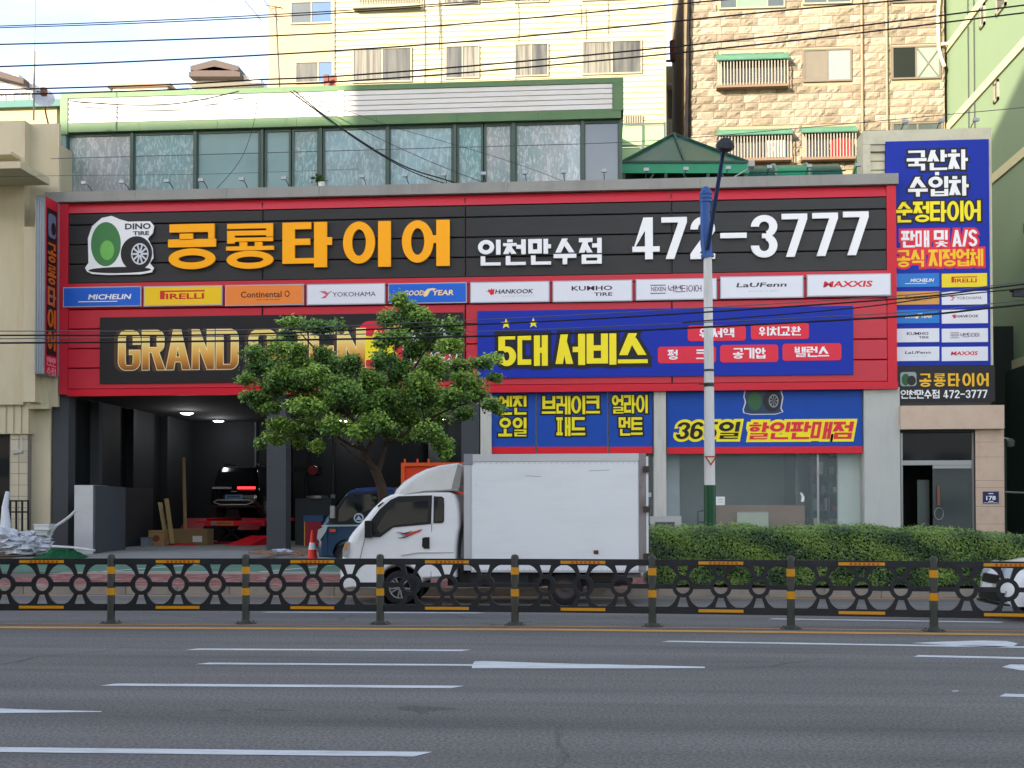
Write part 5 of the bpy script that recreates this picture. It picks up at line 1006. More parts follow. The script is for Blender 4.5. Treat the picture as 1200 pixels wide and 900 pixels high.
for f_, g_ in ((.02, .3), (.68, .45), (.98, .75)): p_ = A_.lerp(B_, f_); q_ = A_.lerp(B_, g_); MB().bar((p_.x, p_.y+.05, zc0+.2), (q_.x, q_.y+.05, q_.z-.1), .05).build('brace', gfm, cn)
cn2 = thing('barrel_canopy', 'low green barrel canopy on the shop roof right of the pyramid canopy', 'canopy', P(935, 222, 41))
a, b = P(872, 190, 41), P(990, 188, 41); zq0, zq1 = P(930, 214, 41).z, P(930, 187.5, 42).z; pts = [(41+2.2*(1-math.cos(t*math.pi/10)), zq0+(zq1-zq0)*math.sin(t*math.pi/10)) for t in range(6)]
n_ = 3
for i in range(n_):
    u, v = a.x+(b.x-a.x)*i/n_, a.x+(b.x-a.x)*(i+1)/n_
    m = MB(); m.add([(xx, y_, z_) for y_, z_ in pts for xx in (u+.05, v-.05)], [(2*j, 2*j+1, 2*j+3, 2*j+2) for j in range(5)]); m.build('roof_sheet', gdark if i % 2 else gcan, cn2, fix=False, smooth='all')
    MB().tube([(u, y_-.02, z_+.03) for y_, z_ in pts], .05, 6).build('hoop', mat('canopy_hoop', '#5f8577', .5), cn2)
MB().tube([(a.x, 40.9, zq0+.35), (b.x, 40.9, zq0+.35)], .03, 6).build('rail', gfm, cn2)
gp2 = thing('green_sheet_panel', 'plain green sheet panel leaning beside the tower sign on the roof', 'panel', P(1002, 205, 41.5)); a = P(990, 207, 41.5); b = P(1014, 155, 41.5); MB().prism([(a.x, a.z-1), (b.x+.5, a.z-1), (b.x+.5, b.z), (b.x-.1, b.z)], 41.5, 41.6).build('panel', mat('mid_green_sheet', '#3f7f45', .5), gp2)
# ---------------------------------------------------------------- left neighbour
ln = thing('cream_neighbour_building', 'cream rendered neighbouring building at the left edge', 'building', (P(20, 300, 36.4).x, 36.4, 0))
lc = mat('cream_plaster', '#c2b99c', .85, var=.06, vs=.8, bump=.3, bs=50, dirt='#ad9f7c', dirt_amt=.4, dirt_scale=(1.5, 1.5, .4)); YL = 36.4
xr = P(62.5, 300, YL).x; zt = P(30, 141, YL).z; zl = P(30, 474, YL).z; xw = P(29, 300, YL).x
MB().box(-40, YL, zl, xw-.02, 41.9, zt).build('upper_wall', lc, ln); MB().box(xw-.02, YL+.35, zl-.05, xr, YF+.08, zt-.004).build('upper_wall', lc, ln); MB().box(xw-.02, YF+.08, .1, XL-.22, 38.6, 5).build('lower_wall', lc, ln)
MB().box(P(29, 270, YL-.3).x, YL-.35, zl+.05, P(43, 270, YL-.3).x, YL+.36, P(35, 266, YL-.3).z).build('pilaster', lc, ln)
MB().box(P(28, 470, YL).x, YL+.1, P(40, 475, YL).z-.1, P(55, 470, YL).x, YL+.34, P(40, 440, YL).z).build('step', lc, ln)
m = MB(); x0_, x1_ = -40, P(34, 490, YL+.1).x; z0_ = P(20, 508, YL).z
m.box(x0_, YL+.12, z0_, x1_, YL+.5, zl); m.build('ribbed_panel', lc, ln)
for i in range(20): u = x1_-.25*i; MB().box(u-.02, YL+.09, z0_+.02, u, YL+.13, zl-.003).build('rib', mat('cream_rib', '#a99d82', .85), ln)
tl = mat('cream_tile', '#bab29b', .6, var=.08, vs=3); xq0, xq1 = P(11.5, 550, YL+.2).x, P(32, 550, YL+.2).x
MB().box(xq0, YL+.25, 0.1, xq1, YL+1, z0_).build('tile_column', mat('tile_grout', '#7d766a', .9), ln)
zz = .25; h_ = .36
while zz < z0_-.1:
    for a_, b_ in ((xq0, (xq0+xq1)/2), ((xq0+xq1)/2, xq1)): MB().box(a_+.01, YL+.22, zz, b_-.01, YL+.26, min(zz+h_-.015, z0_)).build('tile', tl, ln)
    zz += h_
MB().box(-40, YL+.3, .1, xq0, YL+.5, .6).build('plinth', lc, ln)
MB().box(-40, YL+.4, .6, xq0, YL+.43, z0_).build('window_glass', mat('black_shop_glass', '#14191b', .04, var=.3, spec=.9), ln); MB().box(xq0-.06, YL+.3, .6, xq0, YL+.45, z0_).build('window_frame', steel, ln)
# dark tiled alley wall between the two buildings
aw = mat('alley_tile', '#4f4a42', .8, var=.15); xo0, xo1 = P(32, 550, YL+1).x, P(61, 550, YL+1).x
MB().box(xo0-.3, 39.9, .1, xo1+.4, 40.1, zl+.5).build('alley_wall', mat('alley_grout', '#2b2823', .9), ln)
zz = .3
while zz < zl:
    for j in range(3): a_ = xo0+(xo1-xo0)*j/3*1.2-.2; MB().box(a_+.01, 39.86, zz, a_+(xo1-xo0)*.4-.01, 39.91, zz+.4).build('tile', aw, ln)
    zz += .42
MB().box(P(40, 550, 39.8).x, 39.78, 1.6, P(53, 550, 39.8).x, 39.85, 4.3).build('window_frame', mat('dark_frame_l', '#2b2621', .6), ln); MB().box(P(43, 550, 39.8).x, 39.75, 1.8, P(49, 550, 39.8).x, 39.79, 4.1).build('shutter', mat('brown_shutter', '#4a4036', .7), ln)
cp_ = MB().prism_x([(YL-1.9, P(20, 197, YL-1.9).z), (YL-1.9, P(20, 189, YL-1.9).z), (YL, P(20, 189, YL-1.9).z+.02), (YL, P(20, 197, YL-1.9).z)], -40, P(24, 190, YL-1.9).x).build('canopy_slab', lc, ln)
MB().box(-40, YL-.6, P(5, 181, YL-.6).z, P(13, 181, YL-.6).x, YL, P(5, 177.5, YL-.6).z).build('ledge', lc, ln)
bk = thing('cream_rear_block', 'cream block with a teal roof edge rising behind the left neighbour', 'building', (P(30, 130, 42).x, 42, 0))
MB().box(-44, 42, 0, P(66.5, 140, 42).x, 48, P(40, 127, 42).z).build('wall', mat('yellow_cream', '#b8a87f', .8, var=.05), bk); MB().box(P(66.5, 140, 42).x, 43.5, 0, P(76, 140, 43.5).x, 48, P(70, 127, 43.5).z).build('wall', mat('tan_side', '#b9a98c', .8), bk)
MB().box(-44.2, 41.8, P(40, 127, 42).z, P(76.5, 125, 42).x, 48.2, P(40, 119, 42).z).build('roof_edge', mat('teal_edge', '#3f6d68', .6), bk)
ob = thing('balcony_box', 'rusty orange balcony box in the slot between the cream block and the glazed storey', 'balcony', P(70, 200, 40.5))
for y0_, y1_, c_ in ((170, 192, '#9a7a66'), (192, 205, '#b8784a'), (205, 222, '#4a3a30')): r = PRc(62.5, y0_, 77.5, y1_, 40.6); MB().box(r[0], 40.6, r[1], r[2], 41.5, r[3]-.01).build('panel', mat('slot_'+c_[1:], c_, .7), ob)
MB().tube([P(70, 205, 40.4), P(70, 222, 40.4)], .07, 8).build('pipe', whr, ob)
# dishes, antenna
def dish(name, lab, px, py, Y, r, m_, tilt, back=None):
    c = P(px, py, Y); t = thing(name, lab, 'satellite dish', (c.x, c.y, c.z-r-.4)); n_ = 20; vs = []; d = Vector(tilt).normalized(); u = d.orthogonal().normalized(); v = d.cross(u)
    for k in range(5):
        q_ = k/4; vs += [c+(u*math.cos(2*math.pi*j/n_)+v*math.sin(2*math.pi*j/n_))*r*q_+d*(.25*r*q_*q_) for j in range(n_)]
    m = MB().add(vs, [(k*n_+j, k*n_+(j+1) % n_, (k+1)*n_+(j+1) % n_, (k+1)*n_+j) for k in range(4) for j in range(n_)]); m.build('reflector', m_, t, smooth='all', fix=False)
    MB().tube([c-v*r*.9+d*.1*r, c+d*r*.9, c+d*r*.95], .02, 6).build('feed_arm', armm, t); MB().box(c.x+d.x*r-.08, c.y+d.y*r-.08, c.z+d.z*r-.12, c.x+d.x*r+.08, c.y+d.y*r+.08, c.z+d.z*r+.12).build('receiver', mat('rust_brown', '#6b3d30'), t)
    MB().tube([c+Vector((0, .05, 0)), c+Vector((.05, .1, -r-.1)), c+Vector((.15, .1, -r-.5))], .03, 6).build('mount', mat('rust_brown', '#6b3d30'), t); return t
dish('satellite_dish', 'white satellite dish on the roof edge of the left cream building', 50.5, 116, 37.5, .36, mat('dish_white', '#bfc6cb', .4, dirt='#8b4a3a', dirt_amt=.5), (.45, -.8, .35))
dish('satellite_dish', 'rusty red satellite dish on the green roof trim in front of the cream apartment', 388.5, 98, 41.5, .30, mat('dish_rust', '#7d3a2c', .7, dirt='#a9a29a', dirt_amt=.6), (-.4, -.8, .3))
an = thing('antenna_mast', 'thin antenna mast standing on the roof at the upper left', 'antenna', P(39.5, 141, 37)); MB().tube([P(39.5, 141, 37), P(40.5, 60, 37)], .03, 6).build('mast', mat('mast_grey', '#85807a', .5), an); MB().tube([P(40.5, 60, 37), P(42, -10, 37)], .012, 5).build('whip', mat('mast_grey', '#85807a'), an); MB().tube([P(39.8, 106, 37), P(27, 104.5, 37)], .015, 5).build('side_arm', mat('mast_grey', '#85807a'), an)
an = thing('tv_aerial', 'thin tv aerial with short cross rods on the roof annex before the cream apartment', 'antenna', P(327, 107, 42)); MB().tube([P(328, 107, 42), P(323, 7, 42)], .03, 6).build('mast', mat('dark_mast', '#3e3a36', .5), an)
for a_, b_ in (((306, -5), (326, 24)), ((287, 1), (307, 25)), ((312, 6), (332, 10)), ((318, 10), (330, 8))): MB().tube([P(*a_, 42), P(*b_, 42)], .015, 5).build('rod', mat('dark_mast', '#3e3a36'), an)
# ---------------------------------------------------------------- vehicles
def body(m, prof, y0, y1, bev=.05, tilt=.0, belt=1.0, plan=.1, plan_len=.8, rearplan=0, mid=1):
    """side profile (x, z) carried across the width with rounded edges, leaning sides and a curved nose"""
    W = y1-y0; xs = [p[0] for p in prof]; xm, xM = min(xs), max(xs); rings = []
    for t, ins, pl in ((0, 1, 1), (.012, .55, .62), (.035, .2, .38), (.075, 0, .22), (.2, 0, .06), (.5, 0, 0), (.8, 0, .06), (.925, 0, .22), (.965, .2, .38), (.988, .55, .62), (1, 1, 1)):
        pp = offs(prof, -bev*ins); r = []
        for (x, z), (ox, oz) in zip(pp, prof):
            lean = tilt*max(0, oz-belt); f = (1-2*t); dy = lean*f
            x += plan*pl*max(0, 1-(ox-xm)/plan_len)**1.2 - rearplan*pl*max(0, 1-(xM-ox)/plan_len)
            r.append((x, y0+W*t+dy, z))
        rings.append(r)
    n = len(prof); vs = [p for r in rings for p in r]; k = len(rings)
    m.add(vs, [(j*n+i, j*n+(i+1) % n, (j+1)*n+(i+1) % n, (j+1)*n+i) for j in range(k-1) for i in range(n)]+[tuple(range(n-1, -1, -1)), tuple(range((k-1)*n, k*n))]); return m
def arc(cx, cz, r, a0, a1, n=10): return [(cx+r*math.cos(math.radians(a0+(a1-a0)*i/n)), cz+r*math.sin(math.radians(a0+(a1-a0)*i/n))) for i in range(n+1)]
rubber = mat('tyre_rubber', '#202123', .85, var=.1, bump=.3, bs=80); rim_m = mat('alloy_rim', '#a9abad', .3, metal=.8); rim_d = mat('steel_wheel', '#4b4b4d', .5, metal=.3, dirt='#5e4a3c', dirt_amt=.6)
def wheel(parent, c, r, w, style='alloy', axis='y', side=-1):
    """side -1: the outer face looks toward -axis"""
    t = MB().lathe([(r*.62, -w/2), (r*.88, -w/2), (r*.97, -w*.42), (r, -w*.25), (r, w*.25), (r*.97, w*.42), (r*.88, w/2), (r*.62, w/2)], c, axis, 32).build('tyre', rubber, parent, smooth=True)
    s = side; m = MB(); m.k = 1; m.lathe([(r*.57, s*w*.3), (r*.56, s*w*.1), (r*.3, s*w*.05), (0, s*w*.05)], c, axis, 28); m.k = 0; m.lathe([(r*.64, s*w*.48), (r*.60, s*w*.47), (r*.57, s*w*.3)], c, axis, 28)
    if style == 'alloy':
        for k in range(10):
            a = k*math.pi/5+(.12 if k % 2 else -.12); ca_, sa_ = math.cos(a), math.sin(a); c_ = Vector(c); off = s*w*.36
            def pt(rr): return c_+(Vector((rr*ca_, off, rr*sa_)) if axis == 'y' else Vector((off, rr*ca_, rr*sa_)))
            m.bar(pt(r*.1), pt(r*.6), r*.085)
        m.lathe([(0, s*w*.45), (r*.12, s*w*.44), (r*.15, s*w*.3)], c, axis, 14)
        o = m.build('rim', [rim_m, trim], parent, smooth=True)
    else:
        m.lathe([(r*.18, s*w*.05), (r*.2, s*w*.3), (r*.14, s*w*.35), (0, s*w*.35)], c, axis, 16); o = m.build('rim', [rim_d, rim_d], parent, smooth=True)
    return t
trim = mat('black_trim', '#121315', .4)
wpaint = mat('white_car_paint', '#e6e7e3', .22, var=.015, coat=.5, dirt='#b9b9b3', dirt_amt=.2, dirt_scale=(.7, .7, 2)); cglass = mat('car_glass', '#121617', .04, var=.15, vs=2, spec=.8, coat=.6)
def panel(parent, name, pts, m_, Y, tilt, belt, off=.004, th=.006, smooth=False):
    """flat piece lying on the leaning near side of a vehicle"""
    f = lambda x, z, e: (x, Y+tilt*max(0, z-belt)-e, z); n = len(pts)
    mb = MB().add([f(x, z, off) for x, z in pts]+[f(x, z, off-th) for x, z in pts], [tuple(range(n))]+[(i, i+n, (i+1) % n+n, (i+1) % n) for i in range(n)])
    return mb.build(name, m_, parent)
# --- white box truck
YW = 19.85; WW = 1.72
def T(x, y): p = P(x, y, YW); return (p.x, p.z)
tk = thing('box_truck', 'white box truck with a roof air deflector driving left behind the guard rail', 'truck', (P(580, 700, YW).x, YW, 0))
wf, wr = T(468, 690)[0], T(662, 692)[0]; RW = .29
prof = [T(x, y) for x, y in ((397, 690), (394, 682), (393.2, 670), (395, 658), (400, 641), (405.5, 629), (412, 621), (421, 611), (434, 596), (447, 584), (456, 579.5), (470, 577), (500, 575.8), (525, 576), (532, 578.5), (536, 588), (538, 603), (538.5, 617), (536.5, 626), (535, 640), (534.5, 655), (534.5, 677), (497, 679))]
a_ = arc(wf, RW, .375, 12, 172, 12); prof += [p for p in a_ if p[1] > T(497, 684)[1]]+[T(441, 691)]
TL = .13; BT = T(0, 630)[1]
cab = body(MB(), prof, YW, YW+WW, .045, TL, BT, plan=.22).build('cab', wpaint, tk, smooth=True)
dl_ = [(430.5, 627.5), (436, 613), (447, 598), (459, 587.5), (466, 584), (503, 582.3), (502.5, 612), (461, 616.5), (452, 622), (445, 627.5)]
panel(tk, 'window_trim', [T(*p) for p in ((427, 629), (432, 613), (444, 597), (457, 585.5), (466, 581.5), (505.5, 580.3), (505, 614), (461, 618), (452, 624.5), (445.5, 629.5))], trim, YW, TL, BT, .006)
panel(tk, 'side_window', [T(*p) for p in ((445, 612), (452, 600), (463, 589.5), (501, 586.5), (500.5, 611.5), (461, 615.5), (452, 621), (446, 625), (441, 620))], cglass, YW, TL, BT, .009)
panel(tk, 'quarter_window', [T(*p) for p in ((507.5, 581.5), (517, 581.8), (519.5, 584), (520, 592), (520, 611), (518, 613), (507.5, 613.2))], trim, YW, TL, BT, .007)
panel(tk, 'quarter_glass', [T(*p) for p in ((509, 583.5), (517.5, 584), (518.3, 590), (518.3, 610.5), (509, 611.2))], cglass, YW, TL, BT, .010)
# things seen through the side window: seat and wheel rim read as pale shapes on the pane
for pts in (((507, 580), (505.6, 580), (504.5, 692), (505.8, 692)),): panel(tk, 'door_seam', [T(*p) for p in ((505.2, 614), (505.9, 614), (505.4, 676), (504.7, 676))], mat('seam_grey', '#6f7374', .6), YW, TL, BT, .003)
panel(tk, 'door_seam', [T(*p) for p in ((427.5, 629.5), (428.3, 629.5), (418.2, 672), (417.4, 672))], MATS['seam_grey'], YW, TL, BT, .003)
panel(tk, 'door_handle', [T(*p) for p in ((495, 630.5), (498, 629.5), (503.5, 629.5), (503.5, 643), (497, 643), (494.5, 640))], trim, YW, TL, BT, .012)
panel(tk, 'body_crease', [T(*p) for p in ((470, 650.5), (490, 647.2), (532, 647), (532, 648.2), (490, 648.6), (470, 652))], mat('crease_grey', '#a9adae', .4), YW, TL, BT, .0035)
gr = mat('graphic_red', '#c23a2c', .4); gk = mat('graphic_black', '#3a3335', .4)
panel(tk, 'door_graphic', [T(*p) for p in ((472, 628), (482, 623.5), (495, 620), (492, 623), (484, 626.2), (478, 628.5))], gr, YW, TL, BT, .005)
panel(tk, 'door_graphic', [T(*p) for p in ((462, 623), (474, 624.5), (484, 621.5), (476, 626), (468, 627), (473, 625.5))], gk, YW, TL, BT, .006)
panel(tk, 'door_graphic', [T(*p) for p in ((468, 630), (476, 628.6), (482, 626.6), (475, 630), (466, 631))], gk, YW, TL, BT, .0065)
panel(tk, 'turn_light', [T(*p) for p in ((441, 593), (448, 588), (449, 589.2), (443, 594.3))], trim, YW, TL, BT, .008)
hl = MB(); ct = T(405, 645)
hpts = [T(*p) for p in ((401.5, 651), (401.8, 644), (404.5, 637), (407.5, 634), (410, 635.5), (410.2, 645), (408.5, 652.5), (404, 653.5))]
panel(tk, 'headlight', [(x, z) for x, z in hpts], mat('headlight_glass', '#b9c0c0', .08, metal=.3, coat=.8), YW+.012, TL, BT, .03, .05)
panel(tk, 'indicator_lamp', [T(*p) for p in ((402.6, 644), (405, 638), (408, 636), (409, 639), (405.5, 645.5))], mat('amber_lens', '#c98a4c', .2), YW+.012, TL, BT, .034, .05)
# windscreen
x0, z0 = T(422.5, 608.5); x1, z1 = T(452.5, 581.5); e = .012
MB().add([(x0-e+.03, YW+.12, z0), (x0-e, YW+.5, z0), (x0-e, YW+WW-.5, z0), (x0-e+.03, YW+WW-.12, z0), (x1-e+.03, YW+.2, z1), (x1-e, YW+.5, z1), (x1-e, YW+WW-.5, z1), (x1-e+.03, YW+WW-.2, z1)], [(0, 1, 5, 4), (1, 2, 6, 5), (2, 3, 7, 6)]).build('windscreen', cglass, tk, smooth='all')
x0, z0 = T(394.5, 668); MB().box(x0-.012, YW+.35, z0-.12, x0+.2, YW+WW-.35, z0+.06).build('grille', trim, tk)
mr = MB(); mx_, mz_ = T(434.5, 619); mr.box(mx_-.07, YW-.20, mz_-.16, mx_+.05, YW-.03, mz_+.13); mr.bar((mx_, YW-.04, mz_-.05), (mx_+.12, YW+.03, mz_-.08), .04)
mi = mr.build('mirror', trim, tk); bv = mi.modifiers.new('b', 'BEVEL'); bv.width = .025; bv.segments = 2
# deflector
ds = [T(x, y) for x, y in ((454, 581.5), (459, 573), (468, 564), (480, 556.5), (495, 549.5), (513, 544.5), (535, 541.8), (541, 545), (539.5, 556), (536, 576), (527, 575.3), (490, 577), (463, 580.5))]
df = body(MB(), ds, YW+.10, YW+WW-.10, .03, .10, T(0, 575)[1], plan=.25, plan_len=1.0).build('air_deflector', mat('deflector_white', '#d3d3cb', .25, coat=.5, dirt='#b3b2a6', dirt_amt=.3), tk, smooth=True)
m = MB(); q0, q1, q2, q3, q4 = T(535.5, 543), T(540.5, 546), T(537.5, 572), T(528, 573.5), T(531, 560)
panel(tk, 'deflector_return', [q0, q1, q2, q3, q4], mat('deflector_grey', '#8a8b86', .4), YW+.1, .10, T(0, 575)[1], .006)
# box body
bx0, bz1 = T(543.5, 532.3); bx1, _ = T(748.5, 532); _, bz0 = T(560, 668.5); bxr = T(757, 532)[0]
boxm = mat('box_white', '#e6eae8', .35, var=.02, vs=.7, dirt='#cfd3d2', dirt_amt=.35, dirt_scale=(.5, .5, 2.5)); bal = mat('box_aluminium', '#b9bcbd', .4, metal=.3, var=.05)
MB().box(bx0+.03, YW+.03, bz0+.03, bxr-.03, YW+WW-.03, bz1-.03).build('box_body', boxm, tk)
MB().box(bx0+.13, YW+.012, bz0+.005, bx1-.01, YW+.05, bz1-.13).build('side_panel', boxm, tk)
for a in ((bx0+.12, bz1-.125, bx1, bz1, 'rail'), (bx0, bz0, bx0+.12, bz1-.18, 'rail')): MB().box(a[0], YW, a[1], a[2], YW+.08, a[3]).build(a[4], bal, tk)
MB().box(bx0, YW-.006, bz1-.175, bx0+.15, YW+.09, bz1+.006).build('corner_cap', mat('cap_grey', '#85898d', .5), tk); MB().box(bx0, YW+.005, bz1-.12, bx0+.09, YW+WW, bz1-.003).build('rail', bal, tk)
MB().box(bx0+.12, YW, bz0-.03, bx1, YW+.06, bz0+.004).build('rail', bal, tk)
MB().box(bx1+.003, YW+.0, bz0-.03, bxr, YW+.1, bz1).build('rear_post', mat('rusty_post', '#8c8683', .6, var=.1, dirt='#5e4638', dirt_amt=.95, dirt_scale=(3, 3, 1.3)), tk)
for y in (553, 598, 651): z_ = T(0, y)[1]; MB().box(bxr-.05, YW-.03, z_-.05, bxr+.06, YW+.03, z_+.05).build('hinge', mat('hinge_dark', '#383432', .6, dirt='#6a4a38'), tk)
MB().box(bxr+.0, YW+.05, bz0, bxr+.04, YW+WW-.05, bz1-.05).build('rear_door', boxm, tk)
sx, sz = T(700, 647); MB().box(sx-.06, YW-.005, sz-.03, sx+.02, YW+.02, sz+.03).build('side_marker', mat('marker_red', '#5c1c1c', .3), tk); MB().box(bx0+.2, YW+.008, bz1-1.02+.5, bx0+.21, YW+.02, bz1-.5).build('rivet', bal, tk)
for (xa_, ya_, xb_, yb_) in ((616, 557.5, 634, 558.6), (690, 551.8, 714, 550.8)): a = T(xa_, ya_); b = T(xb_, yb_); MB().bar((a[0], YW+.011, a[1]), (b[0], YW+.011, b[1]), .008).build('scratch', mat('scratch_grey', '#8f9597', .6), tk)
m = MB()
for k in range(30):
    u = bx0+.18+(bx1-bx0-.25)*k/29
    for z_ in (bz1-.155, bz0+.02): m.lathe([(.009, 0), (.009, -.006), (0, -.008)], (u, YW+.011, z_), 'y', 6)
m.build('rivets', bal, tk, kind='stuff')
# chassis, wheels
m = MB(); m.box(T(520, 0)[0], YW+.35, .42, bx1-.1, YW+.45, .58); m.box(T(520, 0)[0], YW+WW-.45, .42, bx1-.1, YW+WW-.35, .58)
for k in range(7): u = bx0+.1+(bx1-bx0-.3)*k/6; m.box(u, YW+.06, .58, u+.07, YW+WW-.06, bz0+.02)
m.build('chassis', mat('chassis_black', '#17181a', .8, dirt='#37322d'), tk)
MB().box(T(560, 0)[0], YW+.12, .33, T(618, 0)[0], YW+.55, .62).build('fuel_tank', mat('tank_black', '#232528', .6), tk); MB().box(T(541, 0)[0], YW+.2, .5, bx0+.02, YW+WW-.2, bz1-1.2).build('cab_gap_frame', mat('gap_black', '#0f1011', .8), tk)
MB().box(T(536, 0)[0], YW+.55, .28, wr-.42, YW+WW-.55, .63).build('shade_fill_driveline', trim, tk); MB().box(T(536, 0)[0], YW+.22, .36, wr-.46, YW+.3, .66).build('shade_fill_guard', trim, tk); MB().box(wr+.42, YW+.3, .32, bx1-.12, YW+.36, .66).build('shade_fill_guard', trim, tk); MB().box(T(549, 0)[0], YW+.1, .30, T(563, 0)[0], YW+.5, .64).build('battery_box', mat('tank_black', '#232528'), tk); MB().box(T(622, 0)[0], YW+.15, .36, wr-.44, YW+.5, .62).build('tool_locker', mat('tank_black', '#232528'), tk)  # black side panels and solid driveline block added to fill the shade under the box
MB().box(T(520, 0)[0], YW+.46, .30, bx1-.3, YW+WW-.46, .60).build('shade_fill_gearbox', trim, tk); MB().box(wr+.42, YW+.2, .38, bx1-.1, YW+WW-.2, .62).build('shade_fill_rear', trim, tk)  # solid black blocks, added to keep the space below the box dark
MB().box(wr+.36, YW+.06, .25, wr+.40, YW+.5, .66).build('mud_flap', trim, tk); MB().box(wr-.42, YW+.06, .35, wr-.38, YW+.5, .66).build('mud_flap', trim, tk)
MB().box(bx1-.45, YW+.15, .36, bx1-.38, YW+WW-.15, .5).build('under_run_bar', trim, tk); MB().box(bx1-.2, YW+.12, .46, bx1+.03, YW+.4, .56).build('tail_lamp', mat('lamp_dull', '#6b6f70', .4), tk)
m = MB(); m.lathe([(0.36, .0), (.36, .42)], (wf, YW+.06, RW+.0), 'y', 26); m.lathe([(0, .42), (.36, .42)], (wf, YW+.06, RW), 'y', 26); m.build('wheel_well', mat('well_black', '#08090a', .9), tk)
wheel(tk, (wf, YW+.13, RW), RW, .2, 'alloy'); wheel(tk, (wr, YW+.16, RW), RW, .17, 'steel'); wheel(tk, (wr, YW+.38, RW), RW, .17, 'steel')
wheel(tk, (wf, YW+WW-.13, RW), RW, .2, 'alloy', side=1); wheel(tk, (wr, YW+WW-.16, RW), RW, .17, 'steel', side=1); wheel(tk, (wr, YW+WW-.38, RW), RW, .17, 'steel', side=1)
MB().tube([(wr, YW+.2, RW), (wr, YW+WW-.2, RW)], .07, 10).build('axle', trim, tk)
# --- blue truck on the forecourt
YU = 30.6
def TB(x, y): p = P(x, y, YU); return (p.x, p.z)
bt_ = thing('blue_truck', 'dark blue flatbed truck parked on the forecourt beside the traffic cone', 'truck', (TB(440, 655)[0], YU, .15))
ub = mat('truck_blue', '#123552', .25, var=.05, coat=.5); ub2 = mat('truck_roof_blue', '#26356b', .25, coat=.5)
zg = .15; ux = lambda x: TB(x, 620)[0]; wfx = ux(404)
prof = [TB(*p) for p in ((370.5, 653), (369.5, 645), (369.8, 633), (372, 621), (376, 613), (383, 604), (394, 590), (404, 578.5), (409, 574.5), (418, 572), (432, 570.8), (446, 570.4), (462, 571), (465, 580), (465.5, 600), (465.5, 650), (420, 652))]
prof += [p for p in arc(wfx, zg+.28, .36, 12, 172, 10) if p[1] > TB(0, 653)[1]]+[TB(392.5, 654)]
BU = TB(0, 614)[1]; body(MB(), prof, YU, YU+1.7, .04, .13, BU, plan=.2).build('cab', ub, bt_, smooth=True)
panel(bt_, 'window_trim', [TB(*p) for p in ((385, 607), (391, 596), (403, 582), (410, 578), (450, 576), (450, 613.5), (395, 614.5), (386, 612))], trim, YU, .13, BU, .006)
panel(bt_, 'side_window', [TB(*p) for p in ((397, 597), (406, 583.5), (413, 580), (446, 578.5), (446, 594), (430, 598), (416, 604), (404, 611), (396, 611))], cglass, YU, .13, BU, .009)
panel(bt_, 'belt_stripe', [TB(*p) for p in ((377, 615.2), (465, 614.2), (465, 616.2), (377, 617.2))], mat('silver_stripe', '#8fa7ad', .3), YU, .13, BU, .005)
panel(bt_, 'indicator_lamp', [TB(*p) for p in ((386.5, 620), (393.5, 620), (393.5, 623.4), (386.5, 623.4))], mat('orange_lens', '#c9452c', .3), YU, .13, BU, .012)
panel(bt_, 'headlight', [TB(*p) for p in ((371.5, 631), (373, 621), (380, 616.5), (384, 617), (382, 623), (374.5, 634))], mat('headlight_glass', '#b9c0c0'), YU+.01, .13, BU, .03, .05)
panel(bt_, 'roof_edge', [TB(*p) for p in ((405, 578.8), (410, 574.5), (420, 572), (446, 570.8), (461, 571.5), (461, 574.4), (420, 575.4), (411, 577.2))], ub2, YU, .13, BU, .008)
panel(bt_, 'door_seam', [TB(*p) for p in ((383.5, 618), (384.2, 618), (384.2, 650), (383.5, 650))], trim, YU, .13, BU, .003)
c = TB(420.5, 607); o = MB().prism(ell(c[0], c[1], .13, .125, 20), YU-.02, YU+.01).build('round_sticker', mat('sticker_white', '#a9b6b9', .4), bt_); MB().prism(ell(c[0], c[1], .095, .09, 20), YU-.024, YU-.019).build('sticker_centre', ub, o); MB().prism([(c[0]-.07, c[1]-.05), (c[0]+.08, c[1]-.05), (c[0], c[1]+.07)], YU-.028, YU-.023).build('sticker_mark', MATS['sticker_white'], o)
x0, z0 = TB(384.5, 601); x1, z1 = TB(403.5, 578); MB().add([(x0-.012, YU+.13, z0), (x0-.012, YU+1.57, z0), (x1-.012, YU+1.5, z1), (x1-.012, YU+.2, z1)], [(0, 1, 2, 3)]).build('windscreen', cglass, bt_)
mr = MB(); mx_, mz_ = TB(391, 600); mr.box(mx_-.05, YU-.2, mz_-.16, mx_+.06, YU-.08, mz_+.16); mr.build('mirror', mat('chrome_mirror', '#a9a9a5', .25, metal=.5), bt_)
wheel(bt_, (wfx, YU+.13, zg+.28), .28, .18, 'steel'); wheel(bt_, (ux(532), YU+.2, zg+.28), .28, .18, 'steel'); wheel(bt_, (wfx, YU+1.57, zg+.28), .28, .18, 'steel', side=1); wheel(bt_, (ux(532), YU+1.5, zg+.28), .28, .18, 'steel', side=1)
MB().box(ux(470), YU+.02, .85, ux(598), YU+1.68, .95).build('bed_floor', ub, bt_); MB().box(ux(470), YU, .95, ux(598), YU+.05, 1.3).build('bed_side', ub, bt_); MB().box(ux(470), YU+1.65, .95, ux(598), YU+1.7, 1.3).build('bed_side', ub, bt_); MB().box(ux(466), YU+.3, .5, ux(595), YU+.4, .85).build('chassis', trim, bt_); MB().box(ux(466), YU+1.3, .5, ux(595), YU+1.4, .85).build('chassis', trim, bt_)
oc_ = thing('orange_steel_crate', 'orange steel crate standing behind the white truck\'s air deflector', 'crate', (ux(520), YU+.2, .96)); om = mat('orange_steel', '#d9431f', .45, var=.08); od = mat('orange_rim', '#e05a2c', .4)
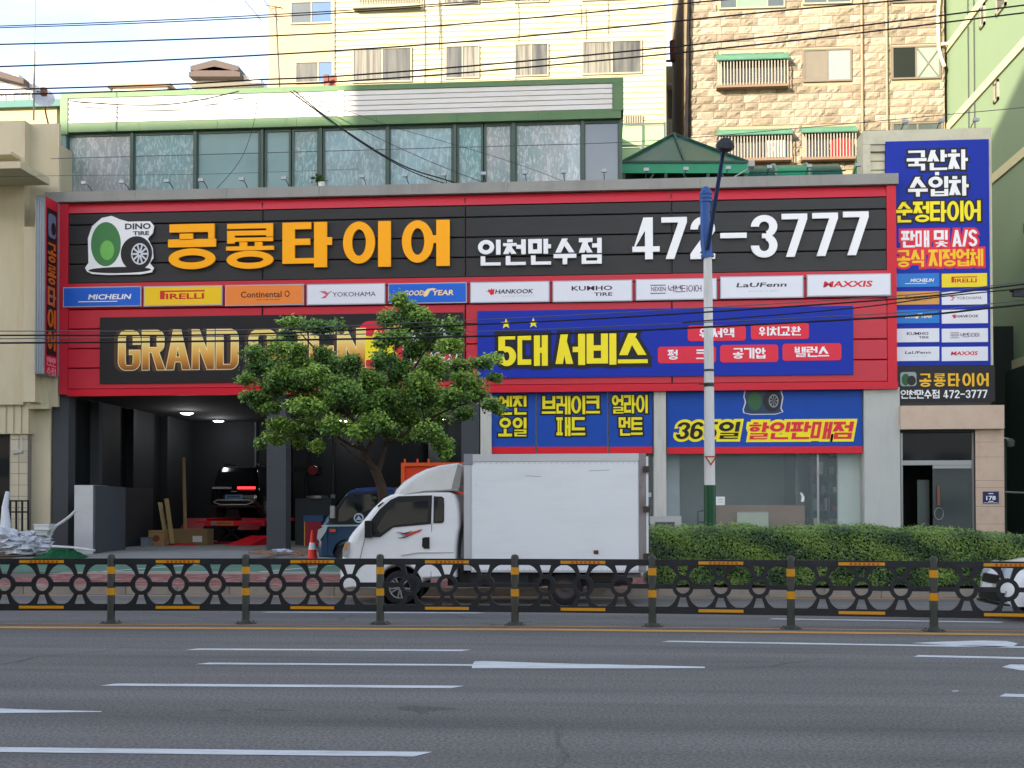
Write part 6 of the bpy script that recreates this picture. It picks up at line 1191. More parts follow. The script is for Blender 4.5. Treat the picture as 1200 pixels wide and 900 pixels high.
z1 = TB(0, 544)[1]; a, b = ux(468), ux(590); MB().box(a+.06, YU+.3, .96, b-.06, YU+1.4, z1-.08).build('sheet_body', om, oc_)
for (q0, q1, q2, q3) in ((a, b, z1-.09, z1), (a, b, .96, 1.05)): MB().box(q0, YU+.25, q2, q1, YU+1.45, q3).build('rim', od, oc_)
for u in (a, a+(b-a)*.5, b-.09): MB().box(u, YU+.25, 1.05, u+.09, YU+.34, z1-.09).build('corner_post', od, oc_)
for x in (472, 487, 500): p = TB(x, 543); MB().box(p[0]-.02, YU+.3, z1, p[0]+.02, YU+.34, z1+.1).build('lug', od, oc_)
# --- white car entering on the right (only its nose shows)
YC = 17.15; XC = 5.66
car = thing('white_car', 'white car whose nose enters at the right edge behind the guard rail', 'car', (XC+2.1, YC+.9, 0))
pf = [(0.02, .22), (-.02, .32), (0, .5), (.04, .62), (.12, .72), (.35, .80), (1.05, .92), (1.8, 1.36), (2.3, 1.46), (3.1, 1.44), (3.9, 1.1), (4.25, 1.0), (4.32, .6), (4.25, .3), (3.75, .2)]
pf = [(XC+x, z) for x, z in pf]+arc(XC+3.45, .31, .36, 0, 180, 8)[1:-1]+[(XC+3.0, .2), (XC+1.25, .2)]+arc(XC+.85, .31, .36, 0, 180, 8)[1:-1]+[(XC+.45, .2)]
body(MB(), pf, YC, YC+1.75, .05, .25, .85, plan=.38, plan_len=1.2).build('body', wpaint, car, smooth=True)
for sx_, yy, s_ in ((.85, YC+.12, -1), (3.45, YC+.12, -1), (.85, YC+1.63, 1), (3.45, YC+1.63, 1)): wheel(car, (XC+sx_, yy, .31), .31, .2, 'alloy', side=s_)
MB().add([(XC+1.1, YC+.25, .95), (XC+1.04, YC+.87, .95), (XC+1.1, YC+1.5, .95), (XC+1.78, YC+1.38, 1.375), (XC+1.74, YC+.87, 1.39), (XC+1.78, YC+.37, 1.375)], [(0, 1, 4, 5), (1, 2, 3, 4)]).build('windscreen', cglass, car, smooth='all')
panel(car, 'side_window', [(XC+1.5, 1.0), (XC+2.0, 1.33), (XC+3.1, 1.35), (XC+3.6, 1.05)], cglass, YC, .25, .85, .01)
def nose(yf, z, e=.0):                # point on the curved nose at width fraction yf
    t = abs(yf-.5)*2; pl = .38*(.0 if t < .1 else (.06*(t/.6) if t < .6 else .06+(t-.6)/.4*.8)); x = XC+pl-(.02 if z < .45 else 0)+max(0, z-.5)*.28; return (x-.03-e, YC+.02+1.71*yf, z)
def nosepatch(name, y0_, y1_, z0_, z1_, m_, e=.0, n=8, k=0):
    vs = []; 
    for i in range(n+1): u = y0_+(y1_-y0_)*i/n; vs += [nose(u, z0_+k*abs(u-.5)*.1, e), nose(u, z1_+k*abs(u-.5)*.3, e)]
    vs += [(x+.08, y, z) for x, y, z in vs]; o = 2*(n+1)
    fs = [(2*i, 2*i+2, 2*i+3, 2*i+1) for i in range(n)]+[(2*i, 2*i+o, 2*i+2+o, 2*i+2) for i in range(n)]+[(2*i+1, 2*i+3, 2*i+3+o, 2*i+1+o) for i in range(n)]+[(0, 1, 1+o, o), (2*n, 2*n+o, 2*n+1+o, 2*n+1)]
    return MB().add(vs, fs).build(name, m_, car, smooth=True)
nosepatch('grille', .28, .72, .52, .64, trim, .01, k=0); nosepatch('bumper_intake', .15, .85, .27, .40, trim, .01); nosepatch('headlight', .03, .27, .56, .68, mat('car_headlight', '#9aa2a6', .08, coat=.8), .015, k=1); nosepatch('headlight', .73, .95, .56, .68, mat('car_headlight', '#9aa2a6'), .015, k=1)
nosepatch('number_plate', .38, .62, .42, .51, mat('white_plastic', '#d8d8d2'), .03); nosepatch('fog_lamp', .06, .16, .33, .43, mat('car_headlight', '#9aa2a6'), .02); nosepatch('fog_lamp', .84, .94, .33, .43, mat('car_headlight', '#9aa2a6'), .02)
nosepatch('bumper_lip', .1, .9, .22, .25, trim, .02)
# --- black SUV on the lift, seen from behind (built at the origin, nose to +x, then turned)
suv = thing('black_suv', 'black SUV seen from behind, raised on the red scissor lift inside the garage', 'car', (0, 0, 0))
blk_p = mat('black_car_paint', '#0c0d10', .12, coat=.8, spec=.7); W2 = .96
pf = [(.10, .38), (.0, .5), (-.03, .66), (.0, .85), (.08, 1.0), (.10, 1.08), (.2, 1.25), (.36, 1.6), (.44, 1.74), (.9, 1.82), (3.0, 1.80), (3.9, 1.2), (4.7, 1.05), (4.85, .6), (4.75, .35), (4.3, .3)]+arc(3.85, .38, .42, 0, 180, 8)[1:-1]+[(3.4, .3), (1.5, .3)]+arc(1.0, .38, .42, 0, 180, 8)[1:-1]+[(.55, .32)]
body(MB(), pf, -W2, W2, .06, .26, 1.0, plan=.14, plan_len=.7).build('body', blk_p, suv, smooth=True)
def rear(name, y0_, y1_, z0_, z1_, m_, x_of=None, e=.02):
    xo = lambda z: (-.03 if z < .9 else (.06+(z-1.0)*.33 if z < 1.1 else .10+(z-1.08)*.5)); MB().add([(xo(z)-e, y, z) for y, z in ((y0_, z0_), (y1_, z0_), (y1_, z1_), (y0_, z1_))]+[(xo(z)+.06, y, z) for y, z in ((y0_, z0_), (y1_, z0_), (y1_, z1_), (y0_, z1_))], [(0, 1, 2, 3), (0, 4, 5, 1), (1, 5, 6, 2), (2, 6, 7, 3), (3, 7, 4, 0)]).build(name, m_, suv)
m = MB().add([(.17, -.74, 1.2), (.17, .74, 1.2), (.34, .62, 1.6), (.34, -.62, 1.6)], [(0, 1, 2, 3)]); m.build('rear_window', cglass, suv, fix=False)
litred = mat('tail_light_lit', '#ff2a2e', .3, emit=.8); dull = mat('tail_light_bar', '#8b8480', .2, coat=.6)
rear('light_bar', .12, .86, 1.00, 1.07, dull, e=.06); rear('tail_light', -.80, -.12, 1.0, 1.075, litred, e=.06); 
rear('number_plate', -.34, .34, .66, .80, mat('blue_plate', '#5e7f9f', .4), e=.03); rear('plate_print', -.26, .26, .70, .76, mat('plate_print_dark', '#34506e', .5), e=.034)
chrome = mat('chrome', '#c6c6c2', .15, metal=.7)
for a_, b_ in (((-.03, .62, .62), (-.03, -.62, .62)), ((-.03, .50, .46), (-.03, -.50, .46)), ((-.03, .62, .62), (-.03, .80, .55)), ((-.03, -.62, .62), (-.03, -.80, .55)), ((-.03, .80, .55), (-.03, .50, .46)), ((-.03, -.80, .55), (-.03, -.50, .46))): MB().bar(Vector(a_)+Vector((-.05, 0, 0)), Vector(b_)+Vector((-.05, 0, 0)), .035).build('chrome_bar', chrome, suv)
rear('bumper_skirt', -.85, .85, .36, .44, mat('dark_maroon', '#2a1014', .5), e=.0); rear('badge_text', -.1, .12, .9, .925, dull, e=.03)
for y_ in (-.72, .72): MB().tube([(.7, y_, 1.8), (.8, y_, 1.9), (2.6, y_, 1.88), (2.75, y_, 1.8)], .025, 6).build('roof_rail', trim, suv)
for x_, y_, s_ in ((1.0, .84, 1), (1.0, -.84, -1), (3.85, .84, 1), (3.85, -.84, -1)): wheel(suv, (x_, y_, .38), .38, .24, 'alloy', side=s_)
sp_ = P(274.3, 600, 45.0); ztk = P(274, 607, 45).z; suv.location = (sp_.x, 45.0, ztk); suv.rotation_euler = (0, 0, math.pi/2); suv.scale = (1, 1, 1.12)
# --- scissor lift
lr = mat('lift_red', '#e0182b', .4, var=.08); ld = mat('lift_maroon', '#7e1426', .4); YJ = 44.3
lf = thing('scissor_lift', 'red scissor lift with drive-on ramps carrying the black SUV', 'car lift', (sp_.x, YJ, FL))
xc = sp_.x; zt_ = ztk-.02
for s_ in (-1, 1):
    x0 = xc+s_*.62-.38 if s_ < 0 else xc+.62-.38; a, b = (P(214, 610, YJ).x, P(240, 610, YJ).x) if s_ < 0 else (P(281, 610, YJ).x, P(306, 610, YJ).x)
    MB().box(a, YJ+.3, zt_-.13, b, YJ+5.3, zt_).build('runway', lr, lf); MB().prism_x([(YJ-.3, zt_-.42), (YJ-.26, zt_-.42), (YJ+.34, zt_+.0), (YJ+.30, zt_+.02)], a, b).build('end_ramp', ld, lf)
    u, v = (P(201, 641, YJ-1.4).x, P(229, 641, YJ-1.4).x) if s_ < 0 else (P(268, 641, YJ-1.4).x, P(297, 641, YJ-1.4).x)
    MB().add([(u, 42.6, FL+.03), (v, 42.6, FL+.03), (v+.3, 44.0, FL+.34), (u+.5, 44.0, FL+.34), (u, 42.6, FL), (v, 42.6, FL), (v+.3, 44.0, FL), (u+.5, 44.0, FL)], [(0, 1, 2, 3), (0, 4, 5, 1), (1, 5, 6, 2), (3, 2, 6, 7), (0, 3, 7, 4)]).build('ramp', lr, lf)
MB().box(P(228, 610, YJ).x, YJ+.05, zt_-.28, P(309, 610, YJ).x, YJ+.28, zt_-.08).build('cross_beam', lr, lf)
a, b = P(247, 612, YJ).x, P(273, 612, YJ).x; o = MB().box(a, YJ+.03, zt_-.25, b, YJ+.06, zt_-.1).build('warning_plate', mat('warning_orange', '#c98a45', .5), lf)
MB().prism(ell(a+.1, zt_-.175, .09, .07, 14), YJ+.015, YJ+.028).build('disc', mat('warning_blue', '#5f8fc0', .5), o)
for k in range(7): MB().box(a+.24+k*.08, YJ+.02, zt_-.21, a+.29+k*.08, YJ+.028, zt_-.14).build('mark', mat('warning_red', '#8d2a20', .5), o)
dk_ = mat('lift_black', '#16171a', .5, metal=.3)
for s_ in (-.55, .55):
    for d_ in (-1, 1): MB().bar((xc+s_, YJ+.5, FL+.1 if d_ > 0 else zt_-.15), (xc+s_, YJ+3.5, zt_-.15 if d_ > 0 else FL+.1), .1, .14).build('scissor_arm', dk_, lf)
for d_ in (-1, 1): MB().bar((xc-.45*d_, YJ+.4, FL+.05), (xc+.35*d_, YJ+.4, zt_-.2), .09).build('brace', dk_, lf)
MB().box(xc-.9, YJ-.1, FL, xc+.9, YJ+.5, FL+.1).build('base_frame', ld, lf); MB().box(xc-.9, YJ+.5, FL, xc+.9, YJ+4, FL+.04).build('base_frame', dk_, lf)
# ---------------------------------------------------------------- garage contents
def cbox(name, lab, cat, x0, yt, x1, yb, Y, d, m_, parts=(), group=None):
    r = PRc(x0, yt, x1, yb, Y); t = thing(name, lab, cat, ((r[0]+r[2])/2, Y, r[1]), group); MB().box(r[0], Y, r[1], r[2], Y+d, r[3]).build('carton' if 'box' in name else 'body', m_, t); return t, r
cb = mat('cardboard', '#a98458', .85, var=.1, vs=4); cb2 = mat('dull_cardboard', '#86704f', .85, var=.1)
t, r = cbox('cardboard_box', 'small square cardboard box with a printed mark beside the lift ramp', 'box', 174, 621.5, 192, 640.5, 42.2, .5, cb); MB().prism(ell((r[0]+r[2])/2, (r[1]+r[3])/2, .13, .12, 14), 42.19, 42.2).build('printed_mark', mat('box_print', '#7c4a34', .8), t); MB().box(r[0], 42.195, (r[1]+r[3])/2+.2, r[2], 42.2, (r[1]+r[3])/2+.22).build('tape', cb2, t)
t, r = cbox('cardboard_box', 'long low cardboard box lying behind the leaning planks in the garage', 'box', 192.5, 620, 243, 640, 42.8, .7, cb2); MB().box(r[2]-.55, 42.79, r[1]+.15, r[2]-.2, 42.8, r[3]-.25).build('label', mat('white_plastic', '#d8d8d2'), t)
wood = mat('raw_wood', '#9a855c', .8, var=.15, vs=6)
for x0, y0_, x1, y1_, lab in ((187.5, 589, 196, 622, 'shorter left one of two planks leaning behind the cardboard boxes'), (195, 584.5, 202, 621, 'slightly taller right one of two planks leaning behind the cardboard boxes')):
    t = thing('plank', lab, 'plank', P(x1, y1_, 42.6), 'planks leaning in the garage'); MB().bar(P(x1, y1_+16, 42.5), P(x0, y0_, 43.3), .16, .04).build('board', wood, t)
t = thing('timber_post', 'tall slim timber batten standing upright left of the SUV', 'batten', P(217, 608, 43.2)); MB().bar(P(217.5, 640, 43.4), P(215, 536, 43.6), .12, .06).build('batten', wood, t)
t, r = cbox('grey_tool_bin', 'small grey bin with blue lid left of the cardboard box', 'bin', 165, 631, 174, 641, 41.6, .4, mat('bin_grey', '#7e858c', .6)); MB().box(r[0]-.02, 41.58, r[3], r[2]+.02, 42.02, r[3]+.04).build('lid', mat('bin_blue', '#5a7390', .5), t)
t, r = cbox('tyre_changer', 'dark grey tyre machine behind the pillar in the second bay', 'machine', 346, 584, 388, 640, 43.5, .9, mat('machine_grey', '#3c4248', .4, metal=.2)); MB().tube([(r[0]+.3, 43.9, r[3]), (r[0]+.3, 43.9, r[3]+.9), (r[0]+.9, 43.7, r[3]+.9)], .07, 8).build('arm', dk_, t); MB().lathe([(0, 0), (.4, 0), (.4, .1), (0, .1)], (r[0]+.8, 43.6, r[3]), 'z', 20).build('turntable', steel, t)
t, r = cbox('tool_cabinet', 'dark red tool cabinet with blue top left of the blue truck', 'cabinet', 356.5, 611, 377, 640, 40.2, .6, mat('cabinet_red', '#6d141c', .4)); MB().box(r[0]-.03, 40.17, r[3], r[2]+.05, 40.85, r[3]+.2).build('top_tray', mat('tray_blue', '#1f4463', .5), t)
for k in range(4): z_ = r[1]+(r[3]-r[1])*(k+.1)/4; MB().box(r[0]+.03, 40.18, z_, r[2]-.03, 40.2, z_+.2).build('drawer', mat('cabinet_red2', '#84202a', .4), t)
MB().box(r[0], 40.19, r[1], r[0]+.05, 40.2, r[3]).build('edge_strip', mat('strip_yellow', '#b9a03c', .5), t)
t = thing('overhead_reel', 'dark beam with a small red hose reel across the second bay', 'hose reel', P(358, 549, 44)); a, b = P(341, 549, 44), P(376, 549, 44); MB().box(a.x, 44, a.z-.12, b.x, 44.2, a.z+.08).build('beam', dk_, t); MB().lathe([(0, -.1), (.18, -.1), (.18, .1), (0, .1)], P(367, 551, 43.8), 'y', 16).build('reel', mat('reel_red', '#7c1a22', .4), t)
t, r = cbox('wall_box', 'small pale control box on the wall pipe behind the blue truck', 'control box', 387.5, 579.5, 392, 590, 44.5, .15, mat('pale_box', '#9ba09d', .5)); MB().tube([((r[0]+r[2])/2, 44.6, r[3]), ((r[0]+r[2])/2, 44.6, 5.3)], .02, 6).build('pipe', MATS['grey_pipe'], t)
lampE = mat('ceiling_lamp_lit', '#ffffff', .3, emit=5)
zc_ = zb+.05
for i, (x, y, w_, lab) in enumerate(((219, 485, .36, 'large round ceiling lamp lit at the left of the garage'), (256, 494, .32, 'flat lit ceiling lamp above the black SUV'), (403, 493.5, .3, 'lit ceiling lamp behind the tree crown in the second bay'), (517, 492.2, .3, 'small lit ceiling lamp at the right end of the second bay'))):
    d = ray(x, y); k = (zc_-.1-CZ)/d.z; p = CAM+d*k
    if p.y > 48.5: p = P(x, y, 48.3)
    t = thing('ceiling_lamp', lab, 'lamp', (p.x, p.y, zc_), 'lamps in the garage ceiling')
    MB().lathe([(w_*.75, 0), (w_*.75, -.06), (w_*.7, -.08)], (p.x, p.y, zc_), 'z', 20).build('housing', steel, t); MB().lathe([(0, -.13), (w_*.4, -.12), (w_*.7, -.06)], (p.x, p.y, zc_), 'z', 20).build('diffuser', lampE, t)
    MB().tube([(p.x, p.y, zc_), (p.x, p.y, zc_+.12)], .03, 6).build('stem', steel, t)
    L_ = bpy.data.lights.new('lamp_light', 'POINT'); L_.energy = 8; L_.shadow_soft_size = .3; L_.color = (.95, .98, 1); lo = bpy.data.objects.new('lamp_light', L_); COL.objects.link(lo); lo.parent = t; lo.location = (0, 0, -.35)
# showroom contents
sh = thing('display_shelf', 'dark metal shelf full of small goods behind the right shop window', 'shelf', (P(970, 600, YF+1.6).x, YF+1.6, FL)); a, b = P(951.5, 580, YF+1.6).x, P(989, 580, YF+1.6).x; zt_ = P(970, 534, YF+1.6).z; shm = mat('shelf_dark', '#2b2c2e', .5)
for k in range(6): z_ = FL+.05+(zt_-FL-.1)*k/5; MB().box(a, YF+1.6, z_, b, YF+2.2, z_+.04).build('shelf_board', shm, sh)
for u in (a, (a+b)/2, b): MB().box(u-.03, YF+1.57, FL, u+.03, YF+2.2, zt_+.1).build('upright', shm, sh)
random.seed(11)
cols = ['#8c2f33', '#9a9fa0', '#5d6a75', '#b8b2a4', '#3c4a3f', '#a8a8a8']
for k in range(5):
    z_ = FL+.09+(zt_-FL-.1)*k/5; u = a+.06
    while u < b-.15: w_ = random.uniform(.08, .16); h_ = random.uniform(.15, .45); MB().box(u, YF+1.65, z_, u+w_, YF+1.95, z_+h_).build('packet', mat('packet_%d' % random.randrange(6), random.choice(cols), .5), sh); u += w_+random.uniform(.02, .1)
MB().box(a, YF+2.25, FL, b, YF+2.3, zt_).build('back_panel', shm, sh)
t, r = cbox('counter_board', 'brown board counter behind the shop glass', 'counter', 839.5, 592, 943, 632, YF+.9, .5, mat('brown_board', '#8a6e54', .7)); 
t, r = cbox('green_white_board', 'small pale green board leaning on the brown counter inside the window', 'board', 864, 600.5, 900.5, 625, YF+.75, .04, mat('pale_green_board', '#b3bda2', .5)); MB().box(r[0], YF+.74, r[3], r[2], YF+.79, r[3]+.03).build('edge', steel, t)
t = thing('paper_notice', 'white paper notice taped to the shop glass right of the lamp post', 'notice', P(844, 592, YG-.01)); r = PRc(839, 582, 849.5, 592, YG-.02); MB().box(r[0], YG-.012, r[1], r[2], YG-.004, r[3]).build('sheet', mat('paper', '#dcdcd6', .8), t)
for k in range(2): MB().box(r[0]+.05, YG-.0135, r[3]-.09-k*.08, r[2]-.05, YG-.0125, r[3]-.08-k*.08).build('line_print', mat('print_dark_grey', '#34373c'), t)
t = thing('black_chair_frame', 'black metal chair frame inside the window behind the lamp post', 'chair', P(820, 625, YF+1)); 
for q_ in (((818, 625), (818, 599)), ((818, 599), (828, 598)), ((818, 612), (828, 612))): MB().tube([P(*q_[0], YF+1), P(*q_[1], YF+1)], .025, 6).build('frame_tube', dk_, t)
t = thing('torn_sticker', 'torn white and black sticker on the shop glass above the brown counter', 'sticker', P(941, 583, YG-.01)); MB().add([P(*q_, YG-.006) for q_ in ((937, 577), (940, 577.5), (943, 583), (942, 588), (938.5, 588), (939.5, 582))], [tuple(range(6))]).build('sticker', mat('paper', '#dcdcd6'), t)
t, r = cbox('outdoor_unit', 'white outdoor unit with a dark louvre standing before the cream column', 'outdoor unit', 762, 605, 798.5, 640, YF-.8, .5, mat('ac_white', '#d6d6cf')); MB().box(r[0]+.15, YF-.82, r[1]+.1, r[2]-.2, YF-.8, r[3]-.17).build('louvre', mat('louvre_dark', '#4c4e55', .6), t)
# left-hand wall box, cone, pallets, heap
t = thing('white_wall_stub', 'white and grey rectangular block in front of the low dark garage wall', 'wall block', (P(108, 600, 35.6).x, 35.6, .25)); r = PRc(87, 568.5, 109, 644, 35.5); MB().box(r[0], 35.5, .25, r[2]-.003, 36.6, r[3]).build('white_face', mat('white_stub', '#bfc0bf', .6, var=.04, dirt='#a5a6a5'), t); MB().box(r[2], 35.51, .25, r[2]+.06, 37.0, r[3]-.01).build('grey_side', mat('stub_grey', '#4b4f55', .6, dirt='#4f545b'), t); MB().box(r[2]-.3, 36.6, .25, r[2], 38, r[3]-.02).build('rear_part', mat('stub_grey', '#4b4f55'), t)
cn_ = thing('traffic_cone', 'orange traffic cone with a white sleeve beside the blue truck', 'traffic cone', (P(366, 640, 31).x, 31, .155)); c = origin_of(cn_)
cm = mat('cone_orange', '#e0332a', .5); MB().box(c.x-.17, c.y-.17, c.z, c.x+.17, c.y+.17, c.z+.03).build('base', cm, cn_); MB().lathe([(.16, .03), (.10, .40), (.098, .40)], c, 'z', 20).build('cone', cm, cn_, smooth=True); MB().lathe([(.105, .40), (.073, .58)], c, 'z', 20).build('sleeve', mat('cone_white', '#d9d4d4', .4), cn_, smooth=True); MB().lathe([(.073, .58), (.03, .90), (0, .91)], c, 'z', 20).build('tip', cm, cn_, smooth=True)
pw = mat('pallet_wood', '#8a6f55', .85, var=.25, vs=5)
for i, (x, y) in enumerate(((318, 650), (345, 651))):
    c = G(x, y, .2); t = thing('wood_pallet', ['low wooden pallet under scraps beside the middle pillar', 'low wooden pallet left of the traffic cone'][i], 'pallet', c, 'pallets by the middle pillar')
    for k in range(6): MB().box(c.x-.55, c.y+k*.19, c.z+.1, c.x+.55, c.y+k*.19+.14, c.z+.125+.004*(k % 3)).build('board', pw, t)
    for k in range(3): MB().box(c.x-.55+k*.5, c.y, c.z-.02, c.x-.45+k*.5, c.y+1.1, c.z+.098).build('bearer', pw, t)
random.seed(5)
dbr = MB()
for k in range(40): c = G(random.uniform(300, 362), random.uniform(644, 650), .32); a = random.random()*3; v = Vector((math.cos(a), math.sin(a), random.uniform(-.15, .15)))*random.uniform(.1, .35); dbr.bar(c-v, c+v, random.uniform(.04, .1), .02)
dbr.build('wood_scraps', pw, None, loc=G(330, 650, .2), label='loose heap of wood scraps lying over the pallets', cat='wood scraps', kind='stuff')
t = thing('crumpled_bag', 'crumpled white and blue bag on the pallets', 'bag', G(330, 646, .36)); c = origin_of(t)
def blob(c, rx, ry, rz, seed, amp=.35, n=14, k=9):
    rd = random.Random(seed); m = MB(); vs = []
    for i in range(k+1):
        for j in range(n):
            a = math.pi*i/k; b = 2*math.pi*j/n; f = 1+rd.uniform(-amp, amp); vs.append((c[0]+rx*f*math.sin(a)*math.cos(b), c[1]+ry*f*math.sin(a)*math.sin(b), c[2]+rz*(1 if i in (0, k) else f)*math.cos(a)))
    return m.add(vs, [(i*n+j, i*n+(j+1) % n, (i+1)*n+(j+1) % n, (i+1)*n+j) for i in range(k) for j in range(n)])
blob(c, .28, .2, .07, 3).build('bag', mat('bag_white', '#a9b6c9', .4), t)
plw = mat('plastic_white', '#c8cdd4', .25, var=.06, coat=.3); hp = thing('plastic_sheet_heap', 'heap of crumpled white plastic sheeting at the left edge', 'plastic sheeting', P(25, 648, 34.5)); random.seed(21)
YH = 34.5
for i, (x, y, rx, ry, rz) in enumerate(((6, 632, .35, .4, .3), (15, 640, .55, .4, .22), (30, 636, .5, .4, .2), (42, 640, .45, .35, .16), (20, 645, .8, .5, .12), (48, 634, .3, .3, .12), (34, 626, .35, .3, .1))):
    blob(P(x, y, YH+i*.07), rx, ry, rz, i, .4, 18, 11).build('fold', plw, hp)
for i, (x0, y0_, x1, y1_, r_) in enumerate(((4, 636, 9, 576, .10), (-2, 636, 10, 578, .07), (10, 640, 48, 620, .05), (14, 632, 55, 640, .06), (26, 640, 52, 627, .05))):
    a, b = P(x0, y0_, YH+.1), P(x1, y1_, YH+.3); MB().tube([a, a.lerp(b, .35)+Vector((.05, 0, .03)), a.lerp(b, .7)+Vector((-.04, 0, -.02)), b], [r_*1.9, r_*1.3, r_, r_*.6], 9).build('roll', plw, hp, smooth=True)
for i, (x0, yt, x1, yb, m_) in enumerate(((40, 614, 57, 621, '#d2d4d3'), (41.5, 621.5, 55, 627, '#bcc0bf'))):
    t, r = cbox('white_foam_box', ['upper white foam box on the plastic heap', 'lower white foam box on the plastic heap'][i], 'box', x0, yt, x1, yb, YH+.1+i*.05, .4, mat('foam_'+m_[1:], m_, .8), group='foam boxes on the plastic heap'); MB().box(r[0]-.015, YH+.08+i*.05, r[3]-.05, r[2]+.015, YH+.52, r[3]+.0).build('lid', mat('foam_'+m_[1:], m_), t)
nt2 = thing('green_netting', 'green net tarpaulin lying on the ground by the white wall block', 'tarpaulin', P(62, 650, 33.8)); random.seed(2); m = MB(); nx_, ny_ = 26, 8; a, b = P(34, 650, 33.6), P(92, 648, 33.6); vs = []
for j in range(ny_+1):
    for i in range(nx_+1): u, v = i/nx_, j/ny_; vs.append((a.x+(b.x-a.x)*u+random.uniform(-.03, .03), 33.5+1.2*v, .17+.3*math.sin(math.pi*v)*math.sin(math.pi*u)**.7*(.7+.5*random.random())))
m.add(vs, [(j*(nx_+1)+i, j*(nx_+1)+i+1, (j+1)*(nx_+1)+i+1, (j+1)*(nx_+1)+i) for j in range(ny_) for i in range(nx_)]); m.build('net', mat('net_green', '#0f5a35', .9, var=.3, vs=20, bump=1, bs=80), nt2, fix=False)
t = thing('white_hose', 'white corrugated conduit arching from the white block down to the ground', 'conduit', P(57, 645, 34.6)); pts = [P(x, y, 34.8) for x, y in ((88, 599), (82, 605), (74, 611), (66, 616), (60, 624), (57.5, 633), (57, 645))]; MB().tube(pts, .045, 10).build('conduit', mat('hose_white', '#c9cccd', .5, bump=1, bs=60), t, smooth=True)
t = thing('white_rod', 'white rod lying on top of the green netting', 'rod', P(60, 641, 33.6)); MB().tube([P(60, 640, 33.7), P(85, 641.5, 33.3), P(111, 645, 33.0)], .035, 8).build('rod', MATS['hose_white'], t)
t = thing('iron_railing', 'small black iron railing before the tiled column at the left edge', 'railing', P(20, 626, 35.5)); Y_ = 35.4
for x in (12, 19, 26, 33): MB().tube([P(x, 626, Y_), P(x, 586, Y_)], .035, 6).build('upright', dk_, t)
for y in (587, 600): MB().tube([P(8, y, Y_), P(34, y, Y_)], .025, 6).build('rail', dk_, t)
t = thing('security_camera', 'small white camera on the tiled column of the left neighbour', 'camera', P(24, 531, YL)); c = P(23, 531, YL+.1); MB().tube([c+Vector((-.15, -.1, 0)), c+Vector((.15, -.1, .03))], .06, 8).build('camera_body', lampm, t); MB().tube([c+Vector((.12, 0, .02)), P(26, 512, YL+.2)], .02, 6).build('cable', lampm, t)
# ---------------------------------------------------------------- median guard rail
fm = mat('rail_charcoal', '#212427', .5, metal=.2, var=.1, dirt='#33363a', dirt_amt=.4); pm = mat('post_olive', '#3a3d36', .5, var=.1, dirt='#55574f', dirt_amt=.4)
ref = mat('reflector_amber', '#c98c10', .35, var=.08); refd = mat('reflector_print', '#a8520f', .45)
px = [(-31, 731), (130, 731.3), (288, 731.6), (445.5, 732.3), (603.5, 733.4), (764.5, 735.3), (927, 737.8), (1094.5, 740.6)]
pos = [G(x, y-1.0, .0) for x, y in px]; pos.append(pos[-1]*2-pos[-2]); pos.insert(0, pos[0]*2-pos[1])
gd = thing('median_guard_rail', 'dark median guard rail of ring-patterned panels between posts with amber bands', 'guard rail', (pos[4].x, pos[4].y, 0))
H_ = .98
m = MB().lathe([(.055, .02), (.055, .93), (.05, .955), (.035, .972), (0, .98)], (0, 0, 0), 'z', 18); post_me = m.mesh('post', pm, smooth=True)
m = MB().lathe([(.0, .0), (.15, .0), (.15, .012), (.07, .03), (.058, .05)], (0, 0, 0), 'z', 20)
for k in range(4): a = k*math.pi/2+.78; m.lathe([(.014, .01), (.014, .035), (0, .035)], (.12*math.cos(a), .12*math.sin(a), 0), 'z', 6)
base_me = m.mesh('base_flange', pm, smooth=True)
band_me = [MB().lathe([(.055, z0), (.0575, z0), (.0575, z1), (.055, z1)], (0, 0, 0), 'z', 18).mesh('reflective_band', ref, smooth=True) for z0, z1 in ((.40, .50), (.70, .80))]
L0 = (pos[4]-pos[3]).length; hz = lambda y: (732.8-y)*(H_/87.0)
zr0, zr1, zm_ = hz(716.5), hz(651.5), hz(683)
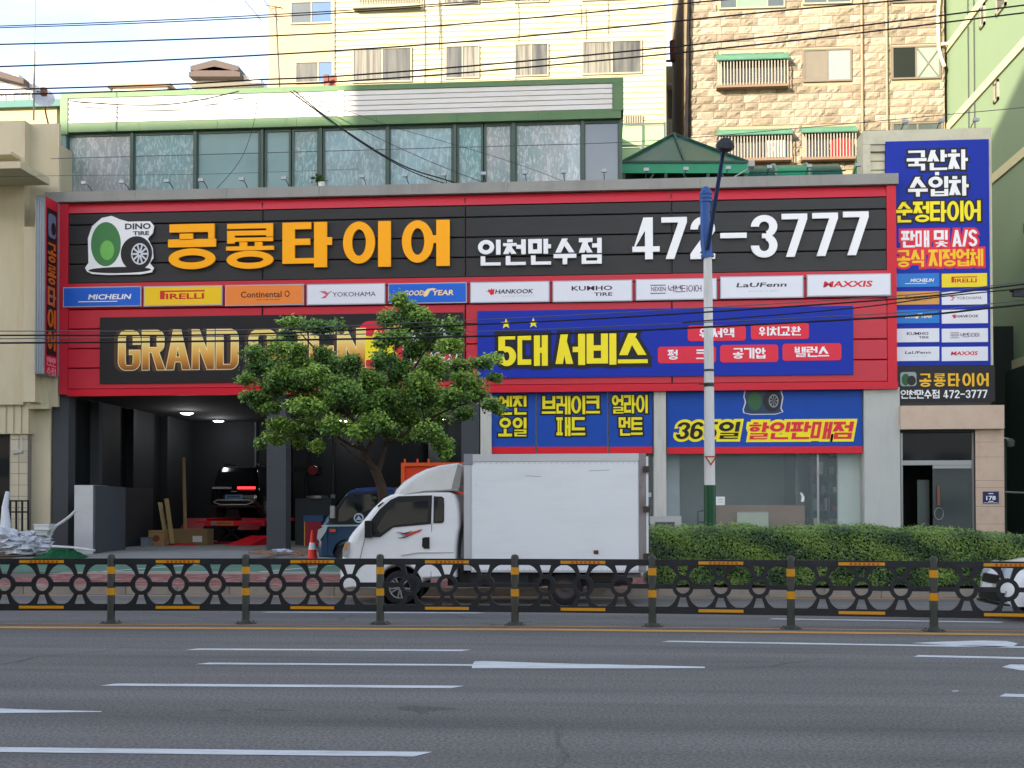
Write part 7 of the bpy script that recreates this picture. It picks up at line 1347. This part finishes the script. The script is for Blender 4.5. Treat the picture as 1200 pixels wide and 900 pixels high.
def panel_mesh(L_):
    h = L_/2; r = MB(); r.box(-h+.05, -.028, zr1-.085, h-.05, .028, zr1); r.box(-h+.05, -.028, zr0-.005, h-.05, .028, zr0+.09)
    c = [-.525, 0, .525]; cm_ = [-.79, -.2625, .2625, .79]
    def ringp(cx, cz, r0, r1, a0, a1, d, n): 
        vs = []
        for i in range(n+1):
            a = math.radians(a0+(a1-a0)*i/n)
            for rr in (r0, r1):
                for y in (-d, d): vs.append((cx+rr*math.cos(a), y, cz+rr*math.sin(a)))
        r.add(vs, [f for i in range(n) for f in ((4*i, 4*i+4, 4*i+6, 4*i+2), (4*i+1, 4*i+3, 4*i+7, 4*i+5), (4*i+2, 4*i+6, 4*i+7, 4*i+3), (4*i, 4*i+1, 4*i+5, 4*i+4))]+([] if a1-a0 >= 360 else [(0, 2, 3, 1), (4*n, 4*n+1, 4*n+3, 4*n+2)]))
    zc = (zr0+zr1)/2
    for x in c: ringp(x, zc, .095, .15, 0, 360, .022, 28)
    zt_ = zr1-.08-zc
    for x in c:
        for sx in (-1, 1):
            for sz in (-1, 1):
                pts = [(.026, .115), (.082, zt_), (.255, zt_)]+[(.2625-.205*math.sqrt(max(0, 1-(hh_/zt_)**2)), hh_) for hh_ in (zt_*.97, zt_*.9, zt_*.8, zt_*.68, zt_*.54, zt_*.4, zt_*.28)]+[(.08, .06)]
                pts = [(x+sx*u, zc+sz*v) for u, v in pts]
                if sx*sz < 0: pts.reverse()
                r.prism(pts, -.017-.0003*(sx > 0), .017+.0003*(sx > 0))
    for a, b in ((-h+.05, c[0]-.13), (c[0]+.13, c[1]-.13), (c[1]+.13, c[2]-.13), (c[2]+.13, h-.05)): r.box(a, -.014, zc-.032, b, .014, zc+.032)
    for s in (-1, 1):
        for z in (zr1-.042, zc, zr0+.04): r.box(s*(h-.12)-.06, -.034, z-.025, s*(h-.12)+.06, -.029, z+.025)
    return r
pme = None
for i, p in enumerate(pos):
    po = link_part('post', post_me, gd, (p.x-gd.location.x, p.y-gd.location.y, 0)); link_part('base_flange', base_me, po)
    for b in band_me: link_part('reflective_band', b, po)
    if i+1 < len(pos):
        q_ = pos[i+1]; c = (p+q_)/2; d = q_-p; Lk = d.length
        if pme is None:
            pme = panel_mesh(L0).mesh('panel', fm)
            st0 = MB().box(-.31, -.034, zr1-.064, .31, -.0285, zr1-.022).mesh('reflector_strip', ref); st1 = MB().box(-.31, -.034, zr0+.024, .31, -.0285, zr0+.064).mesh('reflector_strip', ref)
            mm = MB()
            for k in range(7): u = -.16+k*.06; mm.box(u, -.037, zr1-.06, u+.035, -.0335, zr1-.028); 
            mk = mm.mesh('strip_print', refd)
        po = link_part('panel', pme, gd, (c.x-gd.location.x, c.y-gd.location.y, 0)); po.rotation_euler = (0, 0, math.atan2(d.y, d.x)); po.scale = (Lk/L0, 1, 1)
        for me in (st0, st1, mk): link_part(me.name.split('.')[0], me, po)
# ---------------------------------------------------------------- lamp post
YLm = 24.4
lp = thing('street_lamp', 'tall white street lamp with a green foot and blue upper arm behind the hedge', 'street lamp', (P(832, 640, YLm).x, YLm, .13)); c = origin_of(lp)
pw_ = mat('lamp_post_white', '#d3d4ce', .45, var=.05, dirt='#8d908c', dirt_amt=.45, dirt_scale=(5, 5, .5)); gpst = mat('lamp_post_green', '#12492c', .4, var=.08); bp_ = mat('lamp_blue', '#2b5596', .4, var=.06)
z_ = lambda y: P(831, y, YLm).z
MB().tube([c, (c.x, YLm, z_(568.5))], .122, 18).build('green_foot', gpst, lp, smooth=True); MB().box(c.x-.2, YLm-.2, .13, c.x+.2, YLm+.2, .17).build('base_plate', gpst, lp)
MB().tube([(c.x, YLm, z_(568.5)), (c.x-.005, YLm, z_(430)), (c.x-.02, YLm, z_(300))], [.112, .098, .085], 18).build('pole', pw_, lp, smooth=True)
for y in (450, 434, 452): MB().tube([(c.x-.005, YLm, z_(y)-.025), (c.x-.005, YLm, z_(y)+.02)], .106, 16).build('clamp_band', armm, lp)
MB().tube([(c.x-.01, YLm-.1, z_(450)), (c.x-.22, YLm-.1, z_(450.5))], .015, 6).build('clamp_screw', armm, lp)
MB().tube([(c.x-.02, YLm, z_(302)), (c.x-.03, YLm, z_(298))], .13, 14).build('collar', bp_, lp)
MB().tube([(c.x-.03, YLm, z_(300)), (c.x-.05, YLm, z_(285)), (c.x-.07, YLm, z_(255)), (c.x-.06, YLm, z_(235)), (c.x-.05, YLm, z_(224)), (c.x-.05, YLm, z_(219))], [.10, .115, .095, .11, .115, .05], 14).build('blue_sleeve', bp_, lp, smooth=True)
for y in (227, 231.5, 236): MB().tube([(c.x-.05, YLm, z_(y)-.02), (c.x-.05, YLm, z_(y)+.02)], .13, 14).build('fin', bp_, lp)
a = P(829, 292, YLm-.1); b_ = P(847, 182, YLm-.9); MB().tube([a, a.lerp(b_, .5), b_], [.05, .045, .04], 10).build('arm', mat('arm_dark_blue', '#1c2f52', .4), lp, smooth=True)
h = P(850, 170, YLm-1.3); hd = MB().lathe([(0, .10), (.10, .10), (.17, .03), (.18, -.04), (.15, -.07), (0, -.07)], h, 'z', 22); 
hv = []; 
for x, y, z in hd.v: dy, dz_ = y-h.y, z-h.z; hv.append((h.x+(x-h.x)*1.0, h.y+dy*.8-dz_*.6, h.z+dz_*.8+dy*.75))
hd.v = hv; hd.build('lamp_head', mat('lamp_head_dark', '#1b1d20', .4), lp, smooth=True); MB().tube([b_, h], .045, 8).build('neck', mat('arm_dark_blue', '#1c2f52'), lp)
sg_ = MB(); c2 = P(833, 539, YLm-.14); sg_.prism([(c2.x-.13, c2.z+.08), (c2.x+.13, c2.z+.08), (c2.x, c2.z-.12)], c2.y-.004, c2.y); t = thing('triangle_sticker', 'small red edged triangular sticker on the lamp post above its green foot', 'sticker', c2); sg_.build('edge', mat('sticker_red', '#9c3a30', .5), t); MB().prism([(c2.x-.08, c2.z+.05), (c2.x+.08, c2.z+.05), (c2.x, c2.z-.07)], c2.y-.007, c2.y-.004).build('centre', mat('sticker_cream', '#cfc9a8', .5), t)
# ---------------------------------------------------------------- clipped hedge
random.seed(3)
hx0, hx1 = P(759, 650, 22.3).x, P(1300, 650, 22.3).x; hy0, hy1 = 22.35, 23.9
def htop(x): return 1.235-.17*max(0, min(1, (x-5.6)/2.4))+.02*math.sin(x*3.1)+.015*math.sin(x*7.7)
hg = thing('hedge', 'long clipped evergreen hedge behind the kerb on the right', 'hedge', ((hx0+hx1)/2, 23, .13))
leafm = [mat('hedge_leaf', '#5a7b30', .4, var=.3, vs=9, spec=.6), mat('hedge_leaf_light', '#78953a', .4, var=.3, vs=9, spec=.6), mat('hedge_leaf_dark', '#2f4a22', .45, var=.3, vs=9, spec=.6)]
m = MB(); nsec = 60; vs = []
for i in range(nsec+1): x = hx0+.1+(hx1-hx0-.2)*i/nsec; t_ = htop(x)-.1; vs += [(x, hy0+.1, .2), (x, hy0+.08, t_), (x, hy1-.1, t_), (x, hy1-.1, .2)]
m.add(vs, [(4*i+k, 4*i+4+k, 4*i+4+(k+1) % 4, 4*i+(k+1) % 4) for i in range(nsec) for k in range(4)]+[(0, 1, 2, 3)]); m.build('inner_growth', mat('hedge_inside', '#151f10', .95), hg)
m = MB()
def leaf(m, p, n, s, k):
    n = n.normalized(); u = n.orthogonal().normalized(); a = random.random()*6.28; v = n.cross(u); d = u*math.cos(a)+v*math.sin(a); w_ = n.cross(d); m.k = k
    m.add([p-d*s, p-w_*s*.5+n*s*.12, p+d*s, p+w_*s*.5+n*s*.12], [(0, 1, 2), (0, 2, 3)])
def clumpy(x, z): return math.sin(x*5.3+math.sin(z*7)*1.3)+math.sin(z*9.1+x*2.7)
for i in range(52000):
    x = random.uniform(hx0, hx1); r_ = random.random(); t_ = htop(x)
    if r_ < .62: z = random.uniform(.2, t_); y = hy0+random.uniform(-.05, .07)+.03*math.sin(x*6)*math.sin(z*8); n = Vector((random.gauss(0, .55), -1, random.gauss(.45, .55)))
    elif r_ < .95: y = random.uniform(hy0, hy1); z = t_+random.uniform(-.08, .045)+.02*clumpy(x, y); n = Vector((random.gauss(0, .5), random.gauss(-.2, .5), 1)); z += (random.random() < .05)*random.uniform(0, .07)
    else: x = hx0+random.uniform(-.03, .08); y = random.uniform(hy0, hy1); z = random.uniform(.2, t_); n = Vector((-1, random.gauss(0, .5), random.gauss(.3, .5)))
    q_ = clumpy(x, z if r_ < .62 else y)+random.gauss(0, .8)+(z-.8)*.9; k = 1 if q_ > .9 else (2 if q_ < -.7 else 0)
    leaf(m, Vector((x, y, z)), n, random.uniform(.016, .032), k)
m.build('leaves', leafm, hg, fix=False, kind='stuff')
m = MB()
for i in range(16):
    x = hx0+.3+i*.62; m.tube([(x, 23, .13), (x+.05, 22.9, .6), (x-.06, 22.8, 1.0)], [.025, .018, .01], 6)
m.build('stems', mat('hedge_stem', '#3b2f24', .9), hg)
struct(MB().box(3.3, KY+.16, .12, hx1, 24.1, .152), 'planting_bed', mat('soil', '#3a3026', 1, var=.3, bump=1, bs=30))
# ---------------------------------------------------------------- street tree
YTr = 24.8
tr = thing('street_tree', 'broad dark green street tree in front of the garage bays', 'tree', (P(452, 650, YTr).x, YTr, .13)); bark = mat('bark', '#3e342b', .95, var=.3, vs=8, bump=1, bs=25)
W_ = lambda x, y, dy=0: P(x, y, YTr+dy)
tk_ = MB(); tk_.tube([W_(453, 672), W_(452, 640), W_(449, 610), W_(449, 585), W_(447, 570), W_(442, 556), W_(438, 548)], [.15, .125, .115, .11, .105, .10, .095], 14); tk_.build('trunk', bark, tr, smooth=True)
brs = [([(441, 553), (432, 540), (424, 526), (418, 508), (412, 490), (400, 470), (380, 455)], .075, 0), ([(442, 556), (447, 540), (452, 520), (462, 500), (475, 480), (490, 462)], .07, .2), ([(428, 533), (438, 512), (446, 480), (455, 440), (466, 400), (472, 362)], .05, .3), ([(424, 526), (408, 520), (396, 512), (372, 500), (345, 492)], .04, -.5), ([(418, 508), (405, 480), (385, 440), (370, 410), (352, 390)], .045, .3),
       ([(452, 520), (475, 508), (500, 492), (530, 478), (560, 468)], .045, -.4), ([(475, 480), (505, 450), (530, 430), (560, 425)], .04, .5), ([(400, 470), (360, 455), (320, 445), (295, 440)], .04, -.3), ([(446, 480), (480, 440), (505, 400), (525, 380)], .035, -.5), ([(412, 490), (370, 480), (330, 470), (295, 462)], .03, .4), ([(441, 553), (428, 540), (413, 532), (400, 520), (388, 515)], .03, -.7), ([(490, 462), (500, 500), (520, 520)], .02, -.6), ([(372, 500), (345, 510), (325, 515)], .02, -.6)]
for pts, r_, dy in brs:
    m = MB(); n_ = len(pts); m.tube([W_(x, y, dy*i/(n_-1)*1.8) for i, (x, y) in enumerate(pts)], [r_*(1-.75*i/(n_-1)) for i in range(n_)], 8); m.build('branch', bark, tr, smooth=True)
pads = [(470, 350, 9, 8), (478, 363, 20, 9), (458, 372, 16, 9), (498, 370, 20, 7), (486, 380, 22, 9), (528, 384, 15, 11), (508, 388, 14, 8), (345, 378, 24, 5), (372, 382, 24, 6), (396, 380, 10, 5), (338, 391, 12, 4), (300, 412, 18, 8), (325, 406, 18, 8), (352, 408, 12, 5), (378, 413, 14, 7), (310, 428, 28, 9), (345, 424, 26, 11), (385, 426, 28, 12), (412, 424, 18, 9), (444, 398, 8, 7), (462, 393, 22, 9), (498, 402, 24, 9), (526, 404, 16, 8), (288, 443, 12, 4), (300, 463, 22, 5), (322, 452, 22, 8), (352, 447, 26, 11), (392, 452, 28, 13), (432, 446, 24, 13), (470, 432, 24, 12), (505, 428, 24, 12), (538, 428, 20, 8), (562, 424, 18, 4), (578, 419, 12, 3.5), (548, 446, 24, 9), (580, 441, 8, 3), (495, 458, 30, 14), (532, 464, 24, 9), (560, 461, 16, 6), (574, 473, 12, 5), (584, 479, 6, 3), (448, 470, 28, 14), (402, 476, 28, 11), (356, 474, 26, 8), (318, 476, 16, 5), (300, 470, 14, 4), (332, 497, 22, 7), (362, 497, 24, 8), (320, 512, 14, 5), (340, 507, 18, 6), (305, 519, 8, 3), (350, 517, 12, 4), (395, 497, 22, 9), (440, 494, 24, 10), (478, 486, 24, 10), (512, 486, 20, 9), (545, 482, 18, 6), (500, 504, 20, 9), (518, 518, 14, 9), (522, 530, 6, 5), (475, 508, 12, 6), (372, 521, 9, 5), (420, 505, 16, 6), (455, 503, 14, 6), (450, 420, 16, 9), (425, 470, 20, 10), (330, 440, 20, 10), (370, 438, 20, 10), (410, 458, 20, 10), (455, 455, 20, 12), (490, 445, 20, 10), (380, 465, 20, 7), (470, 472, 18, 8), (484, 410, 20, 9), (405, 436, 16, 9)]
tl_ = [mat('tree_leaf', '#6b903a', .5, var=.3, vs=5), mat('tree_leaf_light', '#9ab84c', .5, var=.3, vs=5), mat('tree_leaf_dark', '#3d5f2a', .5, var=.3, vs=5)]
m = MB(); random.seed(9); tw_ = MB(); sc = YTr/FPX
for (x, y, rx, ry) in pads:
    dy = random.uniform(-1.3, 1.3) if rx > 14 else random.uniform(-.7, .7); c = W_(x, y+1, dy); RX, RZ = rx*sc*1.04, ry*sc; RY = max(RX*.9, .35); tilt_ = random.uniform(-.12, .12); tone = random.gauss(0, .35)
    ry = ry*1.12; nl = int(260+rx*ry*5.4)
    spr = [(random.uniform(0, 6.28), random.uniform(.25, 1)) for _ in range(max(6, int(rx*.9)))]
    for i in range(nl):
        a, q_ = random.choice(spr); a += random.gauss(0, .10); rr = q_*random.random()**.5*1.02; 
        px_, py_ = math.cos(a)*rr, math.sin(a)*rr; zz = random.uniform(-1, 1)*math.sqrt(max(.05, 1-min(1, rr*rr)))*.9+random.gauss(0, .22); p = c+Vector((px_*RX, py_*RY, zz*RZ+px_*RX*tilt_-abs(rr)*RZ*.35))+Vector((random.gauss(0, .05), random.gauss(0, .06), random.gauss(0, .04)))
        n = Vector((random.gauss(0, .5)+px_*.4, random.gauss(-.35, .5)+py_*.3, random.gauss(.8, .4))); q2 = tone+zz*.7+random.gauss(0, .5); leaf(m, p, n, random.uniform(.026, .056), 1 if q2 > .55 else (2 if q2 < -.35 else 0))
    for a, q_ in spr[:5]: tw_.tube([c+Vector((0, 0, -RZ*.3)), c+Vector((math.cos(a)*q_*RX*.8, math.sin(a)*q_*RY*.8, -RZ*.2))], [.012, .005], 4, cap=False)
print('tree leaves', len(m.f)//2)
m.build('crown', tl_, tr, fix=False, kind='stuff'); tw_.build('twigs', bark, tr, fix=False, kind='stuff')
# ---------------------------------------------------------------- overhead cables
cab_m = mat('cable_black', '#17181b', .6); cab_g = mat('cable_grey', '#55585c', .6)
def wire(lab, pts, r, m_=cab_m, Y=23.2, ext=True, twin=None):
    if ext: (x0, y0), (x1, y1) = pts[0], pts[1]; pts = [(x0-500, y0-(y1-y0)/(x1-x0)*500*.8)]+pts; (x0, y0), (x1, y1) = pts[-2], pts[-1]; pts = pts+[(x1+500, y1+(y1-y0)/(x1-x0)*500)]
    w = [P(x, y, Y) for x, y in pts]; sm = []
    for i in range(len(w)-1):
        p0, p1, p2, p3 = w[max(i-1, 0)], w[i], w[i+1], w[min(i+2, len(w)-1)]
        for k in range(6): t = k/6; sm.append(.5*((2*p1)+(p2-p0)*t+(2*p0-5*p1+4*p2-p3)*t*t+(3*p1-p0-3*p2+p3)*t**3))
    sm.append(w[-1]); o = MB().tube(sm, r, 6, cap=False).build('overhead_cable', m_, None, loc=w[0], fix=False, smooth='all'); tag(o, lab, 'cable', 'cables strung above the street')
wire('upper strand of the topmost cable pair crossing the sky', [(0, 30.5), (200, 23), (400, 12.5), (593, -1)], .010); wire('lower strand of the topmost cable pair crossing the sky', [(0, 32.5), (200, 25.5), (400, 15), (620, -1)], .010)
wire('single cable below the topmost pair, leaving over the stone building', [(0, 52), (200, 46.5), (400, 38), (600, 23), (845, 0)], .014); wire('single cable third from the top at the left edge', [(0, 78), (200, 70), (400, 59), (600, 44), (900, 14), (1060, 0)], .015)
wire('upper cable of the lowest high pair, crossing the apartment windows', [(0, 105), (200, 99), (300, 93.5), (400, 89), (600, 73), (900, 43), (1200, 6)], .015); wire('lower cable of the lowest high pair, crossing the apartment windows', [(0, 111), (200, 105), (300, 99.5), (400, 95.5), (600, 80.5), (900, 51), (1200, 15)], .015)
wire('upper thick cable crossing the fascia over the GRAND OPEN letters', [(0, 393), (270, 392), (540, 381), (750, 370.5), (1060, 349.5), (1200, 333)], .016, Y=22.9); wire('lower thick cable crossing the fascia over the GRAND OPEN letters', [(0, 402), (270, 399.5), (540, 394.5), (750, 387), (1060, 370.5), (1200, 357)], .019, Y=22.9)
wire('thin grey messenger wire just above the upper thick cable', [(0, 388), (270, 387), (540, 375.5), (750, 365), (1060, 346), (1200, 330.5)], .009, cab_g, 22.9); wire('thin grey messenger wire just above the lower thick cable', [(0, 397), (270, 394), (540, 389), (750, 381), (1060, 366), (1200, 352)], .009, cab_g, 22.9)
wire('extra cable joining the thick cables at the right edge', [(800, 378), (1000, 361), (1100, 348), (1200, 338)], .012, Y=22.8, ext=False); wire('thin service wire crossing the tower sign high on the right', [(560, 172), (760, 165), (960, 148), (1200, 126)], .009, cab_g, 30)
wire('thin service wire crossing the left neighbour', [(-60, 209), (60, 206), (240, 204), (420, 198)], .007, cab_g, 35, ext=False)
for i, (pts, r_) in enumerate((([(340, 107), (400, 150), (470, 193), (530, 213), (600, 236)], .022), ([(344, 106), (410, 158), (480, 200), (545, 222)], .018), ([(346, 107), (420, 150), (520, 196), (640, 240)], .009), ([(350, 108), (450, 145), (600, 190), (720, 236)], .007), ([(302, 110), (296, 150), (280, 190), (250, 225)], .009))):
    wire(['thickest drop cable slanting from the roof edge across the glazed storey', 'second drop cable slanting beside the thickest one', 'thin drop wire fanning out to the right of the thick drop cables', 'thinnest drop wire reaching farthest right over the glazed storey', 'thin drop wire hanging over the plain glass pane on the left'][i], pts, r_, Y=38.5, ext=False)
wire('slack black cable sagging along the white siding band at its left end', [(82, 118), (100, 120), (150, 123), (200, 122), (240, 116), (280, 107)], .02, Y=39.3, ext=False)
bx_ = thing('cable_splice_box', 'black splice box hanging on the thick cables at the right edge', 'splice box', P(1195, 342, 22.9)); c = P(1196, 343, 22.9); MB().box(c.x-.14, c.y-.06, c.z-.07, c.x+.5, c.y+.06, c.z+.06).build('box', mat('splice_black', '#202228', .5), bx_); MB().tube([c+Vector((-.2, 0, .03)), c+Vector((.5, 0, .08))], .02, 6).build('clamp', cab_m, bx_)
